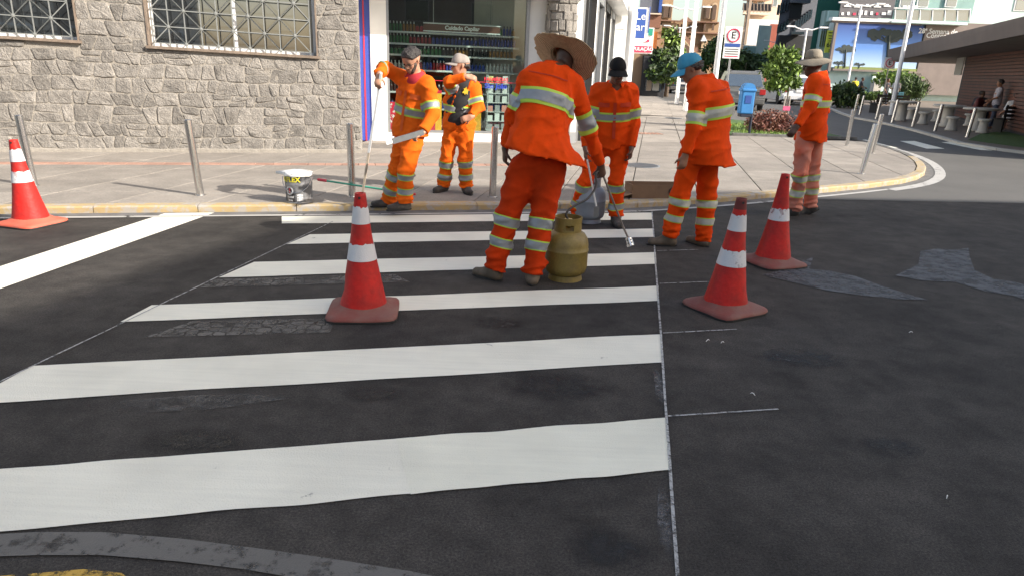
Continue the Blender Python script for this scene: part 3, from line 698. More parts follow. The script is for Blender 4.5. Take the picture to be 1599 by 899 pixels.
# promotional sheets low in the window
mat('promo_red', (0.72, 0.025, 0.07), .5, var=.05, col2=(0.80, 0.72, 0.70), thr=(.60, .62), scale=9)
mat('promo_yellow', (0.75, 0.42, 0.03), .5, var=.06)
for nm, a, b, ya, yb, m, lab in (('promotional_sheet', 606, 648, 158, 209, 'promo_red', 'red and white promotional sheet low in shop window by white pilaster'), ('promotional_sheet', 652, 690, 140, 210, 'promo_red', 'red promotional sheet in shop window between the two sunlit workers'), ('promotional_sheet', 680, 690, 146, 205, 'promo_yellow', 'narrow yellow promotional strip beside red sheet in shop window'), ('promotional_sheet', 739, 753, 150, 208, 'promo_yellow', 'orange yellow promotional strip in shop window by display rack')):
    Yd = sp(1.9, 0, -.02).y; o = spanel(MB(), s_of(a), s_of(b), at(a, yb, Yd).z, at(a, ya, Yd).z, -.012 + (.004 if m == 'promo_yellow' else 0), -.010 + (.004 if m == 'promo_yellow' else 0)).build(nm, m); tag(o, lab, 'poster')
# display rack with leaflets and boxes
rack = thing('display_rack', sp(s_of(775), .26, -.22), 'white wire display rack of leaflets inside window near right frame', 'display rack')
za, zb_ = .30, at(780, 118, SA.y + .5).z
mb = MB()
for px in (763, 796):
    for dd in (-.18, -.05): mb.tube([sp(s_of(px), za, dd), sp(s_of(px), zb_, dd)], .008, 6)
mb.build('post', 'white_metal', rack)
rr = random.Random(3)
mats_ = []
for k, c in enumerate([(.72, .72, .70), (.6, .62, .6), (.75, .7, .3), (.75, .75, .74), (.35, .35, .36), (.7, .3, .25)]): mat('leaflet%d' % k, c, .6, var=.06, scale=20); mats_.append('leaflet%d' % k)
for j in range(6):
    z = za + (zb_ - za) * j / 6
    spanel(MB(), s_of(762), s_of(797), z, z + .012, -.19, -.035).build('tray', 'white_metal', rack)
    for i in range(3):
        a = s_of(763) + (s_of(796) - s_of(763)) * i / 3 + .015; hh = rr.uniform(.12, .17)
        spanel(MB(), a, a + .1, z + .014, z + hh, -.06, -.04).build('leaflet', rr.choice(mats_), rack)
# ceiling tube lights seen in the glass: dark fittings
# bottles on the shelves
BC = [('blue', (.03, .06, .30)), ('dark', (.03, .03, .035)), ('white', (.55, .55, .53)), ('red', (.32, .03, .04)), ('green', (.04, .18, .06)), ('amber', (.30, .14, .03)), ('pink', (.45, .12, .18)), ('purple', (.10, .04, .18))]
for n_, c in BC: mat('bottle_' + n_, tuple(min(.8, q * 1.15) for q in c), .3, var=.06)
BP = {}
for k, (r_, hh) in enumerate(((.030, .17), (.036, .15), (.026, .19))):
    for n_, c in BC:
        mb = MB(); mb.lathe([(r_ * .96, 0), (r_, .01), (r_, hh * .62), (r_ * .75, hh * .74), (r_ * .34, hh * .8)], n=8); mb.cm = 1; mb.lathe([(r_ * .42, hh * .80), (r_ * .42, hh), (r_ * .3, hh + .004)], n=8)
        me = bpy.data.meshes.new('bottle'); me.from_pydata(mb.v, [], mb.f); me.materials.append(MATS['bottle_' + n_]); me.materials.append(MATS['white_metal' if (k + len(n_)) % 2 else 'dark_frame']); me.polygons.foreach_set('material_index', mb.mi); BP[(k, n_)] = me
rows = ['lowest', 'second lowest', 'third', 'fourth', 'fifth', 'sixth', 'top']
pal = [['white', 'red', 'pink'], ['dark', 'blue', 'purple'], ['dark', 'amber', 'red', 'blue'], ['red', 'blue', 'white', 'blue'], ['dark', 'green', 'amber', 'dark'], ['blue', 'dark', 'red', 'green'], ['blue', 'purple', 'green', 'amber', 'red']]
for j, z in enumerate(shz):
    s = sb2 + .06
    while s < sb3 - .1:
        run = rr.randint(3, 7); n_ = rr.choice(pal[j]); k = rr.randint(0, 2)
        for q in range(run):
            if s > sb3 - .1: break
            o = bpy.data.objects.new('bottle', BP[(k, n_)]); COL.objects.link(o); o.location = sp(s, z + .001, -.70 - rr.uniform(0, .03)); o.rotation_euler.z = rr.uniform(0, 3)
            tag(o, '%s bottle standing on the %s shelf inside the shop window' % (n_, rows[j]), 'bottle', 'bottles on the shop shelves'); s += (.078, .085, .068)[k]
# stone column in front of the white wall
colm = thing('stone_column', gp(872, 222, KZ), 'round column faced with rough grey stones before white shop wall', 'column')
cc = sp((s_of(851, .3) + s_of(894, .3)) / 2, KZ, .3); colm.location = cc; cr_ = (s_of(894, .3) - s_of(851, .3)) / 2
MB().lathe([(cr_ - .02, 0), (cr_ - .02, CZ + .34 - KZ)], cc, 20).build('core', 'mortar', colm)
z = .02
while z < 3.2:
    hh = rr.uniform(.13, .24); an = rr.uniform(0, 1)
    while an < 6.9:
        da = rr.uniform(.45, .95); n = 5; vs = []
        h0, h1 = z + rr.uniform(-.03, .03) + .006, z + hh + rr.uniform(-.03, .03) - .006
        ro = cr_ + rr.uniform(.0, .02)
        for lay, (sc, dr) in enumerate(((1, -.035), (1, -.004), (.82, .012))):
            zc_ = (h0 + h1) / 2; ac = an + da / 2
            ring = [(an + .02, h0), (an + da * .5, h0 + rr.uniform(-.01, .01)), (an + da - .02, h0), (an + da - .02, h1), (an + da * .5, h1), (an + .02, h1)]
            vs += [cc + Vector((math.cos(ac + (a - ac) * sc) * (ro + dr), math.sin(ac + (a - ac) * sc) * (ro + dr), zc_ + (b - zc_) * sc)) for a, b in ring]
        n = 6
        if an + da < 7.0: MB().add(vs, [(r_ * n + k, r_ * n + (k + 1) % n, (r_ + 1) * n + (k + 1) % n, (r_ + 1) * n + k) for r_ in range(2) for k in range(n)] + [tuple(range(2 * n, 3 * n))]).build('stone', 'stone', colm)
        an += da
    z += hh

# ================================================================== SIDE FACADE along the side street
CS = sp(s_of(905), 0, 0)            # corner of the shop
def fp(t, z, out=0.0): return Vector((CS.x, CS.y, 0)) + VX * t + Vector((VX.y, -VX.x, 0)) * out + Vector((0, 0, z))
FN = Vector((VX.y, -VX.x, 0))
side_shop = thing('side_shopfront', fp(4, KZ), 'white shopfront with dark framed glass doors receding up the side street', 'shop')
def fpanel(mb, a, b, z0, z1, d0, d1): mb.prism([(a, z0), (b, z0), (b, z1), (a, z1)], -(d1 - d0), fp(0, 0, d1) , VX, (0, 0, 1)); return mb
mb = MB(); fpanel(mb, 0.0, .5, KZ, 5, -.3, .0); mb.build('corner_pier', 'grey_metal', side_shop)
x = .5
for k in range(4):
    fr = MB(); fpanel(fr, x, x + .12, KZ, 3.4, -.1, .06); fpanel(fr, x + 1.9, x + 2.0, KZ, 3.4, -.1, .06); fpanel(fr, x + .12, x + 1.9, 3.2, 3.4, -.1, .04); fpanel(fr, x + .12, x + 1.9, KZ, .3, -.1, .04); f_ = fr.build('door_frame', 'dark_frame' if k % 2 == 0 else 'grey_metal', side_shop)
    fpanel(MB(), x + .125, x + 1.895, .305, 3.195, -.06, -.05).build('pane', 'window_glass', f_)
    fpanel(MB(), x + 2.003, x + 2.6, KZ, 3.4, -.1, .03).build('white_pier', 'white_wall', side_shop)
    x += 2.6
fpanel(MB(), .5, x, 3.403, 5.2, -.3, .02).build('fascia', 'white_wall', side_shop)
fpanel(MB(), .3, x, 0, 5.1, -5, -.31).build('core', 'wall_paint', side_shop)
o = MB(); fpanel(o, 5.0, x + .3, 3.42, 3.6, .03, .5); o.build('awning', 'white_metal', side_shop)
# ================================================================== BUILDINGS BEHIND THE CAMERA (unseen: tower cut to the crossing's shade, others added for window reflections)
mat('tower_wall', (0.66, 0.60, 0.52), .85, var=.08, scale=.6); mat('tower_wall2', (0.52, 0.44, 0.36), .85, var=.08, scale=.6)
def plain_tower(name, foot, H, m, label, storey=3.1):
    cx = sum(p[0] for p in foot) / len(foot); cy = sum(p[1] for p in foot) / len(foot)
    t = thing(name, (cx, cy, 0), label, 'building')
    MB().prism(foot, H, (0, 0, 0)).build('wall', m, t)
    n = len(foot)
    for i in range(n):
        a = Vector((*foot[i], 0)); b = Vector((*foot[(i + 1) % n], 0)); d = b - a; l = d.length; d.normalize(); nrm = Vector((d.y, -d.x, 0))
        if nrm.dot(Vector((0, 8, 0)) - (a + b) / 2) < 0: continue
        k = max(1, int(l / 3.2)); st = l / k
        for s_ in range(int((H - 1) / storey)):
            for j in range(k):
                c = a + d * (st * (j + .5)) + Vector((0, 0, s_ * storey + 1.9)) + nrm * .02
                fr = MB().box(c, (1.7, .08, 1.5), d).build('window', 'white_metal', t)
                MB().box(c + nrm * .035, (1.5, .03, 1.3), d).build('pane', 'far_glass', fr)
    return t
HB = 14.0; SHX = HB / math.tan(SUN_EL); OFF = Vector((SUN_AZ[0], SUN_AZ[1], 0)).normalized() * SHX
shade = [(-1.35, 9.1), (-2.25, 7.1), (-3.2, 4.1), (-5.2, -2.2)]
far_b = [(7.3, 10.0), (24, 11.8)]
foot = [tuple((Vector((*p, 0)) + OFF)[:2]) for p in shade + [(16, -6)] + far_b[::-1]]
if poly_area(foot) < 0: foot = foot[::-1]
plain_tower('corner_tower', foot, HB, 'tower_wall', 'tall beige corner building behind the viewer whose shade covers the crossing')
plain_tower('reflected_row', [(-26, -26), (-1.0, -20), (-1.0, -15), (-26, -21)], 8.5, 'tower_wall2', 'brown building with rows of windows added unseen behind the viewer for glass reflections')
plain_tower('reflected_house', [(8.0, -27), (17, -25), (17, -19), (8.0, -21)], 9.0, 'tower_wall', 'pale house with windows added unseen behind the viewer for glass reflections')

# ================================================================== BOLLARDS, CONES AND TOOLS
mat('cone_red', (0.52, 0.018, 0.013), .55, scale=6, col2=(0.26, 0.022, 0.018), thr=(.42, .74), spec=.3, bump=.25, bscale=24, fine=.12, fscale=40)
mat('cone_base', (0.20, 0.05, 0.04), .75, scale=7, col2=(0.20, 0.10, 0.08), thr=(.35, .7), bump=.2)
mat('cone_base_clean', (0.55, 0.10, 0.055), .7, scale=7, col2=(0.42, 0.12, 0.08), thr=(.35, .75), bump=.2)
mat('black_rubber', (0.02, 0.02, 0.02), .7)
road_paint('cone_tape', (0.66, 0.66, 0.67), 0.18, wscale=6, rough=.4); road_paint('torn_tape', (0.66, 0.66, 0.67), 0.42, wscale=5.5, rough=.4)
mat('dark_grime', (0.13, 0.022, 0.018), .8)
def bollard(px, py, lean, label, grp, z=KZ, h=.84, r=.042, loc=None):
    p = loc or gp(px, py, z); t = thing('bollard', p, label, 'bollard', grp)
    top = p + Vector((lean[0], lean[1], h)); ax = (top - p).normalized()
    mb = MB(); mb.lathe([(r, 0), (r, h - .006), (r - .006, h), (.004, h + .001)], p, 16, (1, 0, 0), ax); mb.build('post', 'steel', t, smooth=False)
    MB().lathe([(r * 1.5, 0), (r * 1.5, .006), (r * 1.01, .008)], p, 16).build('base_collar', 'steel', t)
    return t
GB = 'steel bollards along the near kerb'
bollard(53, 290, (-.045, .01), 'steel bollard behind the leftmost traffic cone', GB, h=.80)
bollard(313, 305, (-.06, 0), 'leaning steel bollard standing alone before the stone wall', GB)
bollard(550, 307, (-.0, 0), 'steel bollard between the paint bucket and the worker with pole', GB)
bollard(769, 308, (.01, 0), 'steel bollard between two sunlit workers and straw hat worker', GB)
GC = 'steel bollards at the pavement corner'
bollard(1322, 228, (.01, 0), 'farthest steel bollard on the curved pavement corner', GC)
bollard(1345, 272, (.11, .05), 'nearest steel bollard of the pavement corner, leaning right', GC)
bollard(1362, 240, (.05, 0), 'middle steel bollard of the pavement corner, partly behind a leaning one', GC)
for i, (x, y, lab) in enumerate([(1510, 215, 'nearest steel bollard before the stone tables'), (1460, 205, 'second nearest steel bollard before the stone tables'), (1425, 198, 'third nearest steel bollard before the stone tables'), (1393, 192, 'fourth steel bollard before the stone tables'), (1368, 186, 'fifth steel bollard along the far kerb'), (1342, 180, 'sixth steel bollard along the far kerb'), (1334, 176, 'farthest steel bollard along the far kerb')]):
    bollard(x, y, (.06, 0), lab, 'steel bollards across the road', z=.05, h=.86, r=.05)

def cone(px, py, label, h=.80, rot=0., lean=(0, 0), bands=((.30, .42, .0), (.60, .72, .0)), clean=False, tip='cone_red', torn=False, base=.23):
    p = gp(px, py); t = thing('traffic_cone', p, label, 'traffic cone', 'orange traffic cones closing the crossing')
    ax = Vector((lean[0], lean[1], 1)).normalized()
    R = lambda u: .155 - .120 * u - .012 * math.sin(u * 3.14)
    # base plate: rounded square, domed into the body
    mb = MB(); n = 40; rings = []
    def ring(half, z, sq):
        vs = []
        for k in range(n):
            a = 2 * math.pi * k / n; c, s = math.cos(a), math.sin(a)
            m_ = (abs(c) ** sq + abs(s) ** sq) ** (-1 / sq); x, y = c * m_ * half, s * m_ * half
            wob = 1 + .012 * mnoise.noise((c * 2 + px, s * 2, 0))
            vs.append(p + Vector(((x * math.cos(rot) - y * math.sin(rot)) * wob, (x * math.sin(rot) + y * math.cos(rot)) * wob, z + .006 * mnoise.noise((c * 1.5, s * 1.5, px)) * (1 if z > .01 else 0))))
        return vs
    for half, z, sq in ((base, .006, 7), (base * 1.005, .02, 7), (base * .985, .034, 7), (base * .86, .042, 5), (base * .76, .052, 3), (.150, .075, 2.0)): rings += ring(half, z, sq)
    mb.add(rings, [(r * n + k, r * n + (k + 1) % n, (r + 1) * n + (k + 1) % n, (r + 1) * n + k) for r in range(5) for k in range(n)])
    mb.build('base', 'cone_base_clean' if clean else 'cone_base', t, smooth=True)
    mb = MB()
    mb.add([v - Vector((0, 0, .004)) for v in ring(base * 1.0, .006, 7)] + ring(base * 1.004, .016, 7), [(k, (k + 1) % n, n + (k + 1) % n, n + k) for k in range(n)]); mb.build('rubber_edge', 'black_rubber', t)
    dent = random.uniform(0, 6)
    def pt(u, a, off=0.0):
        r = R(u) + off; r *= 1 + .018 * mnoise.noise((math.cos(a) * 1.5, math.sin(a) * 1.5, u * 3 + px))
        r *= 1 - (.09 * math.exp(-((u - .16) / .07) ** 2 - ((math.cos(a - dent) - 1) / .12) ** 2))
        X = Vector((1, 0, 0)); X = (X - ax * X.dot(ax)).normalized(); Y = ax.cross(X)
        return p + Vector((0, 0, .06)) + ax * (u * (h - .06)) + (X * math.cos(a) + Y * math.sin(a)) * r
    def shell(u0, u1, off, m, name, k=14, n=32, jag=None):
        mb = MB(); vs = []
        for i in range(k + 1):
            for j in range(n):
                a = 2 * math.pi * j / n; u = u0 + (u1 - u0) * i / k
                if jag: u += (jag(a) if i == k else 0)
                vs.append(pt(u, a, off))
        mb.add(vs, [(i * n + j, i * n + (j + 1) % n, (i + 1) * n + (j + 1) % n, (i + 1) * n + j) for i in range(k) for j in range(n)])
        return mb, mb.build(name, m, t, smooth=True)
    shell(0, .90, 0, 'cone_red', 'body')
    mb = MB(); vs = [pt(.9 + .1 * i / 4, 2 * math.pi * j / 32) for i in range(5) for j in range(32)]; k = 4
    vs += [pt(1, 2 * math.pi * j / 32, -.012) for j in range(32)] + [pt(.94, 2 * math.pi * j / 32, -.014) for j in range(32)]
    mb.add(vs, [(i * 32 + j, i * 32 + (j + 1) % 32, (i + 1) * 32 + (j + 1) % 32, (i + 1) * 32 + j) for i in range(6) for j in range(32)]); mb.build('tip', tip, t, smooth=True)
    # hole near the tip
    c_ = pt(.965, -1.5, .0015); MB().lathe([(.0, 0), (.0085, 0), (.0085, .0015), (0, .002)], c_, 10, (1, 0, 0), (c_ - (p + ax * (h * .97))).normalized()).build('tip_hole', 'black_rubber', t)
    for b0, b1, w in bands:
        mb, o = shell(b0, b1, .003, 'torn_tape' if torn else 'cone_tape', 'reflective_band', 6, 48, (lambda a: .02 * mnoise.noise((math.cos(a) * 4, math.sin(a) * 4, b0 * 9 + px))) )
    return t
cone(568, 487, 'red traffic cone with silver bands in the middle of the crossing', rot=.12, bands=((.42, .565, 0), (.74, .885, 0)))
cone(1131, 482, 'nearest right traffic cone with torn white bands and dirty base', rot=.55, torn=True, bands=((.37, .52, 0), (.70, .85, 0)), tip='dark_grime', lean=(.02, 0))
cone(1205, 411, 'rear right traffic cone with one torn white band', rot=.35, torn=True, bands=((.46, .60, 0),), lean=(.0, 0))
cone(50, 350, 'sunlit traffic cone on the left by the stop line', rot=-.25, clean=True, torn=True, bands=((.47, .61, 0), (.73, .88, 0)), h=.79, lean=(-.05, 0))

# paint bucket
mat('bucket_print', (0.05, 0.05, 0.055), .35, .3, scale=9, col2=(0.26, 0.26, 0.27), thr=(.45, .6)); mat('bucket_tin', (0.34, 0.34, 0.34), .35, .7); mat('wet_white', (0.80, 0.80, 0.78), .25, var=.04); mat('print_yellow', (0.70, 0.62, 0.04), .5); mat('print_red', (0.5, .05, .06), .5); mat('print_white', (.6, .6, .6), .5)
bp_ = gp(468, 316, KZ); bk = thing('paint_bucket', bp_, 'grey paint bucket with white paint and yellow lettering on the kerb', 'bucket'); r0, hb = .148, .335
MB().lathe([(r0 * .93, .0), (r0 * .95, .012), (r0 * .98, hb * .6), (r0 * 1.0, hb * .62), (r0 * .985, hb * .64), (r0, hb - .012), (r0 * 1.04, hb - .008), (r0 * 1.04, hb), (r0 * .98, hb)], bp_, 28, cap=False).build('body', 'bucket_print', bk, smooth=True)
MB().lathe([(r0 * .94, -.001), (r0 * .965, .0), (r0 * .965, .016), (r0 * .95, .018)], bp_ + Vector((0, 0, .003)), 28, cap=False).build('bottom_rim', 'bucket_tin', bk, smooth=True)
mb = MB(); n = 26; vs = [bp_ + Vector((0, 0, hb + .026))]
for rr_, zz in ((.5, .022), (.88, .012), (1.06, .0), (1.08, -.02), (1.05, -.03)):
    for k in range(n):
        a = 2 * math.pi * k / n; j = 1 + .05 * mnoise.noise((math.cos(a) * 3, math.sin(a) * 3, rr_)); dr = -.02 * max(0, mnoise.noise((math.cos(a) * 4, math.sin(a) * 4, 5))) if rr_ > 1.04 else .008 * mnoise.noise((a * 2, rr_ * 5, 0)); tongue = 1.0 + (.55 if abs(a - math.pi) < .2 and rr_ > .9 else 0)
        vs.append(bp_ + Vector((math.cos(a) * r0 * rr_ * j * tongue, math.sin(a) * r0 * rr_ * j, hb + zz + dr)))
mb.add(vs, [(0, 1 + k, 1 + (k + 1) % n) for k in range(n)] + [(1 + r * n + k, 1 + (r + 1) * n + k, 1 + (r + 1) * n + (k + 1) % n, 1 + r * n + (k + 1) % n) for r in range(4) for k in range(n)]); mb.build('paint_crust', 'wet_white', bk, smooth=True)
hd = []
for i in range(15):
    a = math.pi * i / 14; hd.append(bp_ + Vector((math.cos(a) * (r0 + .012), -.03 - math.sin(a) * .125, hb * .86 - math.sin(a) * .16)))
MB().tube(hd, .004, 6).build('handle', 'steel', bk)
def curved_text(txt, size, a0, z, m, base, r, parent, name, bold=.001):
    me = text_mesh(txt, size, (0, 0, 0), (1, 0, 0), (0, 1, 0), depth=.001, bold=bold)
    for v in me.vertices:
        a = a0 + v.co.x / r; v.co = base + Vector((math.sin(a) * (r + .0025 + v.co.z), -math.cos(a) * (r + .0025 + v.co.z), z + v.co.y))
    me.materials.clear(); me.materials.append(MATS[m]); return link(name, me, parent)
curved_text('ALFLEX', .075, -.42, hb * .80, 'print_yellow', bp_, r0, bk, 'lettering', .002)
curved_text('O', .13, -.45, hb * .43, 'print_white', bp_, r0 * .975, bk, 'emblem'); curved_text('I', .06, -.43, hb * .44, 'print_red', bp_, r0 * .978, bk, 'emblem', .006)
curved_text('metal', .035, -.38, hb * .24, 'print_white', bp_, r0 * .965, bk, 'lettering'); curved_text('tinta', .03, -.4, hb * .13, 'print_white', bp_, r0 * .965, bk, 'lettering')
for aa, zz in ((.35, .30), (.35, .22), (.35, .14)): curved_text('HIIIH', .028, aa, hb * zz, 'print_white', bp_, r0 * .96, bk, 'lettering', .002)

# broom pole with red grip lying across the pavement
mat('teal_pole', (0.05, 0.33, 0.22), .35, var=.05); mat('red_grip', (0.55, 0.05, 0.07), .5); mat('raw_wood', (0.50, 0.42, 0.32), .7, var=.18, scale=14)
pa = at(498, 281, 8.05); pb = at(636, 302, 7.85)
bpole = thing('broom_pole', gp(560, 305, KZ), 'green pole with red grip propped low behind the paint bucket', 'pole')
dv = (pb - pa).normalized(); MB().tube([pa, pb], .011, 8).build('shaft', 'teal_pole', bpole); MB().tube([pa - dv * .02, pa - dv * .01, pa + dv * .09, pa + dv * .1], [.010, .0165, .0165, .012], 8).build('grip', 'red_grip', bpole)
mb = MB(); mb.tube([pb, pb + dv * .10], .014, 8); mb.build('tip', 'red_grip', bpole)

# gas cylinders
mat('gas_yellow', (0.20, 0.145, 0.035), .5, scale=7, col2=(.13, .09, .03), thr=(.5, .75), bump=.1, bscale=30, fine=.14, fscale=60); mat('gas_grey', (0.25, 0.27, 0.30), .5, var=.14, scale=5, bump=.06, bscale=30, fine=.06); mat('brass', (.45, .33, .12), .35, .9)
def cylinder(p, label, m, R_=.172, H=.47):
    t = thing('gas_cylinder', p, label, 'gas cylinder', 'gas cylinders of the road crew')
    z0 = .035; hb_ = H - .115
    prof = [(.05, z0), (R_ * .72, z0 + .004), (R_ * .92, z0 + .03), (R_, z0 + .075), (R_, z0 + hb_ * .52), (R_ * 1.022, z0 + hb_ * .53), (R_ * 1.022, z0 + hb_ * .555), (R_, z0 + hb_ * .565), (R_, hb_ * .74), (R_ * .95, hb_ * .86), (R_ * .80, hb_ * .965), (R_ * .55, hb_ * 1.03), (.03, hb_ * 1.06)]
    MB().lathe(prof, p, 32).build('tank', m, t, smooth=True)
    mb = MB(); n = 32; vs = []
    for i, (rr_, z) in enumerate(((R_ * .78, .0), (R_ * .80, .0), (R_ * .74, z0 + .02), (R_ * .72, z0 + .02))): vs += [p + Vector((math.cos(2 * math.pi * k / n) * rr_, math.sin(2 * math.pi * k / n) * rr_, z)) for k in range(n)]
    mb.add(vs, [(r * n + k, r * n + (k + 1) % n, ((r + 1) % 4) * n + (k + 1) % n, ((r + 1) % 4) * n + k) for r in range(4) for k in range(n)]); mb.build('foot_ring', m, t, smooth=False)
    # collar with hand openings
    mb = MB(); n = 48; zs = [hb_ * .985, hb_ * 1.0 + .02, hb_ + .062, H - .004, H]; rc = R_ * .60
    for k in range(n):
        a0, a1 = 2 * math.pi * k / n, 2 * math.pi * (k + 1) / n
        for i in range(4):
            if i == 1 and (k % 16) in (2, 3, 4, 5, 6): continue
            z_, z2 = zs[i], zs[i + 1]; f = lambda z: rc * (1.06 - .06 * (z - zs[0]) / (H - zs[0])) + (.006 if z >= H - .006 else 0)
            vs = [p + Vector((math.cos(a) * (f(z) + o), math.sin(a) * (f(z) + o), z)) for o in (0, -.006) for a, z in ((a0, z_), (a1, z_), (a1, z2), (a0, z2))]
            mb.add(vs, [(0, 1, 2, 3), (7, 6, 5, 4), (3, 2, 6, 7), (0, 4, 5, 1), (1, 5, 6, 2), (0, 3, 7, 4)])
    mb.build('collar', m, t)
    mb = MB(); mb.lathe([(.022, hb_ * 1.03), (.022, H - .06), (.014, H - .055), (.014, H - .03), (.03, H - .028), (.03, H - .018)], p, 12); mb.build('valve', 'brass', t)
    return t
CY = cylinder(gp(882, 434) , 'mustard yellow gas cylinder beside the straw hat worker', 'gas_yellow', .17, .50)
CG = cylinder(gp(918, 346), 'grey gas cylinder between the straw hat worker and black cap worker', 'gas_grey', .178, .50)
# cardboard box open on the kerb
mat('cardboard', (0.20, 0.125, 0.075), .85, var=.1, scale=10); mat('cardboard_dark', (0.05, 0.03, 0.02), .8)
bxc = gp(1028, 310, KZ); box = thing('cardboard_box', bxc, 'flat brown cardboard box lying on the kerb behind the blue cap worker', 'box')
bd = Vector((.985, .17, 0)).normalized(); bn = Vector((bd.y, -bd.x, 0)); L_, D_, H_ = .72, .30, .17
c0_ = bxc + bn * .02
MB().box(c0_ + Vector((0, 0, H_ / 2)) + bn * (D_ / 2 - .15), (L_, .008, H_), bd).build('side_panel', 'cardboard', box)
MB().box(c0_ + Vector((0, 0, H_ / 2)) - bn * (D_ / 2 + .15), (L_, .008, H_), bd).build('side_panel', 'cardboard', box)
MB().box(c0_ + Vector((0, 0, .006)) - bn * .15, (L_, D_, .008), bd).build('bottom_panel', 'cardboard', box)
for sgn in (-1, 1): MB().box(c0_ + bd * (sgn * L_ / 2) + Vector((0, 0, H_ / 2)) - bn * .15, (.008, D_ - .01, H_), bd).build('end_panel', 'cardboard', box)
MB().box(c0_ - bd * (L_ / 2 + .10) + Vector((0, 0, .035)) - bn * .1, (.20, .26, .007), bd + Vector((0, 0, .25))).build('flap', 'cardboard', box)
mb = MB(); cc_ = c0_ + bn * .003 + bd * .18 + Vector((0, 0, H_ * .55)) ; cc_ = cc_ + bn * (D_ / 2 - .15); ring_pts = [cc_ + bd * (math.cos(a) * .055) + Vector((0, 0, math.sin(a) * .045)) + bn * .004 for a in np.linspace(0, 6.283, 17)]
mb.tube(ring_pts, .010, 6, cap=False); mb.build('tape_ring', 'cardboard_dark', box)
# ================================================================== PEOPLE: distance-field bodies and clothes
def snet(F, o, h):
    """surface nets: scalar grid -> verts, quads"""
    ins = F < 0
    sl = lambda A, d: A[d[0]:A.shape[0] - 1 + d[0], d[1]:A.shape[1] - 1 + d[1], d[2]:A.shape[2] - 1 + d[2]]
    cs = [(i, j, k) for i in (0, 1) for j in (0, 1) for k in (0, 1)]
    cnt = sum(sl(ins, c).astype(np.int8) for c in cs)
    act = (cnt > 0) & (cnt < 8)
    idx = -np.ones(act.shape, int); n = act.sum(); idx[act] = np.arange(n)
    ci = np.argwhere(act); acc = np.zeros((n, 3)); ne = np.zeros(n)
    for a in cs:
        for ax in range(3):
            if a[ax]: continue
            b = list(a); b[ax] = 1
            fa = F[ci[:, 0] + a[0], ci[:, 1] + a[1], ci[:, 2] + a[2]]; fb = F[ci[:, 0] + b[0], ci[:, 1] + b[1], ci[:, 2] + b[2]]
            m = (fa < 0) != (fb < 0); t = np.where(m, fa / np.where(m, fa - fb, 1), 0)
            p = np.tile(np.array(a, float), (n, 1)); p[:, ax] += t
            acc[m] += p[m]; ne[m] += 1
    V = (ci + acc / np.maximum(ne, 1)[:, None]) * h + o
    quads = []
    for ax in range(3):
        u, v = (ax + 1) % 3, (ax + 2) % 3
        A = ins; s0 = [slice(None)] * 3; s1 = [slice(None)] * 3; s0[ax] = slice(0, -1); s1[ax] = slice(1, None)
        ch = A[tuple(s0)] != A[tuple(s1)]
        e = np.argwhere(ch); e = e[(e[:, u] > 0) & (e[:, v] > 0) & (e[:, u] < F.shape[u] - 1) & (e[:, v] < F.shape[v] - 1)]
        c = []
        for du, dv in ((1, 1), (0, 1), (0, 0), (1, 0)):
            q = e.copy(); q[:, u] -= du; q[:, v] -= dv; c.append(idx[q[:, 0], q[:, 1], q[:, 2]])
        Q = np.stack(c, 1); flip = ~A[e[:, 0], e[:, 1], e[:, 2]]; Q[flip] = Q[flip][:, ::-1]; quads.append(Q)
    Q = np.concatenate(quads); Q = Q[(Q >= 0).all(1)]
    return V, Q
def cap_d(P, a, b, ra, rb, side=None, s=1.0):
    a = np.array(a, float); b = np.array(b, float); ab = b - a; L2 = max(1e-9, ab @ ab)
    t = np.clip(((P - a) @ ab) / L2, 0, 1); q = P - (a + t[..., None] * ab)
    if side is not None and s != 1.0:
        sd = np.array(side, float); sd /= np.linalg.norm(sd); w_ = q @ sd
        d2 = (q * q).sum(-1) - w_ * w_ + (w_ / s) ** 2
    else: d2 = (q * q).sum(-1)
    return np.sqrt(np.maximum(d2, 0)) - (ra + (rb - ra) * t)
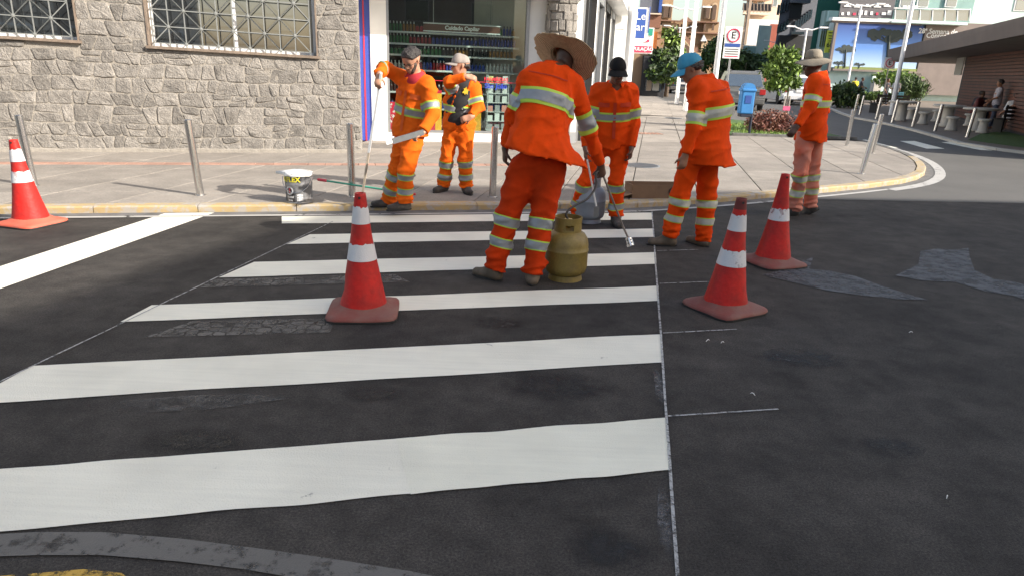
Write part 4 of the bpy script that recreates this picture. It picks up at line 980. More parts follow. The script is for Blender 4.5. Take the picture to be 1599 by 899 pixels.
class SDF:
    def __init__(s, h): s.h = h; s.p = []; s.cuts = []; s.wr = None
    def cap(s, a, b, ra, rb=None, side=None, sc=1.0, k=.03, sub=False): s.p.append((Vector(a), Vector(b), ra, ra if rb is None else rb, side, sc, k, sub)); return s
    def cutnow(s, o, n): s.p.append((np.array(o, float), np.array(Vector(n).normalized(), float))); return s
    def cut(s, o, n, c=None, r=9.0): s.cuts.append((np.array(o, float), np.array(Vector(n).normalized(), float), None if c is None else np.array(c, float), r)); return s
    def mesh(s):
        lo = np.min([[min(a[i], b[i]) - max(ra, rb) * max(1, sc) for i in range(3)] for a, b, ra, rb, sd, sc, k, sub in [q for q in s.p if len(q) > 2] if not sub], axis=0) - .04
        hi = np.max([[max(a[i], b[i]) + max(ra, rb) * max(1, sc) for i in range(3)] for a, b, ra, rb, sd, sc, k, sub in [q for q in s.p if len(q) > 2] if not sub], axis=0) + .04
        n = np.ceil((hi - lo) / s.h).astype(int) + 1
        F = np.full(n, .3); ax = [lo[i] + np.arange(n[i]) * s.h for i in range(3)]
        GG = None
        for q_ in s.p:
            if len(q_) == 2:
                if GG is None: GG = np.stack(np.meshgrid(*ax, indexing='ij'), -1)
                F = np.maximum(F, (GG - q_[0]) @ q_[1]); continue
            a, b, ra, rb, sd, sc, k, sub = q_
            m = max(ra, rb) * max(1, sc) + k + .05
            i0 = [max(0, int((min(a[i], b[i]) - m - lo[i]) / s.h)) for i in range(3)]; i1 = [min(n[i], int((max(a[i], b[i]) + m - lo[i]) / s.h) + 2) for i in range(3)]
            if any(i1[i] <= i0[i] for i in range(3)): continue
            G = np.stack(np.meshgrid(ax[0][i0[0]:i1[0]], ax[1][i0[1]:i1[1]], ax[2][i0[2]:i1[2]], indexing='ij'), -1)
            d = cap_d(G, a, b, ra, rb, sd, sc); s_ = tuple(slice(i0[i], i1[i]) for i in range(3)); f = F[s_]
            if sub:
                hh = np.clip(.5 - .5 * (f + d) / k, 0, 1); F[s_] = f * (1 - hh) + (-d) * hh + k * hh * (1 - hh)
            else:
                hh = np.clip(.5 + .5 * (f - d) / k, 0, 1); F[s_] = f * (1 - hh) + d * hh - k * hh * (1 - hh)
        if s.wr or s.cuts:
            G = np.stack(np.meshgrid(*ax, indexing='ij'), -1)
            if s.wr: F = F + s.wr(G)
            for o, nn, c, r in s.cuts:
                d = (G - o) @ nn
                if c is not None: d = np.where(((G - c) ** 2).sum(-1) < r * r, d, -9)
                F = np.maximum(F, d)
        return snet(F, lo, s.h)
def to_obj(VQ, name, m, parent, smooth=True, relax=1):
    V, Q = VQ; me = bpy.data.meshes.new(name); me.from_pydata(V.tolist(), [], Q.tolist())
    me.materials.append(MATS[m] if isinstance(m, str) else m)
    if relax:
        b = bmesh.new(); b.from_mesh(me); bmesh.ops.smooth_vert(b, verts=b.verts, factor=.5, use_axis_x=True, use_axis_y=True, use_axis_z=True); b.to_mesh(me); b.free()
    return link(name, me, parent, smooth)
def wrinkle(seed, amp=.006, fs=9.0):
    """isolated creases: ridged waves in a few directions, each only where a slow mask lets it through"""
    r = np.random.RandomState(seed); n = 7; K = r.normal(size=(n, 3)); K[:, 2] = np.abs(K[:, 2]) * 1.3 + .4; K = K / np.linalg.norm(K, axis=1)[:, None] * (fs * r.uniform(1.2, 3.4, n))[:, None]; ph = r.uniform(0, 6.28, n)
    Wp = r.normal(size=(3, 3)) * 4.5; Mk = r.normal(size=(n, 3)) * 7.0; mp_ = r.uniform(0, 6.28, n); Lo = r.normal(size=(3, 3)) * 6
    def f(P):
        P2 = P + .04 * np.sin(P @ Wp)
        a = .35 * np.sin((P @ Lo)).sum(-1) / 3
        for i in range(n):
            m = np.clip(np.sin(P @ Mk[i] + mp_[i]) * 1.3, 0, 1)
            a = a - m * ((1 - np.abs(np.sin(P2 @ K[i] + ph[i]))) ** 3 * 1.3 - .25)
        return a * amp
    return f
def band(VQ, bone, t0, t1, rmax, name, m, parent, off=.005, only=None, planes=None):
    """a strip of cloth that follows the garment between two planes across a bone"""
    V, Q = VQ; a, b = Vector(bone[0]), Vector(bone[1]); d = (b - a); L_ = d.length; dn = d.normalized(); A = np.array(a)
    t = (V - A) @ np.array(dn) / L_; dist = np.linalg.norm(V - A - (t * L_)[:, None] * np.array(dn), axis=1)
    ok = (t > t0 - .15) & (t < t1 + .15) & (dist < rmax)
    if only is not None: ok &= only(V)
    f = Q[ok[Q].all(1)]
    if not len(f): return None
    used = np.unique(f); mp = -np.ones(len(V), int); mp[used] = np.arange(len(used))
    bm_ = bmesh.new(); vs = [bm_.verts.new(V[i]) for i in used]
    for q in mp[f]:
        try: bm_.faces.new([vs[i] for i in q])
        except ValueError: pass
    for _ in range(2): bmesh.ops.smooth_vert(bm_, verts=bm_.verts, factor=.5, use_axis_x=True, use_axis_y=True, use_axis_z=True)
    for tt, sg in ((t0, 1), (t1, -1)):
        bmesh.ops.bisect_plane(bm_, geom=bm_.verts[:] + bm_.edges[:] + bm_.faces[:], plane_co=a + d * tt, plane_no=dn * sg, clear_inner=True)
    bm_.normal_update()
    cen = a + d * ((t0 + t1) / 2)
    nr = {v: v.normal.copy() for v in bm_.verts}
    s_ = 1 if sum(nr[v].dot(v.co - cen) for v in bm_.verts) > 0 else -1
    for v in bm_.verts: v.co += nr[v] * (off * s_)
    me = bpy.data.meshes.new(name); bm_.to_mesh(me); bm_.free(); me.materials.append(MATS[m])
    return link(name, me, parent, True)

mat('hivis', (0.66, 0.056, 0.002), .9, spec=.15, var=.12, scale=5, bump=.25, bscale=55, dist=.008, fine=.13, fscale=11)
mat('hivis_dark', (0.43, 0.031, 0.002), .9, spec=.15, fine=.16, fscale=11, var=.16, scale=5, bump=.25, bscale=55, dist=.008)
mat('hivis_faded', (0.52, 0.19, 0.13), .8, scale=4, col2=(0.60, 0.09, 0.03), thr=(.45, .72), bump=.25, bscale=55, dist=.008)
mat('hivis_sun', (0.72, 0.12, 0.007), .9, spec=.15, fine=.10, fscale=11, var=.08, scale=5, bump=.25, bscale=55, dist=.008)  # lighter copy of hivis, sunlight put into the colour for two workers
mat('hivis_seam', (0.44, 0.032, 0.003), .85, var=.1, scale=6); mat('hivis_seam_sun', (0.58, 0.09, 0.008), .85, var=.1, scale=6)  # second seam tone is the lighter copy for the workers in sun
mat('reflective', (0.25, 0.27, 0.285), .45, .15, var=.10, scale=14)
mat('reflective_worn', (0.42, 0.43, 0.38), .6, .05, var=.15, scale=12)
mat('lime_edge', (0.42, 0.60, 0.06), .6, var=.06)
mat('skin_light', (0.42, 0.22, 0.14), .55, var=.08, scale=20); mat('skin_mid', (0.27, 0.13, 0.075), .55, var=.08, scale=20); mat('skin_dark', (0.085, 0.042, 0.026), .5, var=.1, scale=20)
mat('boot', (0.045, 0.04, 0.036), .8, var=.25, scale=9, bump=.3, bscale=40, col2=(.13, .12, .10), thr=(.45, .75)); mat('boot_tan', (0.10, 0.075, 0.05), .8, var=.2, scale=9, col2=(.16, .12, .085), thr=(.45, .75)); mat('sole', (0.02, 0.019, 0.018), .8)
mat('hair_dark', (0.025, 0.02, 0.018), .6, var=.3, scale=40, bump=.8, bscale=60); mat('hair_brown', (0.06, 0.045, 0.035), .6, var=.3, scale=40, bump=.8, bscale=60)
mat('eye_dark', (0.02, 0.015, 0.012), .2); mat('lip', (0.22, 0.08, 0.06), .5); mat('red_shirt', (0.42, 0.02, 0.03), .8, var=.1); mat('black_shirt', (0.02, 0.02, 0.022), .85, var=.15); mat('yellow_print', (0.75, 0.55, 0.04), .7)
mat('glove', (0.035, 0.03, 0.028), .8)
V3 = Vector
def perp(d, ref):
    d = d.normalized(); r = ref - d * ref.dot(d); return r.normalized()
def add_hand(S, wrist, d, pn, curl=.5, k=.012, side=1, scale=1.0, thumb_out=.6):
    """palm and five fingers; d = direction of the hand, pn = palm normal (curl side), side = which edge the thumb leaves"""
    d = d.normalized(); pn = perp(d, pn); w_ = d.cross(pn).normalized() * side      # towards the thumb edge
    palm = wrist + d * .075 * scale
    S.cap(wrist - d * .03, wrist + d * .02, .027 * scale, .027 * scale, pn, .75, .02)
    S.cap(wrist + d * .015, wrist + d * .075 * scale, .036 * scale, .040 * scale, pn, .52, k)
    for i, (o_, ln, rr_) in enumerate(((.030, .072, .0092), (.010, .082, .0095), (-.010, .076, .0092), (-.029, .060, .0082))):
        p = wrist + d * (.085 * scale) + w_ * (o_ * scale); dd = d.copy(); a_ = 0
        for j, fr in enumerate((.42, .32, .26)):
            a_ += curl * (.75 if j == 0 else 1.0)
            dj = d * math.cos(a_) + pn * math.sin(a_); q = p + dj * (ln * fr * scale)
            S.cap(p, q, rr_ * scale * (1 - .06 * j), rr_ * scale * (.94 - .06 * j), None, 1, .006); p = q
    p = wrist + d * .025 * scale + w_ * .028 * scale
    td = (d * .75 + w_ * thumb_out + pn * (.25 + .4 * curl)).normalized(); q = p + td * .048 * scale; S.cap(p, q, .0125 * scale, .011 * scale, None, 1, .014)
    td2 = (d * .9 + w_ * .1 + pn * (.3 + .8 * curl)).normalized(); S.cap(q, q + td2 * .034 * scale, .0108 * scale, .009 * scale, None, 1, .006)
def add_head(S, c, fw, up, sc=1.0):
    """c = head centre, fw = facing, up = up axis of the head"""
    up = up.normalized(); fw = perp(up, fw); rt = fw.cross(up)
    P = lambda x, y, z: c + (rt * x + fw * y + up * z) * sc
    S.cap(P(0, -.022, .035), P(0, .018, .038), .086 * sc, .080 * sc, rt, .90, .02)          # cranium
    S.cap(P(0, .020, .03), P(0, .034, -.055), .066 * sc, .052 * sc, rt, .95, .03)           # face
    S.cap(P(0, .052, -.085), P(0, .035, -.07), .030 * sc, .045 * sc, rt, 1.1, .03)          # jaw and chin
    S.cap(P(-.03, .078, .012), P(.03, .078, .012), .012 * sc, None, None, 1, .016)          # brow
    S.cap(P(0, .088, .0), P(0, .106, -.032), .009 * sc, .0145 * sc, None, 1, .010)          # nose
    S.cap(P(-.013, .096, -.036), P(.013, .096, -.036), .010 * sc, None, None, 1, .006)
    S.cap(P(-.018, .085, -.062), P(.018, .085, -.062), .0095 * sc, None, None, 1, .008)     # lips
    S.cap(P(-.038, .066, -.022), P(-.03, .068, -.03), .018 * sc, None, None, 1, .02); S.cap(P(.038, .066, -.022), P(.03, .068, -.03), .018 * sc, None, None, 1, .02)
    for sx in (-1, 1):
        S.cap(P(sx * .03, .094, -.003), P(sx * .03, .096, -.003), .013 * sc, None, None, 1, .008, True)
        S.cap(P(sx * .077, -.008, .015), P(sx * .080, -.004, -.022), .017 * sc, .012 * sc, rt, .45, .008)
    return P, rt, fw, up
def worker(name, base, label, J, fw, hem, cloth, trous, skin, boots='boot', seed=1, headdir=None, headup=None, hands=None, refl='reflective', sleeve=(.070, .058, .047), waist=1.0, thin=1.0, chest_t=(.38, .50), arm_t=None, leg_t=((.13, .25), (.52, .66)), feet=None, collar=True, trad=(.105, .083, .088), open_front=None, vneck=False, hemn=(0, 0, -1), trim='hivis_seam'):
    """J: joints in world space (hipL hipR kneeL kneeR ankL ankR pelvis chest neck head shL shR elL elR wrL wrR); L/R = left/right in the picture"""
    t = thing(name, base, label, 'person', 'road workers in orange')
    fw = V3(fw).normalized(); up = V3((0, 0, 1)); sideax = (J['shR'] - J['shL']).normalized(); spine = (J['neck'] - J['pelvis'])
    # ---------- body, one continuous surface
    S = SDF(.0085)
    hd = V3(headdir or fw); hu = V3(headup or (0, 0, 1))
    P, rt, hf, hu = add_head(S, J['head'], hd, hu)
    S.cap(J['neck'] - spine.normalized() * .03, P(0, -.012, -.05), .058, .054, None, 1, .03)
    S.cap(J['neck'] - spine.normalized() * .06, J['chest'], .085, .105, sideax, 1.3, .05)
    S.cap(J['chest'], J['pelvis'], .105, .105, sideax, 1.25, .05)
    for s_ in 'LR':
        S.cap(J['sh' + s_], J['el' + s_], .046, .038, None, 1, .04); S.cap(J['el' + s_], J['wr' + s_], .037, .028, None, 1, .02)
        S.cap(J['hip' + s_], J['knee' + s_], .078, .055, None, 1, .04); S.cap(J['knee' + s_], J['ank' + s_], .052, .038, None, 1, .03)
        S.cap(J['ank' + s_], J['ank' + s_] + V3((0, 0, -.03)), .038, .036, None, 1, .02)
        h_ = (hands or {}).get(s_)
        dflt = (J['wr' + s_] - J['el' + s_])
        if h_ is None: h_ = dict(d=dflt, pn=-sideax if s_ == 'R' else sideax, curl=.45, side=1 if s_ == 'L' else -1)
        add_hand(S, J['wr' + s_], V3(h_.get('d', dflt)), V3(h_.get('pn', (0, 0, 1))), h_.get('curl', .5), side=h_.get('side', 1), scale=h_.get('scale', 1.0))
    body = to_obj(S.mesh(), 'body', skin, t)
    for sx in (-1, 1):
        MB().lathe([(.001, -.008), (.008, -.005), (.0105, 0), (.008, .005), (.001, .008)], P(sx * .030, .0875, -.003), 8, rt, hu).build('eye', 'eye_dark', t, smooth=True)
    mb = MB(); mb.tube([P(-.022, .0905, -.062), P(0, .0965, -.0635), P(.022, .0905, -.062)], [.002, .0035, .002], 6); mb.build('mouth', 'lip', t)
    # ---------- jacket
    S = SDF(.0125); k = .05
    nk = J['neck']; ch = J['chest']; pv = J['pelvis']; hm = hem
    sd = spine.normalized()
    S.cap(nk - sd * .075 - sideax * .10, nk - sd * .075 + sideax * .10, .085, .085, None, 1, k)
    S.cap(nk - sd * .12, ch, .128 * thin, .142 * thin, sideax, 1.42, k); S.cap(ch, pv, .142 * thin, .150 * thin * waist, sideax, 1.36, k)
    hd_ = ((hm - pv).normalized() * .35 + V3((0, 0, -.65))).normalized(); S.cap(pv, hm + hd_ * .16, .152 * thin * waist, .186 * thin * waist, sideax, 1.30, k)
    S.cutnow(hm, hemn)
    for s_ in 'LR':
        S.cap(J['sh' + s_], J['el' + s_], sleeve[0] * 1.08, sleeve[1] * 1.05, None, 1, .07); S.cap(J['el' + s_], J['wr' + s_], sleeve[1] * 1.05, sleeve[2] * 1.02, None, 1, .03)
        dv_ = (J['wr' + s_] - J['el' + s_]).normalized(); S.cut(J['wr' + s_] - dv_ * .012, dv_, J['wr' + s_], .12)
    if vneck: S.cap(nk + fw * .12 + V3((0, 0, .02)), nk + fw * .15 - sd * .14 * vneck, .050 * vneck, .008, None, 1, .02, True)
    S.cap(nk + sd * .05, nk + sd * .3, .068, .1, None, 1, .02, True)
    if open_front: open_front(S)
    S.wr = wrinkle(seed, .0095, 8.5)
    JV = S.mesh(); jk = to_obj(JV, 'jacket', cloth, t)
    if collar:
        mb = MB(); n = 22; vs = []; c0 = nk + sd * .005
        for i, (rr_, zz) in enumerate(((.074, -.015), (.079, .028), (.083, .042), (.092, .022), (.104, -.006))):
            for q in range(n):
                a_ = -2.65 + 5.3 * q / (n - 1); dirv = -fw * math.cos(a_) + sideax * math.sin(a_); vs.append(c0 + dirv * rr_ * (1.0 if abs(a_) < 2 else 1.06) + sd * zz - sd * (.012 * abs(a_)))
        mb.add(vs, [(i * n + q, i * n + q + 1, (i + 1) * n + q + 1, (i + 1) * n + q) for i in range(4) for q in range(n - 1)]); mb.build('collar', cloth, t, smooth=True)
    # ---------- placket, chest pockets, back yoke: cloth pieces draped on the jacket
    Vn = JV[0]; p0 = pv
    def drape(name, s0, s1, h0, h1, sign, ni, nj, off=.006):
        pts2 = []; rel = Vn - np.array(p0); cs_, ch_, cf_ = rel @ np.array(sideax), rel @ np.array(sd), (rel @ np.array(fw)) * sign
        for j in range(nj + 1):
            for i in range(ni + 1):
                a_, b_ = s0 + (s1 - s0) * i / ni, h0 + (h1 - h0) * j / nj; m_ = (np.abs(cs_ - a_) < .016) & (np.abs(ch_ - b_) < .016)
                if not m_.any(): return
                k_ = np.argmax(np.where(m_, cf_, -9)); pts2.append(V3(p0) + sideax * a_ + sd * b_ + (V3(Vn[k_]) - V3(p0) - sideax * float(cs_[k_]) - sd * float(ch_[k_])) + fw * (sign * off))
        n_ = ni + 1; MB().add(pts2, [(j * n_ + i, j * n_ + i + 1, (j + 1) * n_ + i + 1, (j + 1) * n_ + i) for j in range(nj) for i in range(ni)]).build(name, trim, t, smooth=True)
    Ls = spine.length
    if not open_front: drape('placket', -.016, .016, .02, Ls - .16, 1, 2, 14)
    if not open_front:
        for s_ in (-1, 1): drape('pocket_flap', s_ * .055, s_ * .165, Ls * .62, Ls * .70, 1, 5, 3)
    drape('back_yoke', -.15, .15, Ls * .80, Ls * .815, -1, 10, 1, .004)
    # ---------- trousers
    S = SDF(.0125)
    S.cap(pv + V3((0, 0, .0)), (J['hipL'] + J['hipR']) / 2, .118, .120, sideax, 1.18, .05)
    for s_ in 'LR':
        S.cap(J['hip' + s_], J['knee' + s_], trad[0], trad[1], None, 1, .05); S.cap(J['knee' + s_], J['ank' + s_], trad[1], trad[2] * .92, None, 1, .03)
        S.cut(J['ank' + s_] + (J['ank' + s_] - J['knee' + s_]).normalized() * .012, J['ank' + s_] - J['knee' + s_], J['ank' + s_], .2)
    wk = wrinkle(seed + 50, .0105, 8.0)
    def tw(G, wk=wk):
        a = wk(G)
        for s_ in 'LR':
            kn, an = np.array(J['knee' + s_]), np.array(J['ank' + s_]); ab = an - kn; tt = ((G - kn) @ ab) / (ab @ ab); near = ((G - (kn + an) / 2) ** 2).sum(-1) < .09
            ph = tt * 46 + 2.2 * np.sin(G[..., 0] * 23 + seed) + 1.6 * np.sin(G[..., 1] * 19)
            a = a + np.where(near, .008 * np.sin(ph) * np.clip((tt - .62) / .3, 0, 1) + .006 * np.sin(ph * .8) * np.exp(-((tt - .0) / .16) ** 2), 0)
        return a
    S.wr = tw
    TV = S.mesh(); to_obj(TV, 'trousers', trous, t)
    # ---------- reflective bands: lime underlay and silver strip
    def limb_only(a, b, others):
        def f(V):
            d0 = cap_d(V, a, b, 0, 0); ok = np.ones(len(V), bool)
            for (c, d, ra) in others: ok &= d0 < cap_d(V, c, d, 0, 0) + ra
            return ok
        return f
    tb = (pv, nk)
    arms = [(J['shL'], J['elL'], -.10), (J['shR'], J['elR'], -.10), (J['elL'], J['wrL'], -.10), (J['elR'], J['wrR'], -.10)]
    w_ = chest_t[1] - chest_t[0]
    def torso_only(V):
        ok = np.ones(len(V), bool)
        for (c, d, ra) in arms: ok &= cap_d(V, c, d, 0, 0) > sleeve[0] * 1.16
        return ok
    band(JV, tb, chest_t[0], chest_t[1], .36, 'lime_trim', 'lime_edge', t, .004, torso_only)
    band(JV, tb, chest_t[0] + w_ * .19, chest_t[1] - w_ * .19, .36, 'reflective_band', refl, t, .007, torso_only)
    for s_ in 'LR':
        at_ = (arm_t or {}).get(s_, (.52, .82)); wa = at_[1] - at_[0]; bone = (J['sh' + s_], J['el' + s_]); oth = [(pv, nk - sd * .06, .0)]
        on = limb_only(bone[0], bone[1], oth)
        band(JV, bone, at_[0], at_[1], .13, 'lime_trim', 'lime_edge', t, .004, on); band(JV, bone, at_[0] + wa * .2, at_[1] - wa * .2, .13, 'reflective_band', refl, t, .007, on)
        bone = (J['knee' + s_], J['ank' + s_]); o_ = 'R' if s_ == 'L' else 'L'; on = limb_only(bone[0], bone[1], [(J['knee' + o_], J['ank' + o_], 0)])
        for (a_, b_) in leg_t:
            wa = b_ - a_
            band(TV, bone, a_, b_, .16, 'lime_trim', 'lime_edge', t, .004, on); band(TV, bone, a_ + wa * .12, b_ - wa * .12, .16, 'reflective_band', refl, t, .007, on)
    # ---------- boots
    for s_ in 'LR':
        ft = (feet or {}).get(s_, {}); fd = V3(ft.get('d', fw)); a = J['ank' + s_]; pitch = ft.get('pitch', 0.0)
        fd = V3((fd.x, fd.y, 0)).normalized(); g0 = ft.get('z', base[2])
        dn = V3((0, 0, -1)); fdp = fd * math.cos(pitch) + dn * math.sin(pitch); dnp = dn * math.cos(pitch) - fd * math.sin(pitch)
        an = V3((a.x, a.y, a.z)); hgt_ = max(.06, a.z - g0) if pitch == 0 else .085
        S = SDF(.009); heel = an + dnp * (hgt_ - .04) - fdp * .035; toe = an + dnp * (hgt_ - .034) + fdp * .17; sdx = fdp.cross(dnp)
        S.cap(an + V3((0, 0, .03)), an + dnp * .02, .052, .052, None, 1, .03); S.cap(an + dnp * .01, heel + fdp * .02, .050, .042, None, 1, .03)
        S.cap(an + dnp * .02 + fdp * .02, toe - fdp * .05, .046, .036, None, 1, .03); S.cap(heel, toe, .040, .034, sdx, 1.22, .02)
        S.cut(an + dnp * hgt_, dnp)
        bo = to_obj(S.mesh(), 'boot', boots, t)
        mb = MB(); n = 20; vs = []
        for zz, gr_ in ((.0, 1.0), (-.016, 1.04), (-.018, .98)):
            for q in range(n):
                c_, s__ = math.cos(2 * math.pi * q / n), math.sin(2 * math.pi * q / n); L2 = (toe - heel).length / 2
                vs.append((heel + toe) / 2 + fdp * (c_ * (L2 + .042) * gr_) + sdx * (s__ * .047 * gr_ * (1 + .12 * c_)) + dnp * (hgt_ - (an - heel).dot(-dnp) + (zz + .001)))
        mb.add(vs, [(r_ * n + q, r_ * n + (q + 1) % n, (r_ + 1) * n + (q + 1) % n, (r_ + 1) * n + q) for r_ in range(2) for q in range(n)] + [tuple(range(2 * n, 3 * n))]); mb.build('sole', 'sole', bo)
    return t, P, rt, hf, hu, J
def hair_shell(t, P, rt, hf, hu, m, low=-.02, front=.045, vol=.010, seed=0, top=None):
    S = SDF(.008); S.cap(P(0, -.022, .035), P(0, .018, .040), .086 + vol, .079 + vol, rt, .93, .02); S.cap(P(0, -.045, .0), P(0, -.04, -.03), .066 + vol, .055, rt, 1.0, .03)
    S.wr = wrinkle(seed, .008, 30)
    if top is not None: S.cut(P(0, 0, top), hu)
    S.cut(P(0, 0, low), -hu); S.cut(P(0, front, .02), hf * 1.0 - hu * 1.1)
    return to_obj(S.mesh(), 'hair', m, t)
def cap_hat(P, rt, hf, hu, label, m, brim, cat='cap', logo=None, tip=0.0, parent=None):
    """baseball cap as one top-level thing sitting on the head"""
    t = thing('cap', P(0, 0, .06), label, cat) if parent is None else parent
    S = SDF(.006); S.cap(P(0, -.022, .042), P(0, .020, .046), .092, .087, rt, .92, .02); S.cap(P(0, .045, .05), P(0, .034, .095), .046, .040, rt, 1.25, .03); S.cap(P(0, -.03, .07), P(0, .02, .105), .05, .035, rt, 1.0, .03)
    S.cut(P(0, 0, .034), -hu - hf * .05); S.cap(P(0, -.022, .02), P(0, .016, .02), .084, .078, rt, .9, .004, True)
    to_obj(S.mesh(), 'crown', m, t)
    mb = MB(); n = 16; vs = []; rows = 8
    for th in (0, -.005):
        for i in range(rows + 1):
            for q in range(n + 1):
                a_ = -1.08 + 2.16 * q / n; r_in = .092; ext = .092 * math.cos(a_ * .95) ** .7 if abs(a_ * .95) < 1.57 else 0
                r_ = r_in + ext * i / rows; x = math.sin(a_) * r_ * (.92 - .16 * i / rows); y = math.cos(a_) * r_ + .008; z = .040 - .016 * (x / .09) ** 2 - brim * (i / rows) * .06 + th
                vs.append(P(x, y, z))
    N_ = (rows + 1) * (n + 1)
    fs = []
    for s__ in (0, 1):
        for i in range(rows):
            for q in range(n):
                f = (s__ * N_ + i * (n + 1) + q, s__ * N_ + i * (n + 1) + q + 1, s__ * N_ + (i + 1) * (n + 1) + q + 1, s__ * N_ + (i + 1) * (n + 1) + q); fs.append(f if s__ else f[::-1])
    for q in range(n): a0 = rows * (n + 1) + q; fs.append((a0, a0 + 1, N_ + a0 + 1, N_ + a0))
    mb.add(vs, fs); mb.build('visor', m, t, smooth=True)
    MB().lathe([(.001, .0), (.008, .0), (.006, .006), (.001, .008)], P(0, 0, .1385), 8, rt, hu).build('button', m, t)
    return t
def brim_hat(c, ax, xdir, label, m, R_, crown_r, crown_h, droop, wave=.0, seed=0, name='sun_hat', fray=0.0, band_m=None, curl=0.0):
    t = thing(name, c, label, 'hat'); ax = V3(ax).normalized(); X = perp(ax, V3(xdir)); Y = ax.cross(X)
    def pt(r_, z, a_): return c + X * (math.cos(a_) * r_) + Y * (math.sin(a_) * r_ * .96) + ax * z
    n = 64; mb = MB(); prof = [(.001, crown_h), (crown_r * .45, crown_h * .985), (crown_r * .75, crown_h * .9), (crown_r * .92, crown_h * .66), (crown_r * .99, crown_h * .3), (crown_r * 1.03, .0)]
    vs = [pt(r_, z, 2 * math.pi * q / n) for r_, z in prof for q in range(n)]
    mb.add(vs, [(i * n + q, (i + 1) * n + q, (i + 1) * n + (q + 1) % n, i * n + (q + 1) % n) for i in range(len(prof) - 1) for q in range(n)]); cr0 = mb.build('crown', m, t, smooth=True)
    md = cr0.modifiers.new('thick', 'SOLIDIFY'); md.thickness = .004; md.offset = -1
    mb = MB(); vs = []; rows = 10
    for i in range(rows + 1):
        u = i / rows; r_ = crown_r * 1.02 + (R_ - crown_r) * u
        for q in range(n):
            a_ = 2 * math.pi * q / n; j = 1 + (fray * (mnoise.noise((q * 1.7, seed, 0))) if i == rows else 0)
            z = -droop * u ** 1.4 + wave * u * math.sin(2 * a_ + seed) + curl * u * u * abs(math.cos(a_)) + .006 * u * mnoise.noise((math.cos(a_) * 3, math.sin(a_) * 3, seed + u * 2))
            vs.append(pt(r_ * j, z, a_))
    mb.add(vs, [(i * n + q, (i + 1) * n + q, (i + 1) * n + (q + 1) % n, i * n + (q + 1) % n) for i in range(rows) for q in range(n)]); br = mb.build('brim', m, t, smooth=True)
    md = br.modifiers.new('thick', 'SOLIDIFY'); md.thickness = .004; md.offset = 0
    if band_m:
        mb = MB(); vs = [pt(crown_r * (1.035 + .0), z, 2 * math.pi * q / n) for z in (.004, .032) for q in range(n)]; mb.add(vs, [(q, (q + 1) % n, n + (q + 1) % n, n + q) for q in range(n)]); mb.build('hat_band', band_m, t)
    return t
# ================================================================== THE SIX ROAD WORKERS
def straw_mat():
    m = bpy.data.materials.new('straw'); m.use_nodes = True; MATS['straw'] = m; nt = m.node_tree; N = nt.nodes; L = nt.links; b = N['Principled BSDF']; b.inputs['Roughness'].default_value = .6
    tc = N.new('ShaderNodeTexCoord'); wv = N.new('ShaderNodeTexWave'); wv.wave_type = 'RINGS'; wv.rings_direction = 'SPHERICAL'; wv.inputs['Scale'].default_value = 26; wv.inputs['Distortion'].default_value = 1.5; wv.inputs['Detail'].default_value = 3; wv.inputs['Detail Scale'].default_value = 6
    L.new(tc.outputs['Object'], wv.inputs['Vector'])
    n = N.new('ShaderNodeTexNoise'); n.inputs['Scale'].default_value = 45; L.new(tc.outputs['Object'], n.inputs['Vector'])
    r = N.new('ShaderNodeValToRGB'); r.color_ramp.elements[0].color = (.20, .12, .06, 1); r.color_ramp.elements[1].color = (.62, .46, .27, 1); r.color_ramp.elements[0].position = .3; r.color_ramp.elements[1].position = .7
    mu = N.new('ShaderNodeMix'); mu.inputs[0].default_value = .5; L.new(wv.outputs['Fac'], mu.inputs[2]); L.new(n.outputs['Fac'], mu.inputs[3]); L.new(mu.outputs[0], r.inputs[0]); L.new(r.outputs[0], b.inputs['Base Color'])
    bp = N.new('ShaderNodeBump'); bp.inputs['Strength'].default_value = .8; bp.inputs['Distance'].default_value = .006; L.new(mu.outputs[0], bp.inputs['Height']); L.new(bp.outputs[0], b.inputs['Normal'])
    # loose weave: some light comes through
    tl = N.new('ShaderNodeBsdfTranslucent'); tl.inputs[0].default_value = (.55, .36, .18, 1); mx = N.new('ShaderNodeMixShader'); mx.inputs[0].default_value = .12; L.new(b.outputs[0], mx.inputs[1]); L.new(tl.outputs[0], mx.inputs[2]); L.new(mx.outputs[0], N['Material Output'].inputs[0])
straw_mat()
mat('cap_black', (0.011, 0.011, 0.012), .9, spec=.2); mat('cap_blue', (0.035, 0.25, 0.40), .75, var=.1, bump=.2, bscale=60); mat('cap_grey', (0.27, 0.235, 0.21), .8, var=.1, bump=.2, bscale=60); mat('hat_khaki', (0.24, 0.205, 0.155), .85, var=.1, bump=.3, bscale=60)

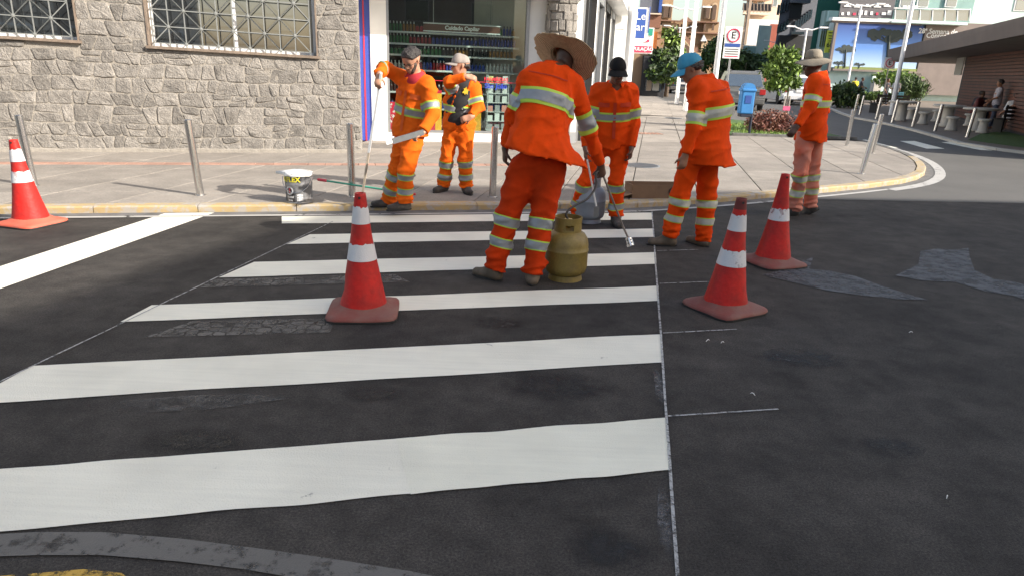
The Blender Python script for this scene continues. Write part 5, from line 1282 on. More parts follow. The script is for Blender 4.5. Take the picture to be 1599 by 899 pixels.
# --- 1: straw hat worker, seen from behind, leaning forward
Y = 5.25
J = dict(ankL=at(772, 418, 5.20), kneeL=at(794, 335, 5.25), hipL=at(818, 262, 5.27), ankR=at(832, 425, 5.13), kneeR=at(846, 338, 5.20), hipR=at(862, 262, 5.24),
         pelvis=at(840, 236, 5.27), chest=at(852, 160, 5.40), neck=at(866, 104, 5.52), head=at(884, 96, 5.66), shL=at(824, 124, 5.42), shR=at(896, 138, 5.52),
         elL=at(801, 183, 5.42), wrL=at(789, 232, 5.46), elR=at(920, 205, 5.62), wrR=at(938, 258, 5.74))
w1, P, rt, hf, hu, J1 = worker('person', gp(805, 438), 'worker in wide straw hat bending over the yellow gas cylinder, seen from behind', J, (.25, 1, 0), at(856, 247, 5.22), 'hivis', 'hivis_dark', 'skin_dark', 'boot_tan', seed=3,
    headdir=(.35, .8, -.5), headup=(.25, .35, .9), hands={'L': dict(d=(.0, .1, -1), pn=(1, .2, 0), curl=.5, side=1), 'R': dict(d=(.25, .25, -1), pn=(-.5, .9, 0), curl=.95, side=-1)}, feet={'L': dict(d=(-.75, .5, 0)), 'R': dict(d=(.1, 1, 0))}, waist=1.22, hemn=(-.22, -.1, -1), chest_t=(.45, .64), arm_t={'L': (.42, .82), 'R': (.55, 1.0)}, leg_t=((.02, .22), (.42, .60)), trad=(.115, .094, .092))
brim_hat(at(878, 90, 5.62), (.42, .55, .62), (1, -.3, 0), 'wide straw hat with frayed brim on the bending worker', 'straw', .265, .095, .11, .01, wave=.035, seed=2, name='straw_hat', fray=.10, curl=.03)
mat('skin_brown', (0.13, 0.065, 0.042), .5, var=.1, scale=20)
# --- 2: black cap worker facing the camera
J = dict(ankL=at(900, 330, 7.50), kneeL=at(914, 284, 7.40), hipL=at(938, 226, 7.50), ankR=at(962, 335, 7.38), kneeR=at(962, 284, 7.34), hipR=at(970, 226, 7.46),
         pelvis=at(956, 214, 7.48), chest=at(958, 168, 7.44), neck=at(960, 132, 7.40), head=at(964, 112, 7.29), shL=at(932, 142, 7.46), shR=at(986, 142, 7.44),
         elL=at(918, 190, 7.42), wrL=at(914, 232, 7.30), elR=at(991, 192, 7.44), wrR=at(986, 232, 7.34))
w2, P, rt, hf, hu, J2 = worker('person', gp(945, 346), 'worker in black cap facing the camera behind the grey gas cylinder', J, (.1, -1, 0), at(957, 232, 7.48), 'hivis', 'hivis', 'skin_brown', seed=11, headdir=(.0, -.96, -.26), headup=(0, -.26, .96), hands={'R': dict(d=(-.1, -.2, -1), pn=(-1, 0, 0), curl=.55, side=-1), 'L': dict(d=(.1, -.2, -1), pn=(1, 0, 0), curl=.5, side=1)}, chest_t=(.34, .52), arm_t={'L': (.52, .84), 'R': (.55, .87)}, vneck=1.25, leg_t=((.05, .3), (.62, .82)))
c = cap_hat(P, rt, hf, hu, 'black baseball cap with small white mark on worker facing the camera', 'cap_black', .6)
mb = MB(); mb.tube([P(.026, .088, .072), P(.006, .094, .064), P(-.004, .0945, .066), P(-.028, .087, .078)], [.003, .006, .005, .001], 6); mb.build('emblem', 'white_wall', c)
# --- 3: blue cap worker, turned away to the left
J = dict(ankL=at(1046, 368, 6.52), kneeL=at(1062, 306, 6.50), hipL=at(1082, 240, 6.50), ankR=at(1098, 375, 6.58), kneeR=at(1104, 310, 6.62), hipR=at(1104, 240, 6.62),
         pelvis=at(1102, 228, 6.56), chest=at(1114, 165, 6.56), neck=at(1098, 122, 6.56), head=at(1079, 108, 6.55), shL=at(1090, 142, 6.40), shR=at(1126, 138, 6.72),
         elL=at(1082, 200, 6.34), wrL=at(1070, 243, 6.30), elR=at(1130, 200, 6.82), wrR=at(1112, 240, 6.80))
w3, P, rt, hf, hu, J3 = worker('person', gp(1065, 387), 'worker in blue cap standing in profile with head bowed', J, (-1, .35, 0), at(1110, 256, 6.56), 'hivis', 'hivis', 'skin_mid', 'boot_tan', seed=21, headdir=(-1, .12, -.42), headup=(-.42, 0, .9), hands={'L': dict(d=(-.15, -.1, -1), pn=(-.3, 1, 0), curl=.6, side=-1), 'R': dict(d=(-.2, 0, -1), pn=(-.3, -1, 0), curl=.5, side=1)}, feet={'L': dict(d=(-1, .05, 0)), 'R': dict(d=(-.55, .8, 0))}, waist=1.16, thin=1.08, chest_t=(.40, .585), arm_t={'L': (.56, .92), 'R': (.5, .85)}, leg_t=((.03, .22), (.45, .63)), refl='reflective_worn', trad=(.118, .09, .084))
hair_shell(w3, P, rt, hf, hu, 'hair_dark', -.03, .03, .004, 2, .036)
cap_hat(P, rt, hf, hu, 'bright blue baseball cap on worker with bowed head', 'cap_blue', .55)
# --- 4: khaki sun hat worker walking away to the left
J = dict(ankL=at(1240, 326, 8.30), kneeL=at(1250, 272, 8.22), hipL=at(1258, 208, 8.28), ankR=at(1265, 322, 8.42), kneeR=at(1268, 272, 8.42), hipR=at(1272, 208, 8.40),
         pelvis=at(1267, 196, 8.34), chest=at(1276, 150, 8.34), neck=at(1278, 116, 8.34), head=at(1270, 103, 8.33), shL=at(1272, 130, 8.18), shR=at(1286, 128, 8.50),
         elL=at(1264, 168, 8.12), wrL=at(1244, 198, 8.02), elR=at(1286, 172, 8.60), wrR=at(1262, 200, 8.55))
w4, P, rt, hf, hu, J4 = worker('person', gp(1252, 338), 'worker in khaki sun hat and faded trousers walking beside the cones', J, (-1, .3, 0), at(1268, 219, 8.36), 'hivis', 'hivis_faded', 'skin_dark', 'boot', seed=31, headdir=(-1, .2, -.1), headup=(-.1, 0, 1), hands={'L': dict(d=(-.6, -.2, -.9), pn=(.2, 1, -.2), curl=.6, side=-1)}, feet={'L': dict(d=(-1, -.05, 0)), 'R': dict(d=(-.9, .25, 0), pitch=.55)}, chest_t=(.36, .50), arm_t={'L': (.5, .78), 'R': (.5, .8)}, refl='reflective_worn', waist=1.05, leg_t=((.0, .2), (.42, .62)))
brim_hat(P(0, 0, .075), hu, rt, 'khaki cloth sun hat with drooping brim on the walking worker', 'hat_khaki', .205, .098, .105, .055, wave=.02, seed=5)
# --- 5: sunlit worker with pole and straightedge
J = dict(ankL=at(607, 314, 7.70), kneeL=at(620, 268, 7.62), hipL=at(630, 220, 7.62), ankR=at(632, 314, 7.42), kneeR=at(634, 268, 7.38), hipR=at(645, 220, 7.48),
         pelvis=at(640, 205, 7.54), chest=at(646, 160, 7.50), neck=at(650, 116, 7.46), head=at(643, 95, 7.38), shL=at(622, 118, 7.56), shR=at(669, 132, 7.38),
         elL=at(600, 108, 7.40), wrL=at(592, 118, 7.16), elR=at(676, 178, 7.30), wrR=at(660, 207, 7.14))
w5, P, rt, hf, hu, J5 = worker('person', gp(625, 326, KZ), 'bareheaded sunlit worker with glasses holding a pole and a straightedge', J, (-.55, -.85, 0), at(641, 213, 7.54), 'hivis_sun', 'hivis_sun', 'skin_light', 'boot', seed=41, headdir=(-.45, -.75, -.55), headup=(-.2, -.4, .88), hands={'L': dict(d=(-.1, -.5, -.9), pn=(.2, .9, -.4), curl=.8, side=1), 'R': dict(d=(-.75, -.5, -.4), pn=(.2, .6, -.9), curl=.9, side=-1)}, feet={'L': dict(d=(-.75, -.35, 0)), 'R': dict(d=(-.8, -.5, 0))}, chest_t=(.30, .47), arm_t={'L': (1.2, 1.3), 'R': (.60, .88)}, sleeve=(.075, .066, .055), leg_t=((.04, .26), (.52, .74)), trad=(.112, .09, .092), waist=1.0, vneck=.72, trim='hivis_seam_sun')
hair_shell(w5, P, rt, hf, hu, 'hair_dark', .040, .040, .015, 7)
S = SDF(.006); S.cap(P(0, .050, -.088), P(0, .036, -.07), .0335, .046, rt, 1.1, .03); S.cap(P(-.045, .03, -.03), P(-.03, .06, -.075), .028, .02, None, 1, .02); S.cap(P(.045, .03, -.03), P(.03, .06, -.075), .028, .02, None, 1, .02); S.cap(P(-.02, .091, -.052), P(.02, .091, -.052), .007, None, None, 1, .01); S.cap(P(-.016, .0885, -.063), P(.016, .0885, -.063), .012, None, None, 1, .004, True); to_obj(S.mesh(), 'beard', 'hair_brown', w5)
gl = MB()
for sx in (-1, 1): gl.tube([P(sx * .031 + math.cos(a) * .022, .106, -.006 + math.sin(a) * .017) for a in np.linspace(0, 6.283, 15)], .0022, 6, cap=False); gl.tube([P(sx * .053, .105, -.002), P(sx * .078, .06, .0), P(sx * .083, .0, .006)], .002, 6)
gl.tube([P(-.009, .107, -.003), P(.009, .107, -.003)], .002, 6); gl.build('glasses', 'eye_dark', w5)
S = SDF(.009); sx_ = (J5['shR'] - J5['shL']).normalized(); S.cap(J5['neck'] - V3((0, 0, .07)), J5['chest'], .113, .126, sx_, 1.3, .05); S.cap(J5['neck'] - V3((0, 0, .03)), P(0, -.012, -.07), .070, .060, None, 1, .03); S.cut(J5['neck'] + V3((0, 0, .03)), (-.1, -.3, 1)); to_obj(S.mesh(), 'undershirt', 'red_shirt', w5)
# --- 6: sunlit worker in grey cap, jacket open over black shirt
J = dict(ankL=at(693, 289, 8.66), kneeL=at(697, 250, 8.60), hipL=at(705, 205, 8.62), ankR=at(728, 290, 8.60), kneeR=at(726, 250, 8.56), hipR=at(728, 205, 8.60),
         pelvis=at(717, 194, 8.62), chest=at(719, 158, 8.60), neck=at(722, 126, 8.58), head=at(719, 104, 8.54), shL=at(704, 134, 8.60), shR=at(740, 136, 8.58),
         elL=at(701, 128, 8.34), wrL=at(728, 120, 8.28), elR=at(748, 168, 8.50), wrR=at(735, 183, 8.34))
def opening(S):
    S.cap(at(724, 128, 8.44), at(711, 204, 8.42), .052, .072, None, 1, .012, True)
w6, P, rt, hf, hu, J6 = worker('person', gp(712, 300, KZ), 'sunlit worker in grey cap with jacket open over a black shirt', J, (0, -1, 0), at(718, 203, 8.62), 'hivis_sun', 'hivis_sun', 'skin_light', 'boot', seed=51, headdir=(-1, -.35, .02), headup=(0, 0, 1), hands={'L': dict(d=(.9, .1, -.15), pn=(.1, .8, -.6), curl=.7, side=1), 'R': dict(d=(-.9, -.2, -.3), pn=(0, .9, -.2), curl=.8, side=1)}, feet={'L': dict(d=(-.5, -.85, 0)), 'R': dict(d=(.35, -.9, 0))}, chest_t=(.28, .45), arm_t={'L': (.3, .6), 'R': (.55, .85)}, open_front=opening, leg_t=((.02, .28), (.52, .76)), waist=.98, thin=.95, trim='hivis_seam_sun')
hair_shell(w6, P, rt, hf, hu, 'hair_dark', -.035, .0, .003, 9, .036)
S = SDF(.009); sx_ = (J6['shR'] - J6['shL']).normalized(); S.cap(J6['neck'] - V3((0, 0, .07)), J6['chest'], .122, .138, sx_, 1.3, .05); S.cap(J6['chest'], at(717, 186, 8.60), .138, .138, sx_, 1.25, .05); S.wr = wrinkle(66, .006); sh = to_obj(S.mesh(), 'black_shirt', 'black_shirt', w6)
pr = at(727, 143, 8.452); star = [(math.cos(a) * r_, math.sin(a) * r_ * 1.2) for a, r_ in zip(np.linspace(0, 6.283, 15)[:-1], [.030, .040, .022, .045, .026, .035, .018, .030, .042, .024, .036, .02, .04, .028])]
MB().prism(star, .006, pr, (1, 0, 0), (0, 0, 1)).build('shirt_print', 'yellow_print', sh)
c6 = cap_hat(P, rt, hf, hu, 'pale grey baseball cap on worker with open jacket', 'cap_grey', .2)

# ------------------------------------------------------------------ things they hold
pole = thing('wooden_pole', gp(570, 312, KZ), 'long pale wooden pole held upright by the bareheaded worker', 'pole')
a, b = at(594, 122, 7.13), at(566, 303, 7.45)
MB().bar(a + (a - b).normalized() * .05, a.lerp(b, .62), .035, .022, (1, 0, 0)).build('shaft', 'white_metal', pole); MB().bar(a.lerp(b, .62), b, .034, .021, (1, 0, 0)).build('lower_shaft', 'raw_wood', pole)
mat('alu', (0.20, 0.21, 0.215), .4, .5, var=.08, scale=30)
se = thing('straightedge', at(632, 216, 7.05), 'grey metal straightedge held low by the bareheaded worker', 'tool')
a, b = at(603, 224, 6.92), at(657, 208, 7.10); MB().bar(a.lerp(b, .18), b + (b - a) * .08, .022, .055, (0, 0, 1)).build('blade', 'alu', se); MB().bar(a, a.lerp(b, .178), .016, .034, (0, 0, 1)).build('tip', 'white_metal', se)
# torch lance with hose
mat('hose', (0.012, 0.012, 0.012), .5); mat('lance', (0.22, 0.19, 0.17), .4, .6)
hR = J1['wrR'] + V3((.02, .02, -.09))
torch = thing('gas_torch', hR, 'gas torch lance with perforated burner held over the crossing', 'torch')
e1 = at(975, 362, 5.80); e0 = at(986, 388, 5.76); k0 = hR + V3((0, 0, .02))
MB().tube([k0, at(958, 316, 5.78), at(972, 352, 5.80), at(981, 372, 5.79)], .0085, 8).build('lance', 'lance', torch)
bn_ = (e0 - at(981, 372, 5.79)).normalized(); MB().lathe([(.012, -.01), (.03, .0), (.032, .07), (.028, .072), (.026, .02), (.01, .015)], at(981, 372, 5.79), 14, (1, 0, 0), bn_).build('burner', 'steel', torch)
mb = MB(); [mb.lathe([(.001, 0), (.006, 0), (.006, .002), (.001, .003)], at(981, 372, 5.79) + bn_ * zz + perp(bn_, V3((math.cos(a), math.sin(a), 0))) * .0315, 6, bn_, perp(bn_, V3((math.cos(a), math.sin(a), 0)))) for zz in (.02, .045) for a in np.linspace(0, 6.28, 7)[:-1]]; o = mb.build('vent_holes', 'black_rubber', torch); o['kind'] = 'stuff'
hs = [hR + V3((.0, 0, .05)), at(930, 272, 5.70), at(931, 290, 5.62), at(918, 310, 5.50), at(896, 322, 5.38), at(884, 334, 5.32), CY.location + V3((0, 0, .47))]
pts_ = []
for i in range(len(hs) - 1):
    p0, p1, p2, p3 = hs[max(0, i - 1)], hs[i], hs[i + 1], hs[min(len(hs) - 1, i + 2)]
    for q in range(6):
        u = q / 6; pts_.append(.5 * ((2 * p1) + (p2 - p0) * u + (2 * p0 - 5 * p1 + 4 * p2 - p3) * u * u + (3 * p1 - p0 - 3 * p2 + p3) * u ** 3))
MB().tube(pts_ + [hs[-1]], .009, 8).build('hose', 'hose', torch)
sc_ = thing('scraper', at(929, 312, 5.9), 'long white rod with small metal blade hanging before the grey cylinder', 'tool')
MB().tube([at(917, 250, 5.86), at(931, 322, 5.9)], .0075, 8).build('rod', 'white_metal', sc_); MB().box(at(931, 332, 5.9), (.045, .006, .09), (1, .1, 0)).build('blade', 'alu', sc_)
# ================================================================== BACKGROUND
def rect(x0, y0, x1, y1, D):
    yc = (max(y0, 0) + max(0, min(y1, 130))) / 2; xa, xb = at(x0, yc, D).x, at(x1, yc, D).x; za, zb = at((x0 + x1) / 2, y1, D).z, at((x0 + x1) / 2, y0, D).z; return min(xa, xb), max(xa, xb), min(za, zb), max(za, zb)
def fbox(x0, y0, x1, y1, D, th, mb=None, ground=False):
    """upright box whose front face at distance D fills about that rectangle of the view"""
    xa, xb, za, zb = rect(x0, y0, x1, y1, D)
    if ground: za = 0
    mb = mb or MB()
    if th > 1:      # buildings: flanks splay away from the street
        k = (D + th) / D; x2 = xa * k if xa > 0 else xa; x3 = max(xb, x2 + (xb - xa) * .6)
        return mb.prism([(xa, D), (xb, D), (x3, D + th), (x2, D + th)], zb - za, (0, 0, za))
    return mb.box(((xa + xb) / 2, D + th / 2, (za + zb) / 2), (xb - xa, th, zb - za))
def part(parent, name, m, x0, y0, x1, y1, D, th, ground=False): return fbox(x0, y0, x1, y1, D, th, ground=ground).build(name, m, parent)
def root(name, px, D, label, cat, group=None, z=0): p = at(px, 120, D); return thing(name, (p.x, D, z), label, cat, group)
def winpart(parent, x0, y0, x1, y1, D, frame='white_metal', pane='far_glass'):
    f = part(parent, 'window', frame, x0, y0, x1, y1, D - .06, .12); xa, xb, za, zb = rect(x0, y0, x1, y1, D); b = min(.08, (xb - xa) * .12)
    MB().box(((xa + xb) / 2, D - .075, (za + zb) / 2), (xb - xa - 2 * b, .02, zb - za - 2 * b)).build('pane', pane, f); return f
def arch_part(parent, name, m, x0, x1, y0, y1, D, th=.3):
    xa, xb, za, zb = rect(x0, y0, x1, y1, D); r = (xb - xa) / 2; poly = [(xa, za), (xb, za)] + [((xa + xb) / 2 + math.cos(a) * r, zb - r + math.sin(a) * r * 1.1) for a in np.linspace(0, math.pi, 9)]
    return MB().prism(poly, th, (0, D, 0), (1, 0, 0), (0, 0, 1)).build(name, m, parent)

for n_, c in dict(church=(.33, .215, .125), church_light=(.48, .35, .22), church_dark=(.10, .06, .04), roof_brown=(.22, .12, .08), tan_wall=(.30, .19, .11), brick=(.22, .10, .06), cream=(.66, .52, .40), cream_dark=(.36, .27, .20), mint=(.55, .70, .66), mint_dark=(.22, .36, .34), teal_wall=(.40, .55, .54), red_wall=(.34, .09, .06), office_grey=(.13, .14, .17), office_dark=(.028, .028, .032), green_strip=(.02, .11, .085), pale_frame=(.42, .52, .48), sign_yellow=(.78, .72, .08), sign_blue=(.025, .075, .30), sign_red=(.62, .035, .09), sign_green=(.01, .22, .15), sign_white=(.75, .75, .75), poster_grey=(.11, .105, .115), poster_brown=(.19, .155, .14), fascia=(.115, .092, .085), soffit=(.20, .175, .16), concrete=(.42, .40, .36), pave_brown=(.16, .13, .105), black_bench=(.014, .013, .014), lamp_white=(.80, .80, .80), orange_panel=(.70, .22, .06), print_sky=(.16, .30, .62), print_tree=(.035, .05, .05), print_grass=(.20, .24, .07), bin_blue=(.035, .20, .48), bin_dark=(.015, .02, .04), car_grey=(.12, .12, .115), car_white=(.66, .67, .68), car_red=(.40, .02, .02), car_dark=(.02, .03, .05), sign_black=(.02, .02, .02)).items():
    mat(n_, c, .35 if n_.startswith('car') else .7, var=.10, scale=1.2 if n_ not in ('bin_blue',) else 4, coat=.6 if n_ in ('car_grey', 'car_white', 'car_dark') else 0)
mat('leaf_dark', (.035, .06, .02), .6, var=.35, scale=3); mat('leaf_mid', (.075, .13, .03), .6, var=.35, scale=3); mat('leaf_bright', (.17, .26, .045), .55, var=.3, scale=3); mat('leaf_red', (.15, .05, .035), .6, var=.4, scale=8); mat('leaf_red_pale', (.26, .12, .08), .6, var=.3, scale=8); mat('bark', (.10, .075, .055), .9, var=.3, scale=8, bump=.5); mat('bark_pale', (.38, .35, .31), .8, var=.2)

def leaves(clumps, n, size, seed, aspect=.5, droop=.3, shell=.55):
    """leaf faces spread through ellipsoid clumps (centre, radii); returns verts and quads"""
    r = np.random.RandomState(seed); vol = np.array([c[1][0] * c[1][1] * c[1][2] for c in clumps]); vol = vol ** .75; cnt = np.maximum(6, (n * vol / vol.sum()).astype(int))
    C = []
    for (c, rad_), k in zip(clumps, cnt):
        d = r.normal(size=(k, 3)); d /= np.linalg.norm(d, axis=1)[:, None]; rr_ = r.uniform(shell ** 3, 1.0, k) ** (1 / 3.) * (1 + .18 * r.normal(size=k)); C.append(np.array(c) + d * rr_[:, None] * np.array(rad_))
    C = np.concatenate(C); k = len(C); a = r.normal(size=(k, 3)); a[:, 2] -= droop; a /= np.linalg.norm(a, axis=1)[:, None]; b = np.cross(a, r.normal(size=(k, 3))); b /= np.linalg.norm(b, axis=1)[:, None]
    s = size * r.uniform(.6, 1.4, k)[:, None]; V = np.stack([C - a * s * .5, C + b * s * aspect * .5, C + a * s * .5, C - b * s * aspect * .5], 1).reshape(-1, 3)
    return V, np.arange(4 * k).reshape(-1, 4)
def crown_obj(parent, clumps, n, size, seed, mats, **kw):
    V, Q = leaves(clumps, n, size, seed, **kw); me = bpy.data.meshes.new('crown'); me.from_pydata(V.tolist(), [], Q.tolist())
    for m in mats: me.materials.append(MATS[m])
    # patches of light and dark leaves
    mi = [min(len(mats) - 1, max(0, int((mnoise.noise(Vector(V[4 * i]) * (1.1 / max(.3, clumps[0][1][0]))) * .9 + .5 + random.uniform(-.35, .35)) * len(mats)))) for i in range(len(Q))]
    me.polygons.foreach_set('material_index', mi); return link('crown', me, parent)
def tree(name, base, label, h, clumps, n, size, seed, mats, trunk_r=.12, bark='bark', cat='tree', group=None, lean=(0, 0), **kw):
    base = Vector(base); t = thing(name, base, label, cat, group); rr_ = random.Random(seed)
    tops = [Vector(c[0]) for c in clumps]; mid = base + Vector((lean[0] * .6, lean[1] * .6, h * .55))
    mb = MB(); mb.tube([base - Vector((0, 0, .05)), base + Vector((lean[0] * .2 + .03, 0, h * .28)), mid], [trunk_r * 1.25, trunk_r, trunk_r * .8], 8)
    for c in tops[:7]: mb.tube([mid - Vector((0, 0, h * .06)), mid.lerp(c, .5) + Vector((rr_.uniform(-.1, .1), rr_.uniform(-.1, .1), 0)), c], [trunk_r * .6, trunk_r * .35, trunk_r * .12], 6)
    mb.build('trunk', bark, t); crown_obj(t, clumps, n, size, seed, mats, **kw); return t
def blob_clumps(c, R_, k, seed, f=.45):
    r = random.Random(seed); c = Vector(c); out = []
    for i in range(k):
        d = Vector((r.gauss(0, 1), r.gauss(0, 1), r.gauss(0, .9))).normalized() * r.uniform(.35, .8); out.append((tuple(c + Vector((d.x * R_[0], d.y * R_[1], d.z * R_[2]))), tuple(f * q * r.uniform(.7, 1.25) for q in R_)))
    return out

# ------------------------------------------------------------------ opposite pavement with kerb
opp = [gp(1290, 168), gp(1312, 178), gp(1335, 186), gp(1370, 192), gp(1430, 206), gp(1500, 226), gp(1560, 236), gp(1640, 246)]
opp2 = [(p.x, p.y) for p in opp]
sheet('far_pavement', opp2[::-1] + [(60, 200), (80, 30), (40, 12)][0:0] + [(opp2[0][0] + 3, 110), (90, 110), (60, 8), (20, 14)], .046, 'pave_brown')
fk2 = MB()
for a, b in zip(opp2[:-1], opp2[1:]): fk2.bar((a[0], a[1], .03), (b[0], b[1], .03), .075, .18, (1, 0, 0))
o = fk2.build('far_kerb', 'concrete'); o['kind'] = 'structure'
sheet('grass_verge', [tuple(gp(x, y)[:2]) for x, y in ((1510, 222), (1640, 240), (1640, 212), (1560, 208), (1530, 212))], .052, 'grass', kind='structure')

# ------------------------------------------------------------------ side street: left row
wb = root('white_building', 960, 27, 'white walled building with soffit and wall lamp up the side street', 'building')
x0w = fp(10.95, 0); MB().prism([(fp(10.95, 0, .0).x, fp(10.95, 0).y), (fp(10.95, 0, -6).x, fp(10.95, 0, -6).y), (fp(24, 0, -6).x, fp(24, 0, -6).y), (fp(24, 0).x, fp(24, 0).y)], 7).build('wall', 'white_wall', wb)
part(wb, 'front_wall', 'white_wall', 951, -40, 986, 150, 26.2, .3, True)
part(wb, 'soffit_panel', 'soffit', 953, 4, 980, 18, 25.6, .55); part(wb, 'louvre', 'white_metal', 955, 7, 966, 14, 25.5, .08); part(wb, 'louvre', 'white_metal', 968, 7, 979, 14, 25.5, .08)
lamp = MB(); pL = at(955, 80, 26.0); lamp.tube([at(958, 41, 26.0), at(956, 70, 26.0)], .035, 8); lamp.lathe([(.05, .2), (.1, .12), (.16, .0), (.17, -.08)], pL, 12); lamp.tube([at(958, 46, 26.0), at(974, 46, 26.0)], .02, 6); lamp.build('wall_lamp', 'grey_metal', wb)
# white column at the corner of the row
wc = thing('white_post', gp(986, 188, KZ), 'thick white post standing in front of the blue shop sign', 'post'); pb_ = Vector((at(985, 55, 24).x, 24, 0)); wc.location = pb_
MB().lathe([(.16, 0), (.145, .1), (.14, 9.0)], pb_, 14).build('shaft', 'lamp_white', wc); MB().lathe([(.22, 0), (.22, .08), (.16, .1)], pb_ + Vector((0, 0, .0)), 14).build('foot', 'cement', wc)
# blue hanging sign
bs = root('hanging_sign', 995, 30, 'blue hanging sign with white border and lettering above the side street', 'sign', z=0)
xa, xb, za, zb = rect(973, 12, 1013, 66, 30); bs.location.z = za
rr2 = .18; corner = [(xb - rr2 + math.sin(a) * rr2, za + rr2 - math.cos(a) * rr2) for a in np.linspace(0, 1.57, 6)]
MB().prism([(xa, za)] + corner + [(xb, zb), (xa, zb)], .12, (0, 30.06, 0), (1, 0, 0), (0, 0, 1)).build('white_board', 'sign_white', bs)
part(bs, 'blue_panel', 'sign_blue', 975, 14, 1008, 60, 29.93, .005); part(bs, 'blue_edge', 'sign_blue', 1013.2, 11, 1014.4, 52, 29.9, .2)
text('Le', .42, at(1001, 26, 29.92), (1, 0, 0), (0, 0, 1), 'sign_white', bs); text('ar', .42, at(1000, 43, 29.92), (1, 0, 0), (0, 0, 1), 'sign_white', bs)
mb = MB(); mb.tube([at(973, 50, 30), at(961, 62, 30), at(973, 74, 30)], .04, 6); mb.build('arrow', 'sign_blue', bs); MB().tube([at(958, 46, 30), at(975, 46, 30)], .03, 6).build('bracket', 'sign_blue', bs)
ms = root('pharmacy_sign', 995, 33, 'white and red sign reading manipulação below the blue sign', 'sign'); ms.location.z = at(990, 84, 33).z
part(ms, 'white_board', 'sign_white', 971, 43, 1020, 84, 33, .12); part(ms, 'red_panel', 'sign_red', 972, 72, 1018, 82, 32.95, .04); part(ms, 'green_panel', 'sign_green', 1011, 45, 1019.5, 56, 32.95, .04); part(ms, 'red_mark', 'sign_red', 1004, 62, 1014, 66, 32.95, .04)
text('MANIPULAÇÃO', .20, at(995.5, 77, 32.93), (1, 0, 0), (0, 0, 1), 'sign_white', ms, bold=.004); MB().tube([at(972, 60, 33.1), at(962, 60, 33.1)], .04, 6).build('bracket', 'grey_metal', ms)
# tan building with dark shop entrance
tb_ = root('tan_building', 1015, 47, 'tan and brick building with dark glazed entrance at the end of the side street row', 'building')
part(tb_, 'wall', 'tan_wall', 990, 60, 1034, 152, 47, 8, True); part(tb_, 'upper_wall', 'brick', 1013, 22, 1032, 44, 46.9, 8); part(tb_, 'mid_wall', 'tan_wall', 1011, 40, 1033, 60, 46.95, 7.9); part(tb_, 'parapet', 'cream', 1012, 21, 1033, 23, 46.7, .4)
part(tb_, 'orange_panel', 'orange_panel', 1019, 50, 1026, 76, 46.7, .2); part(tb_, 'upper_block', 'office_grey', 999, -30, 1031, 21, 49, 6); part(tb_, 'upper_edge', 'sign_blue', 1029, -30, 1034, 20, 48.8, .15)
en = part(tb_, 'entrance', 'office_dark', 1004, 88, 1040, 150, 46.6, .5, True); part(tb_, 'entrance_pane', 'far_glass', 1009, 115, 1034, 143, 46.55, .03); part(tb_, 'entrance_sign', 'orange_panel', 1015, 102, 1022, 107, 46.5, .08); part(tb_, 'shop_display', 'cream_dark', 1010, 126, 1018, 142, 46.5, .04); part(tb_, 'shop_display', 'concrete', 1020, 122, 1030, 142, 46.5, .04)
# church with two towers
CD = 170
ch = root('church', 1078, CD, 'tan stone church with two towers and a gabled front at the street end', 'church')
part(ch, 'nave_wall', 'church', 1032, 34, 1122, 150, CD, 12, True)
for x0, x1 in ((1031, 1050), (1095, 1122)):
    part(ch, 'tower', 'church', x0, -90, x1, 36, CD - .8, 9)
    part(ch, 'tower_base', 'church', x0 - 1, 36, x1 + 2, 150, CD - 1.0, 9, True)
for x0, x1, y0, y1 in ((1036, 1043.5, 8, 28), (1045, 1048.5, 10, 28), (1102, 1108, 11, 29), (1112, 1118, 8, 31)): arch_part(ch, 'surround', 'church_light', x0 - 1.2, x1 + 1.2, y0 - 3, y1 + 1, CD - 1.1, .25); arch_part(ch, 'belfry_opening', 'church_dark', x0, x1, y0, y1, CD - 1.3, .25)
for y in (33, 50): part(ch, 'cornice', 'roof_brown', 1030, y, 1124, y + 1.8, CD - 1.8, 1.0)
for i, x in enumerate((1034, 1040, 1052, 1058, 1064, 1070, 1077, 1083, 1089, 1100, 1113)): arch_part(ch, 'gallery_arch', 'church_dark', x - 1.5, x + 1.5, 38, 48, CD - 1.5 if (x < 1045 or x > 1095) else CD - .5, .3)
for i, x in enumerate((1050, 1056, 1075, 1081)): arch_part(ch, 'corbel_arch', 'roof_brown', x - 1.2, x + 1.2, 53, 58, CD - .5, .3)
def gable(name, m, xl, xr, ybase, xp, yp, D, th):
    a, b, c = at(xl, ybase, D), at(xr, ybase, D), at(xp, yp, D); MB().prism([(a.x, a.z), (b.x, b.z), (c.x, c.z)], th, (0, D, 0), (1, 0, 0), (0, 0, 1)).build(name, m, ch)
gable('upper_gable', 'roof_brown', 1059, 1081, 34, 1072, 26, CD - 1.2, .5); gable('porch_roof', 'roof_brown', 1046, 1096, 82, 1068, 54, CD - 3.0, .6); gable('porch_front', 'church_light', 1049, 1085, 82, 1066, 60, CD - 3.8, .5)
part(ch, 'porch', 'church_light', 1049, 82, 1092, 150, CD - 4, 4, True); arch_part(ch, 'porch_arch', 'church_dark', 1059, 1077, 71, 98, CD - 4.7, .3)
for x0 in (1037, 1098): gable('spirelet', 'sign_white', x0 - 5, x0 + 5, 65, x0, 55, CD - 4, .8); part(ch, 'turret', 'church_light', x0 - 3.5, 65, x0 + 3.5, 90, CD - 3.9, 2)
mb = MB(); c_ = at(1071, 20, CD - 1); mb.box(c_, (.15, .15, 1.8)); mb.box(c_ + Vector((0, 0, .3)), (.9, .12, .15)); mb.build('cross', 'church_dark', ch)

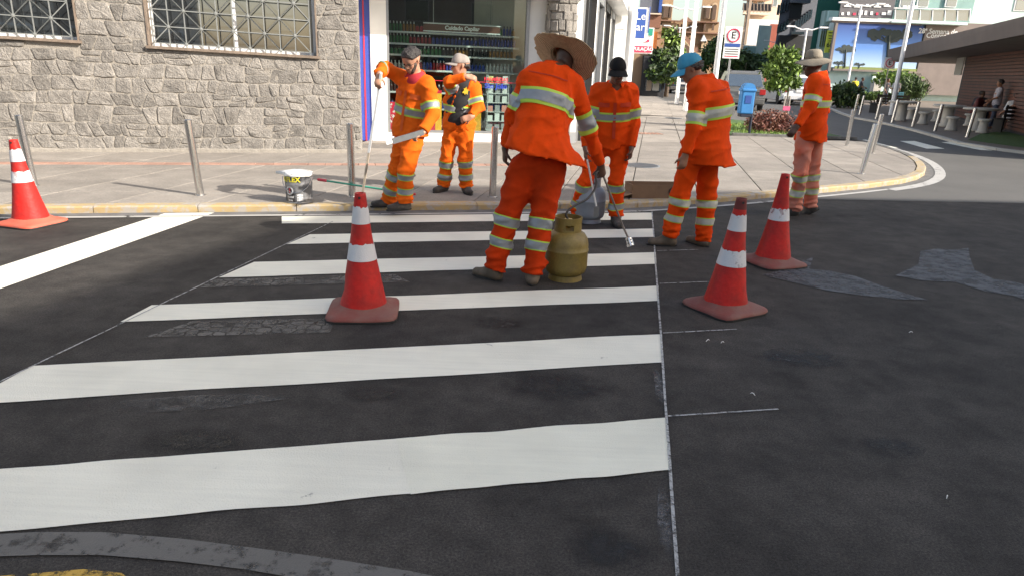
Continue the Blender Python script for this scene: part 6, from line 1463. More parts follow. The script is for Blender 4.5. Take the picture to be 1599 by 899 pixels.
# ------------------------------------------------------------------ right hand buildings
ap = root('apartment_building', 1186, 115, 'cream apartment block with dark railed balconies behind the trees', 'building')
part(ap, 'wall', 'cream', 1158, -80, 1216, 130, 115, 14, True)
for y in (-22, 1):
    o = part(ap, 'balcony', 'cream', 1160, y + 16, 1205, y + 22, 112.6, 2.3); part(ap, 'railing', 'office_dark', 1160, y + 5, 1205, y + 16, 112.5, .1)
    for k in range(9): MB().bar(at(1161 + k * 5.4, y + 16, 112.4), at(1161 + k * 5.4, y + 5, 112.4), .07, .07).build('baluster', 'cream_dark', o)
    winpart(ap, 1166, y - 4, 1176, y + 12, 115); winpart(ap, 1182, y - 4, 1194, y + 12, 115); winpart(ap, 1207, y - 2, 1214, y + 10, 115)
part(ap, 'white_block', 'white_wall', 1163, 31, 1213, 72, 111, 3); part(ap, 'side_column', 'cream_dark', 1166, 0, 1170, 70, 110.8, .5)
tq = root('teal_house', 1185, 100, 'pale teal block with reddish side wall below the apartment building', 'building'); part(tq, 'wall', 'teal_wall', 1179, 40, 1199, 130, 100, 8, True); part(tq, 'low_wall', 'teal_wall', 1158, 72, 1179, 130, 101, 8, True); part(tq, 'side_wall', 'red_wall', 1199.2, 38, 1214, 90, 101, 8, True); part(tq, 'balcony_rail', 'mint_dark', 1160, 74, 1180, 86, 99.8, .1)
of = root('office_block', 1245, 84, 'dark grey glazed office block with stepped balconies', 'building'); part(of, 'wall', 'office_grey', 1212, -60, 1270, 120, 84, 15, True)
part(of, 'lower_recess', 'office_dark', 1213, 56, 1269, 120, 83.6, .38, True); part(of, 'dark_bay', 'office_dark', 1233, 6, 1252, 30, 82.5, 1.4); part(of, 'grey_panel', 'office_grey', 1233, -30, 1266, 5, 82.0, 1.9)
for i in range(7): winpart(of, 1240 + i * 4.1, 33 - i * 3.0, 1243.4 + i * 4.1, 50 - i * 3.4, 83.9, 'office_grey')
for i in range(4): winpart(of, 1214 + i * 4.6, 40 - i * 3, 1217.5 + i * 4.6, 52 - i * 2, 83.9, 'office_dark'); winpart(of, 1214 + i * 4.6, 8 - i * 3, 1217.5 + i * 4.6, 24 - i * 2, 83.9, 'office_dark')
part(of, 'ledge', 'concrete', 1236, 50, 1256, 54, 82, 2)
gs_ = root('green_building', 1290, 70, 'dark green fronted building with pale corner frame and yellow sign', 'building'); part(gs_, 'wall', 'green_strip', 1267, -60, 1304, 130, 72, 10, True); part(gs_, 'pier', 'pale_frame', 1281, 17, 1306, 120, 71, .9, True); part(gs_, 'top_box', 'mint', 1294, 17, 1309, 34, 70.5, .45)
for k in range(3): winpart(gs_, 1281 + k * 3.4, 40, 1283.6 + k * 3.4, 74, 70.9, 'pale_frame')
ys = root('yellow_sign', 1297, 70, 'tall yellow vertical sign on the pale corner pier', 'sign'); ys.location.z = at(1297, 84, 70).z; part(ys, 'board', 'sign_yellow', 1290.5, 48, 1303, 83, 70.0, .2); part(ys, 'cap', 'sign_white', 1296, 36, 1305, 48, 70.05, .2)
text('6K', .62, at(1296.5, 71, 69.97), (1, 0, 0), (0, 0, 1), 'sign_black', ys, bold=.01); 
for y in (51, 56, 60, 64, 78, 81): part(ys, 'lettering_line', 'sign_black', 1294, y, 1301, y + 1.2, 69.96, .03)
mi_ = root('mint_building', 1450, 62, 'pale mint building with glass balcony above the tree billboard', 'building')
part(mi_, 'wall', 'mint', 1303, -70, 1700, 160, 62, 12, True); part(mi_, 'balcony_slab', 'mint', 1392, 33, 1512, 37.5, 60.3, 1.65); part(mi_, 'balcony_recess', 'mint_dark', 1398, -40, 1519, 33, 61.9, .08)
for k in range(6): part(mi_, 'balcony_glass', 'far_glass', 1398 + k * 19.5, 16, 1416 + k * 19.5, 33, 60.4, .05)
for k in range(7): MB().bar(at(1397 + k * 19.5, 34, 60.35), at(1398.2 + k * 19.5, 14, 60.35), .07, .07).build('rail_post', 'white_metal', mi_)
MB().bar(at(1396, 13, 60.3), at(1516, 15.5, 60.3), .08, .08).build('top_rail', 'white_metal', mi_)
for x in (1405, 1432, 1476): winpart(mi_, x, -30, x + 18, 12, 61.8, 'white_metal')
winpart(mi_, 1584, -25, 1606, 18, 62); part(mi_, 'ledge', 'white_wall', 1300, 29, 1398, 34, 61.2, .75)
for x in (1410, 1418, 1428): part(mi_, 'balcony_pot', 'white_wall', x, 9, x + 5, 14.5, 60.9, .4)
po = root('car_poster', 1353, 61.6, 'dark grey poster with white car and object drawings high on mint wall', 'poster'); po.location.z = at(1353, 28, 61.6).z; part(po, 'sheet', 'poster_grey', 1312, -30, 1396, 28, 61.5, .08)
dr = random.Random(4)
for k in range(5): x = 1318 + k * 15.5; mb = MB(); fbox(x, 9 + k % 2, x + 11, 11.2 + k % 2, 61.45, .03, mb); fbox(x + 3, 7, x + 8, 9 + k % 2, 61.45, .03, mb); mb.build('drawing', 'sign_white', po)
for k in range(9): x = 1314 + k * 9; hgt_ = dr.uniform(3, 8); part(po, 'drawing', 'sign_red' if k in (2, 6) else 'sign_white', x, 24 - hgt_, x + dr.uniform(3, 7), 24, 61.45, .03)
bb = root('tree_billboard', 1370, 61.5, 'large billboard with araucaria trees against a blue sky on mint building', 'billboard'); bb.location.z = at(1370, 112, 61.5).z
def sky_print():
    m = bpy.data.materials.new('billboard_print'); m.use_nodes = True; MATS['billboard_print'] = m; N = m.node_tree.nodes; L = m.node_tree.links; tc = N.new('ShaderNodeTexCoord'); sx = N.new('ShaderNodeSeparateXYZ'); L.new(tc.outputs['Generated'], sx.inputs[0]); r = N.new('ShaderNodeValToRGB'); L.new(sx.outputs['Z'], r.inputs[0]); r.color_ramp.elements[0].color = (.42, .56, .70, 1); r.color_ramp.elements[1].color = (.03, .07, .27, 1); e = r.color_ramp.elements.new(.45); e.color = (.10, .24, .58, 1); L.new(r.outputs[0], N['Principled BSDF'].inputs['Base Color']); N['Principled BSDF'].inputs['Roughness'].default_value = .5
sky_print()
part(bb, 'sky_panel', 'billboard_print', 1303, 38, 1437, 108, 61.4, .15); part(bb, 'frame', 'poster_brown', 1300, 34.5, 1440, 38, 61.3, .3); part(bb, 'frame', 'poster_brown', 1299, 36, 1303, 112, 61.3, .3); part(bb, 'frame', 'poster_brown', 1300, 110, 1440, 113, 61.3, .3); part(bb, 'printed_grass', 'print_grass', 1303, 106, 1437, 110, 61.38, .01)
def printed_tree(cx, cy, w_, h_, trunk_y, seed):
    r = random.Random(seed); mb = MB()
    for k in range(26):
        u = r.uniform(-1, 1); x = cx + u * w_; y = cy + r.uniform(-1, .55) * h_ * (1 - .55 * abs(u)) ; rad_ = r.uniform(.22, .5) * h_ * .055; c = at(x, y, 61.37)
        mb.prism([(c.x + math.cos(a) * rad_ * 1.5 * r.uniform(.7, 1.2), c.z + math.sin(a) * rad_ * r.uniform(.7, 1.2)) for a in np.linspace(0, 6.283, 10)[:-1]], .004, (0, 61.37 - k * .0004, 0), (1, 0, 0), (0, 0, 1))
    mb.tube([at(cx - 2, trunk_y, 61.37), at(cx, cy, 61.37)], [w_ * .006, w_ * .004], 5)
    for k in range(5): mb.tube([at(cx - .6, cy + h_ * .9, 61.37), at(cx + (k - 2) * w_ * .35, cy + h_ * .1, 61.37)], w_ * .0022, 4)
    o = mb.build('printed_tree', 'print_tree', bb); o['kind'] = 'stuff'
printed_tree(1388, 56, 30, 13, 106, 1); printed_tree(1321, 78, 13, 6, 106, 2); printed_tree(1311, 99, 8, 3, 107, 3); printed_tree(1343, 101, 8, 2.5, 107, 4)
bb2 = root('event_billboard', 1480, 61.5, 'brown event billboard with white lettering beside the tree billboard', 'billboard'); bb2.location.z = at(1480, 90, 61.5).z; part(bb2, 'panel', 'poster_brown', 1438, 36, 1545, 150, 61.35, .2); text('28ª Semana de', .55, at(1465, 50, 61.33), (1, 0, 0), (0, 0, 1), 'sign_white', bb2, bold=.01); text('Contos', .55, at(1462, 56.5, 61.33), (1, 0, 0), (0, 0, 1), 'sign_white', bb2, bold=.01)
mw = root('mint_garden_wall', 1385, 56, 'low mint side wall stepping out below the billboard', 'wall'); part(mw, 'wall', 'mint', 1362, 118, 1368, 158, 56, 6, True); part(mw, 'stone_pier', 'concrete', 1366, 126, 1378, 158, 55.5, .6, True)

# ------------------------------------------------------------------ kiosk with wide eaves
ki = thing('kiosk', (at(1500, 120, 34).x, 34, 0), 'low brown kiosk with deep grey eaves and wooden slat walls', 'kiosk')
eL, eR = at(1386, 97, 46), at(1640, 46, 16.8); fL, fR = at(1386, 78, 46), at(1640, 16, 16.8)
ed = Vector((eR.x - eL.x, eR.y - eL.y, 0)).normalized(); en_ = Vector((-ed.y, ed.x, 0)); en_ = en_ if en_.x > 0 else -en_
def quadprism(mb, a, b, c, d, off): vs = [a, b, c, d] + [p + off for p in (a, b, c, d)]; mb.add(vs, [(0, 1, 2, 3), (7, 6, 5, 4), (0, 4, 5, 1), (1, 5, 6, 2), (2, 6, 7, 3), (3, 7, 4, 0)]); return mb
quadprism(MB(), eL, eR, fR, fL, en_ * .15).build('fascia', 'fascia', ki)
quadprism(MB(), eL + en_ * .16, eR + en_ * .16, eR + en_ * .16 + Vector((0, 0, .12)), eL + en_ * .16 + Vector((0, 0, .12)), en_ * 9).build('soffit', 'soffit', ki)
eb = at(1405, 97.5, 46)
quadprism(MB(), eL + en_ * .16, eL + en_ * 8, fL + en_ * 8, fL + en_ * .16, -ed * .15).build('side_fascia', 'fascia', ki)
mat('slat_wood', (.085, .026, .013), .6, var=.25, scale=3, objrand=.2)
wall0 = eL + ed * 13.0 + en_ * 1.9; wall1 = eR + ed * 1 + en_ * 1.9
L0 = (wall1 - wall0).length; wd_ = Vector((ed.x, ed.y, 0)); ztop = min(eL.z, eR.z) + .1
bk_ = MB(); c_ = (Vector((wall0.x, wall0.y, 0)) + Vector((wall1.x, wall1.y, 0))) / 2; bk_.box(c_ + Vector((0, 0, ztop / 2)) + en_ * .1, (L0, .12, ztop), wd_); bk_.build('back_wall', 'office_dark', ki)
for k in range(22): z = .15 + k * (ztop - .2) / 22; MB().box(c_ + Vector((0, 0, z + .05)), (L0, .05, (ztop - .2) / 22 * .78), wd_).build('slat', 'slat_wood', ki)
c2 = eL + ed * 12.2 + en_ * 2.1; MB().box((c2.x, c2.y, ztop / 2), (.8, .1, ztop), wd_).build('dark_door', 'office_dark', ki); c3 = eL + ed * 11 + en_ * 2.0; MB().box((c3.x, c3.y, ztop - .45), (1.6, .06, .8), wd_).build('grey_panel', 'concrete', ki)
# ------------------------------------------------------------------ stone tables and stools
def table(px, py, label, sc=1.0):
    p = gp(px, py, .05); t = thing('stone_table', p, label, 'table', 'round concrete tables by the kiosk'); MB().lathe([(.24, 0), (.24, .05), (.19, .12), (.18, .62), (.22, .69)], p, 18).build('pedestal', 'concrete', t, smooth=True); MB().lathe([(.3, .69), (.52, .70), (.54, .72), (.54, .76), (.52, .78)], p, 28).build('table_top', 'concrete', t)
def stool(px, py, label):
    p = gp(px, py, .05); t = thing('stone_stool', p, label, 'stool', 'concrete stools around the tables'); MB().lathe([(.19, 0), (.19, .04), (.15, .09), (.125, .34), (.15, .38)], p, 16).build('pedestal', 'concrete', t, smooth=True); MB().lathe([(.16, .381), (.205, .39), (.205, .44), (.19, .455)], p, 20).build('seat', 'concrete', t)
table(1476, 198, 'round concrete table left of centre near the slat wall'); table(1524, 205, 'round concrete table nearest the seated man'); table(1405, 189, 'farthest round concrete table near the low hedge')
for x, y, l in ((1440, 194, 'concrete stool left of the middle table'), (1484, 204, 'concrete stool in front of the middle table'), (1533, 208, 'concrete stool nearest the seated man'), (1512, 197, 'concrete stool behind the nearest table'), (1461, 190, 'concrete stool behind the middle table'), (1421, 187, 'small concrete stool near the farthest table')): stool(x, y, l)
# black benches
def bench(p, X, L_, label):
    t = thing('bench', p, label, 'bench', 'black benches by the kiosk'); X = Vector(X).normalized(); Yv = Vector((-X.y, X.x, 0)); p = Vector(p)
    for k in range(4): MB().box(p + Vector((0, 0, .44)) + Yv * (-.16 + k * .11), (L_, .09, .03), X).build('seat_slat', 'black_bench', t)
    for k in range(3): MB().box(p + Vector((0, 0, .56 + k * .13)) - Yv * .24, (L_, .03, .10), X).build('back_slat', 'black_bench', t)
    for s_ in (-1, 1): MB().box(p + X * (s_ * L_ * .45) + Vector((0, 0, .21)), (.06, .4, .42), X).build('leg', 'black_bench', t); MB().box(p + X * (s_ * L_ * .45) + Vector((0, 0, .66)) - Yv * .21, (.06, .04, .5), X).build('back_post', 'black_bench', t)
pbn = gp(1585, 207, .05); bench(pbn, (1, .15, 0), 1.6, 'black slatted bench with a man in white seated on it')
bench(gp(1385, 177, .05), (1, .3, 0), 2.0, 'black bench beyond the row of bollards across the road')

# ------------------------------------------------------------------ lamp posts
def lamp_post(px_t, py_t, px_b, D, label, arms=None, r=.075, z0=0):
    top = at(px_t, py_t, D); b = Vector((at(px_b, 130, D).x, D, 0)); b.x = top.x - (top.x - b.x) * 0; t = thing('lamp_post', b, label, 'lamp post', 'white lamp posts')
    top = Vector((b.x, D, top.z)); MB().tube([b + Vector((0, 0, .05)), top], [r * 1.15, r * .8], 10).build('pole', 'lamp_white', t); MB().lathe([(r * 2.2, 0), (r * 2.2, .06), (r * 1.3, .09)], b, 12).build('foot', 'cement', t)
    if arms:
        for s_ in (-1, 1):
            a = top + Vector((s_ * arms, 0, .12)); mb = MB(); mb.tube([top, top + Vector((s_ * arms * .4, 0, -.05)), a], [r * .7, r * .6, r * .5], 8); mb.build('arm', 'lamp_white', t); MB().box(a + Vector((s_ * .25, 0, .02)), (.55, .22, .09)).build('lamp_head', 'lamp_white', t)
for a in ((1146, -120, 1141, 24, 'thick white lamp post beside the parking sign'), (1104, -140, 1100, 30, 'white lamp post just right of the church front'), (1088, -140, 1084, 36, 'white lamp post in front of the church right tower')): lamp_post(*a, r=.085)
lamp_post(1072, 14, 1060, 46, 'white double armed lamp post in front of the church gable', 1.0, .07); lamp_post(1062, 44, 1052, 64, 'smaller double armed lamp post before the church porch', .9, .07)
lamp_post(1260, 46, 1250, 50, 'white double armed lamp post behind the sun hat worker', .85, .07); lamp_post(1345, 9, 1331, 50, 'white double armed lamp post in front of the tree billboard', 1.0, .075); lamp_post(1450, -120, 1438, 33, 'white lamp post in front of the kiosk eaves', None, .085); lamp_post(1211, 66, 1208, 85, 'thin far lamp post below the office block', .8, .06)
def parking_sign(px, y0, y1, D, wpx, label, extra):
    c = at(px, (y0 + y1) / 2, D); t = thing('parking_sign', (c.x, D, 0), label, 'sign', 'parking signs'); xa, xb, za, zb = rect(px - wpx / 2, y0, px + wpx / 2, y1, D); W_ = xb - xa
    MB().box((c.x, D, (za + zb) / 2), (W_, .03, zb - za)).build('plate', 'sign_white', t); MB().tube([(c.x, D + .05, 0), (c.x, D + .05, zb)], .035, 8).build('pole', 'grey_metal', t)
    cz = zb - W_ * .5; mb = MB(); mb.tube([(c.x + math.cos(a) * W_ * .36, D - .02, cz + math.sin(a) * W_ * .36) for a in np.linspace(0, 6.283, 25)], W_ * .04, 6, cap=False); mb.build('red_ring', 'sign_red', t)
    text('E', W_ * .55, (c.x, D - .018, cz), (1, 0, 0), (0, 0, 1), 'sign_black', t, bold=.006)
    if extra:
        MB().box((c.x, D - .018, za + (zb - za) * .42), (W_ * .94, .008, (zb - za) * .11)).build('blue_strip', 'sign_blue', t)
        for k in range(4): MB().box((c.x, D - .018, za + (zb - za) * (.07 + .075 * k)), (W_ * .8, .006, (zb - za) * .03)).build('text_line', 'poster_grey' if k else 'sign_red', t)
parking_sign(1144, 42, 92, 25, 26, 'tall parking sign with red ringed letter and small print by lamp post', True); parking_sign(1389.5, 90, 108, 44, 17, 'white parking sign with red ringed letter in front of the billboard', False)

# ------------------------------------------------------------------ trees and planting
def cl(px, py, D, rx, ry=None, rz=None): c = at(px, py, D); s = D / FPX; return (tuple(c), (rx * s, (ry or rx) * s, (rz or rx * .8) * s))
b_ = at(1040, 150, 48); tree('street_tree', (b_.x, 48, KZ), 'dark leafy tree in front of the tan building and church', 4.2, [cl(1043, 66, 48.5, 20, 20, 18), cl(1030, 92, 47, 18), cl(1052, 88, 48, 18), cl(1026, 114, 46, 15), cl(1046, 114, 46, 18), cl(1036, 75, 48, 16), cl(1058, 110, 47, 14)], 6500, .30, 3, ['leaf_dark', 'leaf_dark', 'leaf_mid', 'leaf_bright'], .13)
b_ = at(1125, 140, 85); tree('street_tree', (b_.x, 85, 0), 'green tree right of the church below the parking sign', 7, blob_clumps(at(1122, 95, 85), (2.2, 2, 2.6), 8, 5), 3600, .42, 5, ['leaf_dark', 'leaf_mid', 'leaf_mid', 'leaf_bright'], .2)
b_ = at(1140, 140, 72); tree('street_tree', (b_.x, 72, 0), 'dense dark tree behind the parked grey car', 5.5, blob_clumps(at(1158, 105, 72), (2.6, 2, 1.6), 8, 6), 3200, .40, 6, ['leaf_dark', 'leaf_dark', 'leaf_mid'], .2)
b_ = at(1205, 140, 76); tree('street_tree', (b_.x, 76, 0), 'dense dark tree below the office block', 5.5, blob_clumps(at(1208, 98, 76), (3.2, 2, 2.0), 9, 7), 3600, .42, 7, ['leaf_dark', 'leaf_dark', 'leaf_mid'], .2)
b_ = gp(1221, 206, KZ); D_ = b_.y; tree('young_tree', b_, 'young bright green tree tied to stakes above the red shrub', 2.3, [cl(1221, 128, D_, 17), cl(1206, 112, D_, 15), cl(1236, 108, D_, 15), cl(1222, 92, D_, 17), cl(1212, 84, D_, 13), cl(1234, 88, D_, 13), cl(1204, 132, D_, 11), cl(1240, 130, D_, 11)], 2600, .15, 9, ['leaf_mid', 'leaf_bright', 'leaf_bright', 'leaf_mid'], .035, 'bark_pale', aspect=.42, droop=.9)
st_ = thing('tree_stakes', b_, 'pale wooden stakes with pink tie around the young tree', 'stakes'); 
for dx in (-.11, .1): MB().tube([b_ + Vector((dx, -.05, 0)), b_ + Vector((dx * .6, -.05, 1.0))], .022, 6).build('stake', 'bark_pale', st_)
mat('pink_tie', (.7, .12, .25), .6); MB().box(b_ + Vector((0, -.08, .66)), (.2, .03, .12)).build('tie', 'pink_tie', st_)
# planting bed: grass, red shrub
gpoly_ = [(5.65, 18.75), (9.0, 18.95), (9.02, 21.4), (8.5, 23.9), (7.8, 25.2), (6.7, 25.6)]
sheet('planting_bed', gpoly_, KZ + .004, 'grass')
V, Q = leaves([((7.0, 20.9, KZ + .03), (1.6, 2.0, .05))], 2600, .10, 12, aspect=.18, droop=-1.4); me = bpy.data.meshes.new('grass'); me.from_pydata(V.tolist(), [], Q.tolist()); me.materials.append(MATS['leaf_bright']); o = link('grass_blades', me); tag(o, 'short bright grass around the red shrub', 'grass', kind='stuff')
kb_ = MB()
for a, b in zip(gpoly_[:1] * 1 + gpoly_[:1], gpoly_[1:2]): kb_.bar((a[0], a[1] - .08, KZ + .03), (b[0], b[1] - .08, KZ + .03), .07, .12, (1, 0, 0))
o = kb_.build('bed_kerb', 'cement'); o['kind'] = 'structure'
sc0 = gp(1200, 208, KZ); rs_ = thing('red_shrub', sc0, 'low shrub of reddish brown leaves in the planting bed', 'shrub'); D_ = sc0.y + .4
crown_obj(rs_, [cl(1182, 193, D_, 17, 22, 15), cl(1203, 190, D_, 20, 24, 17), cl(1222, 192, D_, 17, 22, 15), cl(1192, 200, D_ - .3, 16, 18, 10), cl(1216, 202, D_ - .3, 15, 18, 9)], 3400, .085, 14, ['leaf_red', 'leaf_red', 'leaf_red_pale'], aspect=.45, shell=.4); mb = MB()
for k in range(12): a = k * .52; mb.tube([sc0 + Vector((math.cos(a) * .15, .4 + math.sin(a) * .15, 0)), sc0 + Vector((math.cos(a) * .5, .4 + math.sin(a) * .3, .4))], [.014, .006], 5)
mb.build('stem', 'bark', rs_)
for i, (px, py, D, rx, rz, lab, mats_2) in enumerate(((1322, 150, 40, 26, 17, 'dark rounded bush beyond the road behind the sun hat worker', ['leaf_dark', 'leaf_mid', 'leaf_dark']), (1400, 124, 52, 34, 11, 'pale green bush under the parking sign', ['leaf_mid', 'leaf_bright', 'leaf_bright']), (1425, 140, 50, 22, 15, 'spiky dark green bush beside the kiosk', ['leaf_dark', 'leaf_mid']), (1372, 151, 51, 26, 5, 'low yellow green hedge behind the far bench', ['leaf_bright', 'leaf_mid']))):
    b0 = at(px, 150, D); t = thing('bush', (b0.x, D, .05), lab, 'bush', 'bushes beyond the road'); crown_obj(t, [cl(px - rx * .45, py, D, rx * .55, rx * .5, rz), cl(px + rx * .4, py + 1, D, rx * .6, rx * .5, rz * .9), cl(px, py - 2, D + .3, rx * .6, rx * .5, rz)], 1800, .26 if i != 2 else .5, 20 + i, mats_2, aspect=.5 if i != 2 else .12, shell=.3)
    mb = MB(); [mb.tube([Vector((b0.x + .2 * q, D, .05)), Vector((b0.x + .35 * q, D, .6))], [.05, .02], 5) for q in (-2, -1, 0, 1, 2)]; mb.build('stem', 'bark', t)

# ------------------------------------------------------------------ litter bin
bp2 = gp(1166, 211, KZ); bin_ = thing('litter_bin', bp2, 'blue litter bin with rounded hood on a dark post', 'bin'); c_ = bp2 + Vector((-.14, -.02, 0)); f_ = bp2.y / FPX
MB().box(c_ + Vector((0, 0, .86)), (.34, .30, .62)).build('body', 'bin_blue', bin_, bevel=.03); MB().box(c_ + Vector((0, -.004, 1.155)), (.375, .34, .07)).build('lid_rim', 'bin_blue', bin_, bevel=.02)
MB().prism([(math.cos(a) * .165, math.sin(a) * .14) for a in np.linspace(0, math.pi, 12)], -.28, c_ + Vector((0, -.14, 1.19)), (1, 0, 0), (0, 0, 1)).build('hood', 'bin_blue', bin_); MB().box(c_ + Vector((0, 0, .52)), (.30, .26, .10)).build('bottom', 'bin_dark', bin_, bevel=.02)
MB().tube([bp2 + Vector((.06, .0, 0)), bp2 + Vector((.06, .0, 1.25))], .035, 8).build('post', 'bin_dark', bin_); MB().box(c_ + Vector((0, -.158, .92)), (.16, .006, .2)).build('label_panel', 'sign_blue', bin_)

# ------------------------------------------------------------------ parked vehicles
def suv(base, yaw, label, body, L_=4.5, W_=1.85, H_=1.72, spare=False, glass='car_glass'):
    t = thing('parked_car', base, label, 'car', 'cars parked in the side street'); X = Vector((math.cos(yaw), math.sin(yaw), 0)); Yv = Vector((-X.y, X.x, 0)); base = Vector(base)   # +X = front
    def P_(x, y, z): return base + X * x + Yv * y + Vector((0, 0, z))
    def shape(prof, wf, name, m, inset=0.0):
        n = len(prof); vs = []
        for y_s in (-1, -.72, .72, 1):
            for (x, z) in prof:
                k = 1.0 if abs(y_s) < .9 else .0; xx = x * (1 if k else .985); wz = wf(z); vs.append(P_(xx, (W_ / 2 * wz) * (y_s if abs(y_s) == 1 else y_s * 1.30 if False else y_s), z - (0 if k else (.035 if z > 1 else 0))))
        fs = [(r * n + i, r * n + (i + 1) % n, (r + 1) * n + (i + 1) % n, (r + 1) * n + i) for r in range(3) for i in range(n)] + [tuple(range(n - 1, -1, -1)), tuple(range(3 * n, 4 * n))]
        return MB().add(vs, fs).build(name, m, t, smooth=False)
    h = L_ / 2
    shape([(-h, .32), (-h - .02, .62), (-h + .06, .98), (-h + .18, 1.02), (h - 1.2, 1.02), (h - .15, .88), (h, .62), (h - .02, .30), (h - .5, .24), (-h + .5, .24)], lambda z: 1.0, 'body', body)
    shape([(-h + .16, 1.023), (-h + .42, H_ - .10), (-h + .62, H_), (.35, H_), (.75, H_ - .08), (1.30, 1.023)], lambda z: 1.0 - .20 * max(0, (z - 1.0) / .7), 'cabin', body)
    q = lambda z: (W_ / 2) * (1 - .2 * max(0, (z - 1) / .7))
    rz = [(-h + .185, 1.09), (-h + .39, H_ - .16)]; d_ = .022
    MB().add([P_(rz[0][0] - d_, -q(1.09) * .86, 1.09), P_(rz[0][0] - d_, q(1.09) * .86, 1.09), P_(rz[1][0] - d_, q(H_ - .16) * .84, H_ - .16), P_(rz[1][0] - d_, -q(H_ - .16) * .84, H_ - .16)], [(0, 1, 2, 3)]).build('rear_window', 'far_glass', t)
    for s_ in (-1, 1):
        MB().add([P_(-h + .45, s_ * (q(1.1) + .012), 1.10), P_(.95, s_ * (q(1.1) + .012), 1.10), P_(.5, s_ * (q(H_ - .2) + .012), H_ - .2), P_(-h + .62, s_ * (q(H_ - .2) + .012), H_ - .2)], [(0, 1, 2, 3)]).build('side_window', 'far_glass', t)
        MB().box(P_(-h - .012, s_ * W_ * .42, .86), (.05, W_ * .13, .24), X).build('tail_light', 'car_red', t, bevel=.01); MB().bar(P_(-h + .5, s_ * W_ * .33, H_ + .03), P_(.3, s_ * W_ * .33, H_ + .03), .04, .04).build('roof_rail', 'grey_metal', t)
        for xw in (-h + .85, h - .85):
            w_ = MB().lathe([(.18, -.1), (.33, -.1), (.345, -.06), (.345, .06), (.33, .1), (.18, .1)], P_(xw, s_ * (W_ / 2 - .10), .345), 20, (0, 0, 1), Yv).build('wheel', 'black_rubber', t); MB().lathe([(.02, -.095), (.2, -.085), (.2, .085), (.02, .095)], P_(xw, s_ * (W_ / 2 - .10), .345), 14, (0, 0, 1), Yv).build('rim', 'grey_metal', w_)
    MB().box(P_(-h - .03, 0, .44), (.12, W_ * .96, .24), X).build('bumper', 'car_grey' if body != 'car_white' else 'car_white', t, bevel=.03); MB().box(P_(-h - .03, 0, .80), (.03, .42, .14), X).build('number_plate', 'sign_white', t); MB().box(P_(-h - .02, 0, .90), (.02, W_ * .7, .04), X).build('trim', 'grey_metal', t)
    text('ABC 1234'[:0] or 'HI', .1, P_(-h - .05, 0, .80), -Yv, (0, 0, 1), 'sign_black', t) if False else None
    MB().tube([P_(-h + .7, 0, H_), P_(-h + .45, 0, H_ + .35)], .008, 5).build('antenna', 'black_rubber', t); return t
vy = math.atan2(VX.y, VX.x)
suv((at(1180, 120, 33.5).x, 33.5 + 2.2, 0.003), vy - .02, 'dark grey estate car parked beyond the planting bed, rear towards us', 'car_grey', W_=2.0, H_=1.78)
suv((at(1240, 120, 42).x + .6, 44.5, 0.003), vy + .15, 'white car parked behind the young tree', 'car_white')
suv((at(1062, 120, 56).x + .6, 58, 0.003), vy, 'dark car parked in shade under the church lamp posts', 'car_dark', H_=1.5)
# ------------------------------------------------------------------ manholes and drain on the pavement
for (px, py, r_) in ((1003, 259, .30), (1052, 185, .32)):
    p = gp(px, py, KZ + .002); t = thing('manhole_cover', p, 'round iron cover set in the pavement %s' % ('behind the black cap worker' if px < 1010 else 'farther up by the lamp posts'), 'manhole'); MB().lathe([(r_, .0), (r_, .006)], p, 28).build('frame', 'grey_metal', t); MB().lathe([(r_ * .9, .006), (r_ * .88, .010)], p, 28).build('lid', 'dark_frame', t)
p = gp(1011, 209, KZ + .002); gr_ = thing('drain_grate', p, 'small reddish drain grate in the pavement slabs', 'drain')
for k in range(7): MB().box(p + UX * ((k - 3) * .11) + Vector((0, 0, .006)), (.07, .36, .012), UX).build('grate_bar', 'red_tile', gr_)

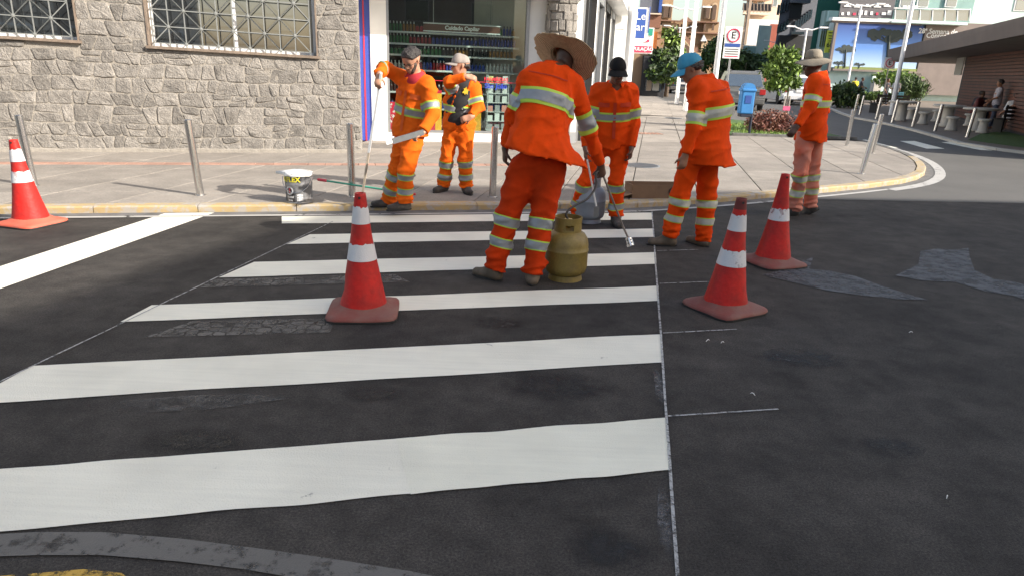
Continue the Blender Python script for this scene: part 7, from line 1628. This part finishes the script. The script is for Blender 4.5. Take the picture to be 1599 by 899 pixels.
# ------------------------------------------------------------------ bystanders
for n_, c in dict(shirt_white=(.6, .6, .62), shirt_yellow=(.7, .6, .04), shirt_maroon=(.10, .02, .02), shirt_dark=(.03, .03, .04), jeans=(.03, .04, .07), shirt_plaid=(.32, .30, .33), shorts_grey=(.35, .33, .3)).items(): mat(n_, c, .8, var=.25 if 'plaid' in n_ else .1, scale=14 if 'plaid' in n_ else 5)
def bystander(p, fw, label, shirt, legs, skin='skin_mid', h=1.7, seated=False, hair='hair_dark', seed=0, bag=None, res=.014):
    p = Vector(p); fw = Vector((*fw, 0)).normalized(); sd = Vector((-fw.y, fw.x, 0)); k = h / 1.72; t = thing('person', p, label, 'person', 'people across the road'); zs = .45 * k if seated else .90 * k
    hip = p + Vector((0, 0, zs + (.06 if seated else 0))); ch = hip + Vector((0, 0, .34 * k)) + fw * (.06 if seated else .0); nk = hip + Vector((0, 0, .54 * k)) + fw * (.1 if seated else 0); hd = nk + Vector((0, 0, .14 * k)) + fw * .03
    S = SDF(res); add_head(S, hd, fw + Vector((0, 0, -.2)), Vector((0, 0, 1)), k); S.cap(nk, hd, .05, .05, None, 1, .03); S.cap(nk - Vector((0, 0, .06)), ch, .09, .11, sd, 1.3, .05); S.cap(ch, hip, .11, .115, sd, 1.25, .05)
    G = SDF(res); G.cap(nk - Vector((0, 0, .07)) - sd * .1, nk - Vector((0, 0, .07)) + sd * .1, .07, .07, None, 1, .05); G.cap(nk - Vector((0, 0, .1)), hip, .12, .135, sd, 1.38, .05); T = SDF(res); T.cap(hip, hip - Vector((0, 0, .03)), .128, .128, sd, 1.2, .05)
    for s_ in (-1, 1):
        sh = nk - Vector((0, 0, .07)) + sd * (s_ * .17 * k); el = sh + Vector((0, 0, -.28 * k)) + sd * (s_ * .05) + fw * (.04 + .05 * (s_ > 0)); wr = el + (fw * .2 + Vector((0, 0, -.08 if seated or s_ > 0 else -.22))) * k; S.cap(sh, el, .043, .036, None, 1, .04); S.cap(el, wr, .036, .027, None, 1, .02); add_hand(S, wr, (wr - el), -sd * s_, .5, side=s_); G.cap(sh, sh.lerp(el, .75), .062, .062, None, 1, .05)
        hp = hip + sd * (s_ * .09); kn = (hp + fw * .40 + Vector((0, 0, -.02))) if seated else hp + Vector((0, 0, -.42 * k)) + fw * (.03 * s_); an = Vector((kn.x, kn.y, p.z + .08)) + (fw * -.03 if seated else fw * (.05 * s_)); S.cap(hp, kn, .07, .05, None, 1, .04); S.cap(kn, an, .048, .036, None, 1, .02); S.cap(an, an + fw * .13 + Vector((0, 0, -.035)), .04, .032, None, 1, .03); T.cap(hp, kn, .088, .068, None, 1, .04); T.cap(kn, an + Vector((0, 0, .04)), .066, .055, None, 1, .02)
    b = to_obj(S.mesh(), 'body', skin, t); G.wr = wrinkle(seed, .006); to_obj(G.mesh(), 'shirt', shirt, t); T.wr = wrinkle(seed + 9, .006); to_obj(T.mesh(), 'trousers', legs, t)
    H = SDF(res * .8); c = hd; H.cap(c + Vector((0, 0, .045)) - fw * .025, c + Vector((0, 0, .05)) + fw * .01, .094 * k, .086 * k, sd, .95, .02); H.cut(c + Vector((0, 0, .02)) + fw * .05, fw * 1.0 - Vector((0, 0, .9))); H.cut(c - Vector((0, 0, .03)), (0, 0, -1)); to_obj(H.mesh(), 'hair', hair, t); return t
g1 = gp(1397, 166, .05); bystander((at(1397, 150, 46).x, 46, .05), (-.5, -1), 'person in white top carrying a light blue bag across the road', 'shirt_white', 'jeans', seed=1); mat('bag_blue', (.15, .45, .6), .6); o = MB().box(Vector((at(1404, 150, 46).x, 45.8, .75)), (.3, .14, .36)).build('carrier_bag', 'bag_blue', bevel=.04); tag(o, 'light blue carrier bag held by the person in white top', 'bag')
bystander((at(1382, 150, 47).x, 47, .05), (.3, -1), 'person in dark clothes standing beside the white topped person', 'shirt_dark', 'jeans', seed=2)
bystander((at(1332, 150, 52).x, 52, .05), (.2, 1), 'person in yellow top behind the dark bush', 'shirt_yellow', 'jeans', seed=3); bystander((at(1342, 150, 53).x, 53, .05), (.8, -.4), 'dark dressed person beside the person in yellow', 'shirt_dark', 'jeans', seed=4)
q_ = gp(1560, 203, .05); bystander((at(1559, 150, q_.y).x, q_.y, .05), (-.9, .3), 'standing person in pale plaid shirt by the kiosk wall', 'shirt_plaid', 'jeans', seed=5, res=.0115, h=1.74)
bystander(pbn + Vector((-.18, .05, 0)), (.2, 1), 'man in white shirt seated on the black bench, back turned', 'shirt_white', 'shorts_grey', seated=True, seed=6, res=.0115)
q_ = gp(1526, 199, .05); bystander((at(1527, 150, q_.y + 1).x, q_.y + 1, .05), (.6, -.8), 'person in maroon shirt sitting behind the nearest stone table', 'shirt_maroon', 'jeans', 'skin_dark', seated=True, seed=7, res=.0115)
bystander((at(1541, 150, q_.y + 1).x, q_.y + 1.3, .05), (-.6, -.8), 'person in black sitting beside the maroon shirted person', 'shirt_dark', 'jeans', 'skin_dark', seated=True, seed=8, res=.0115)
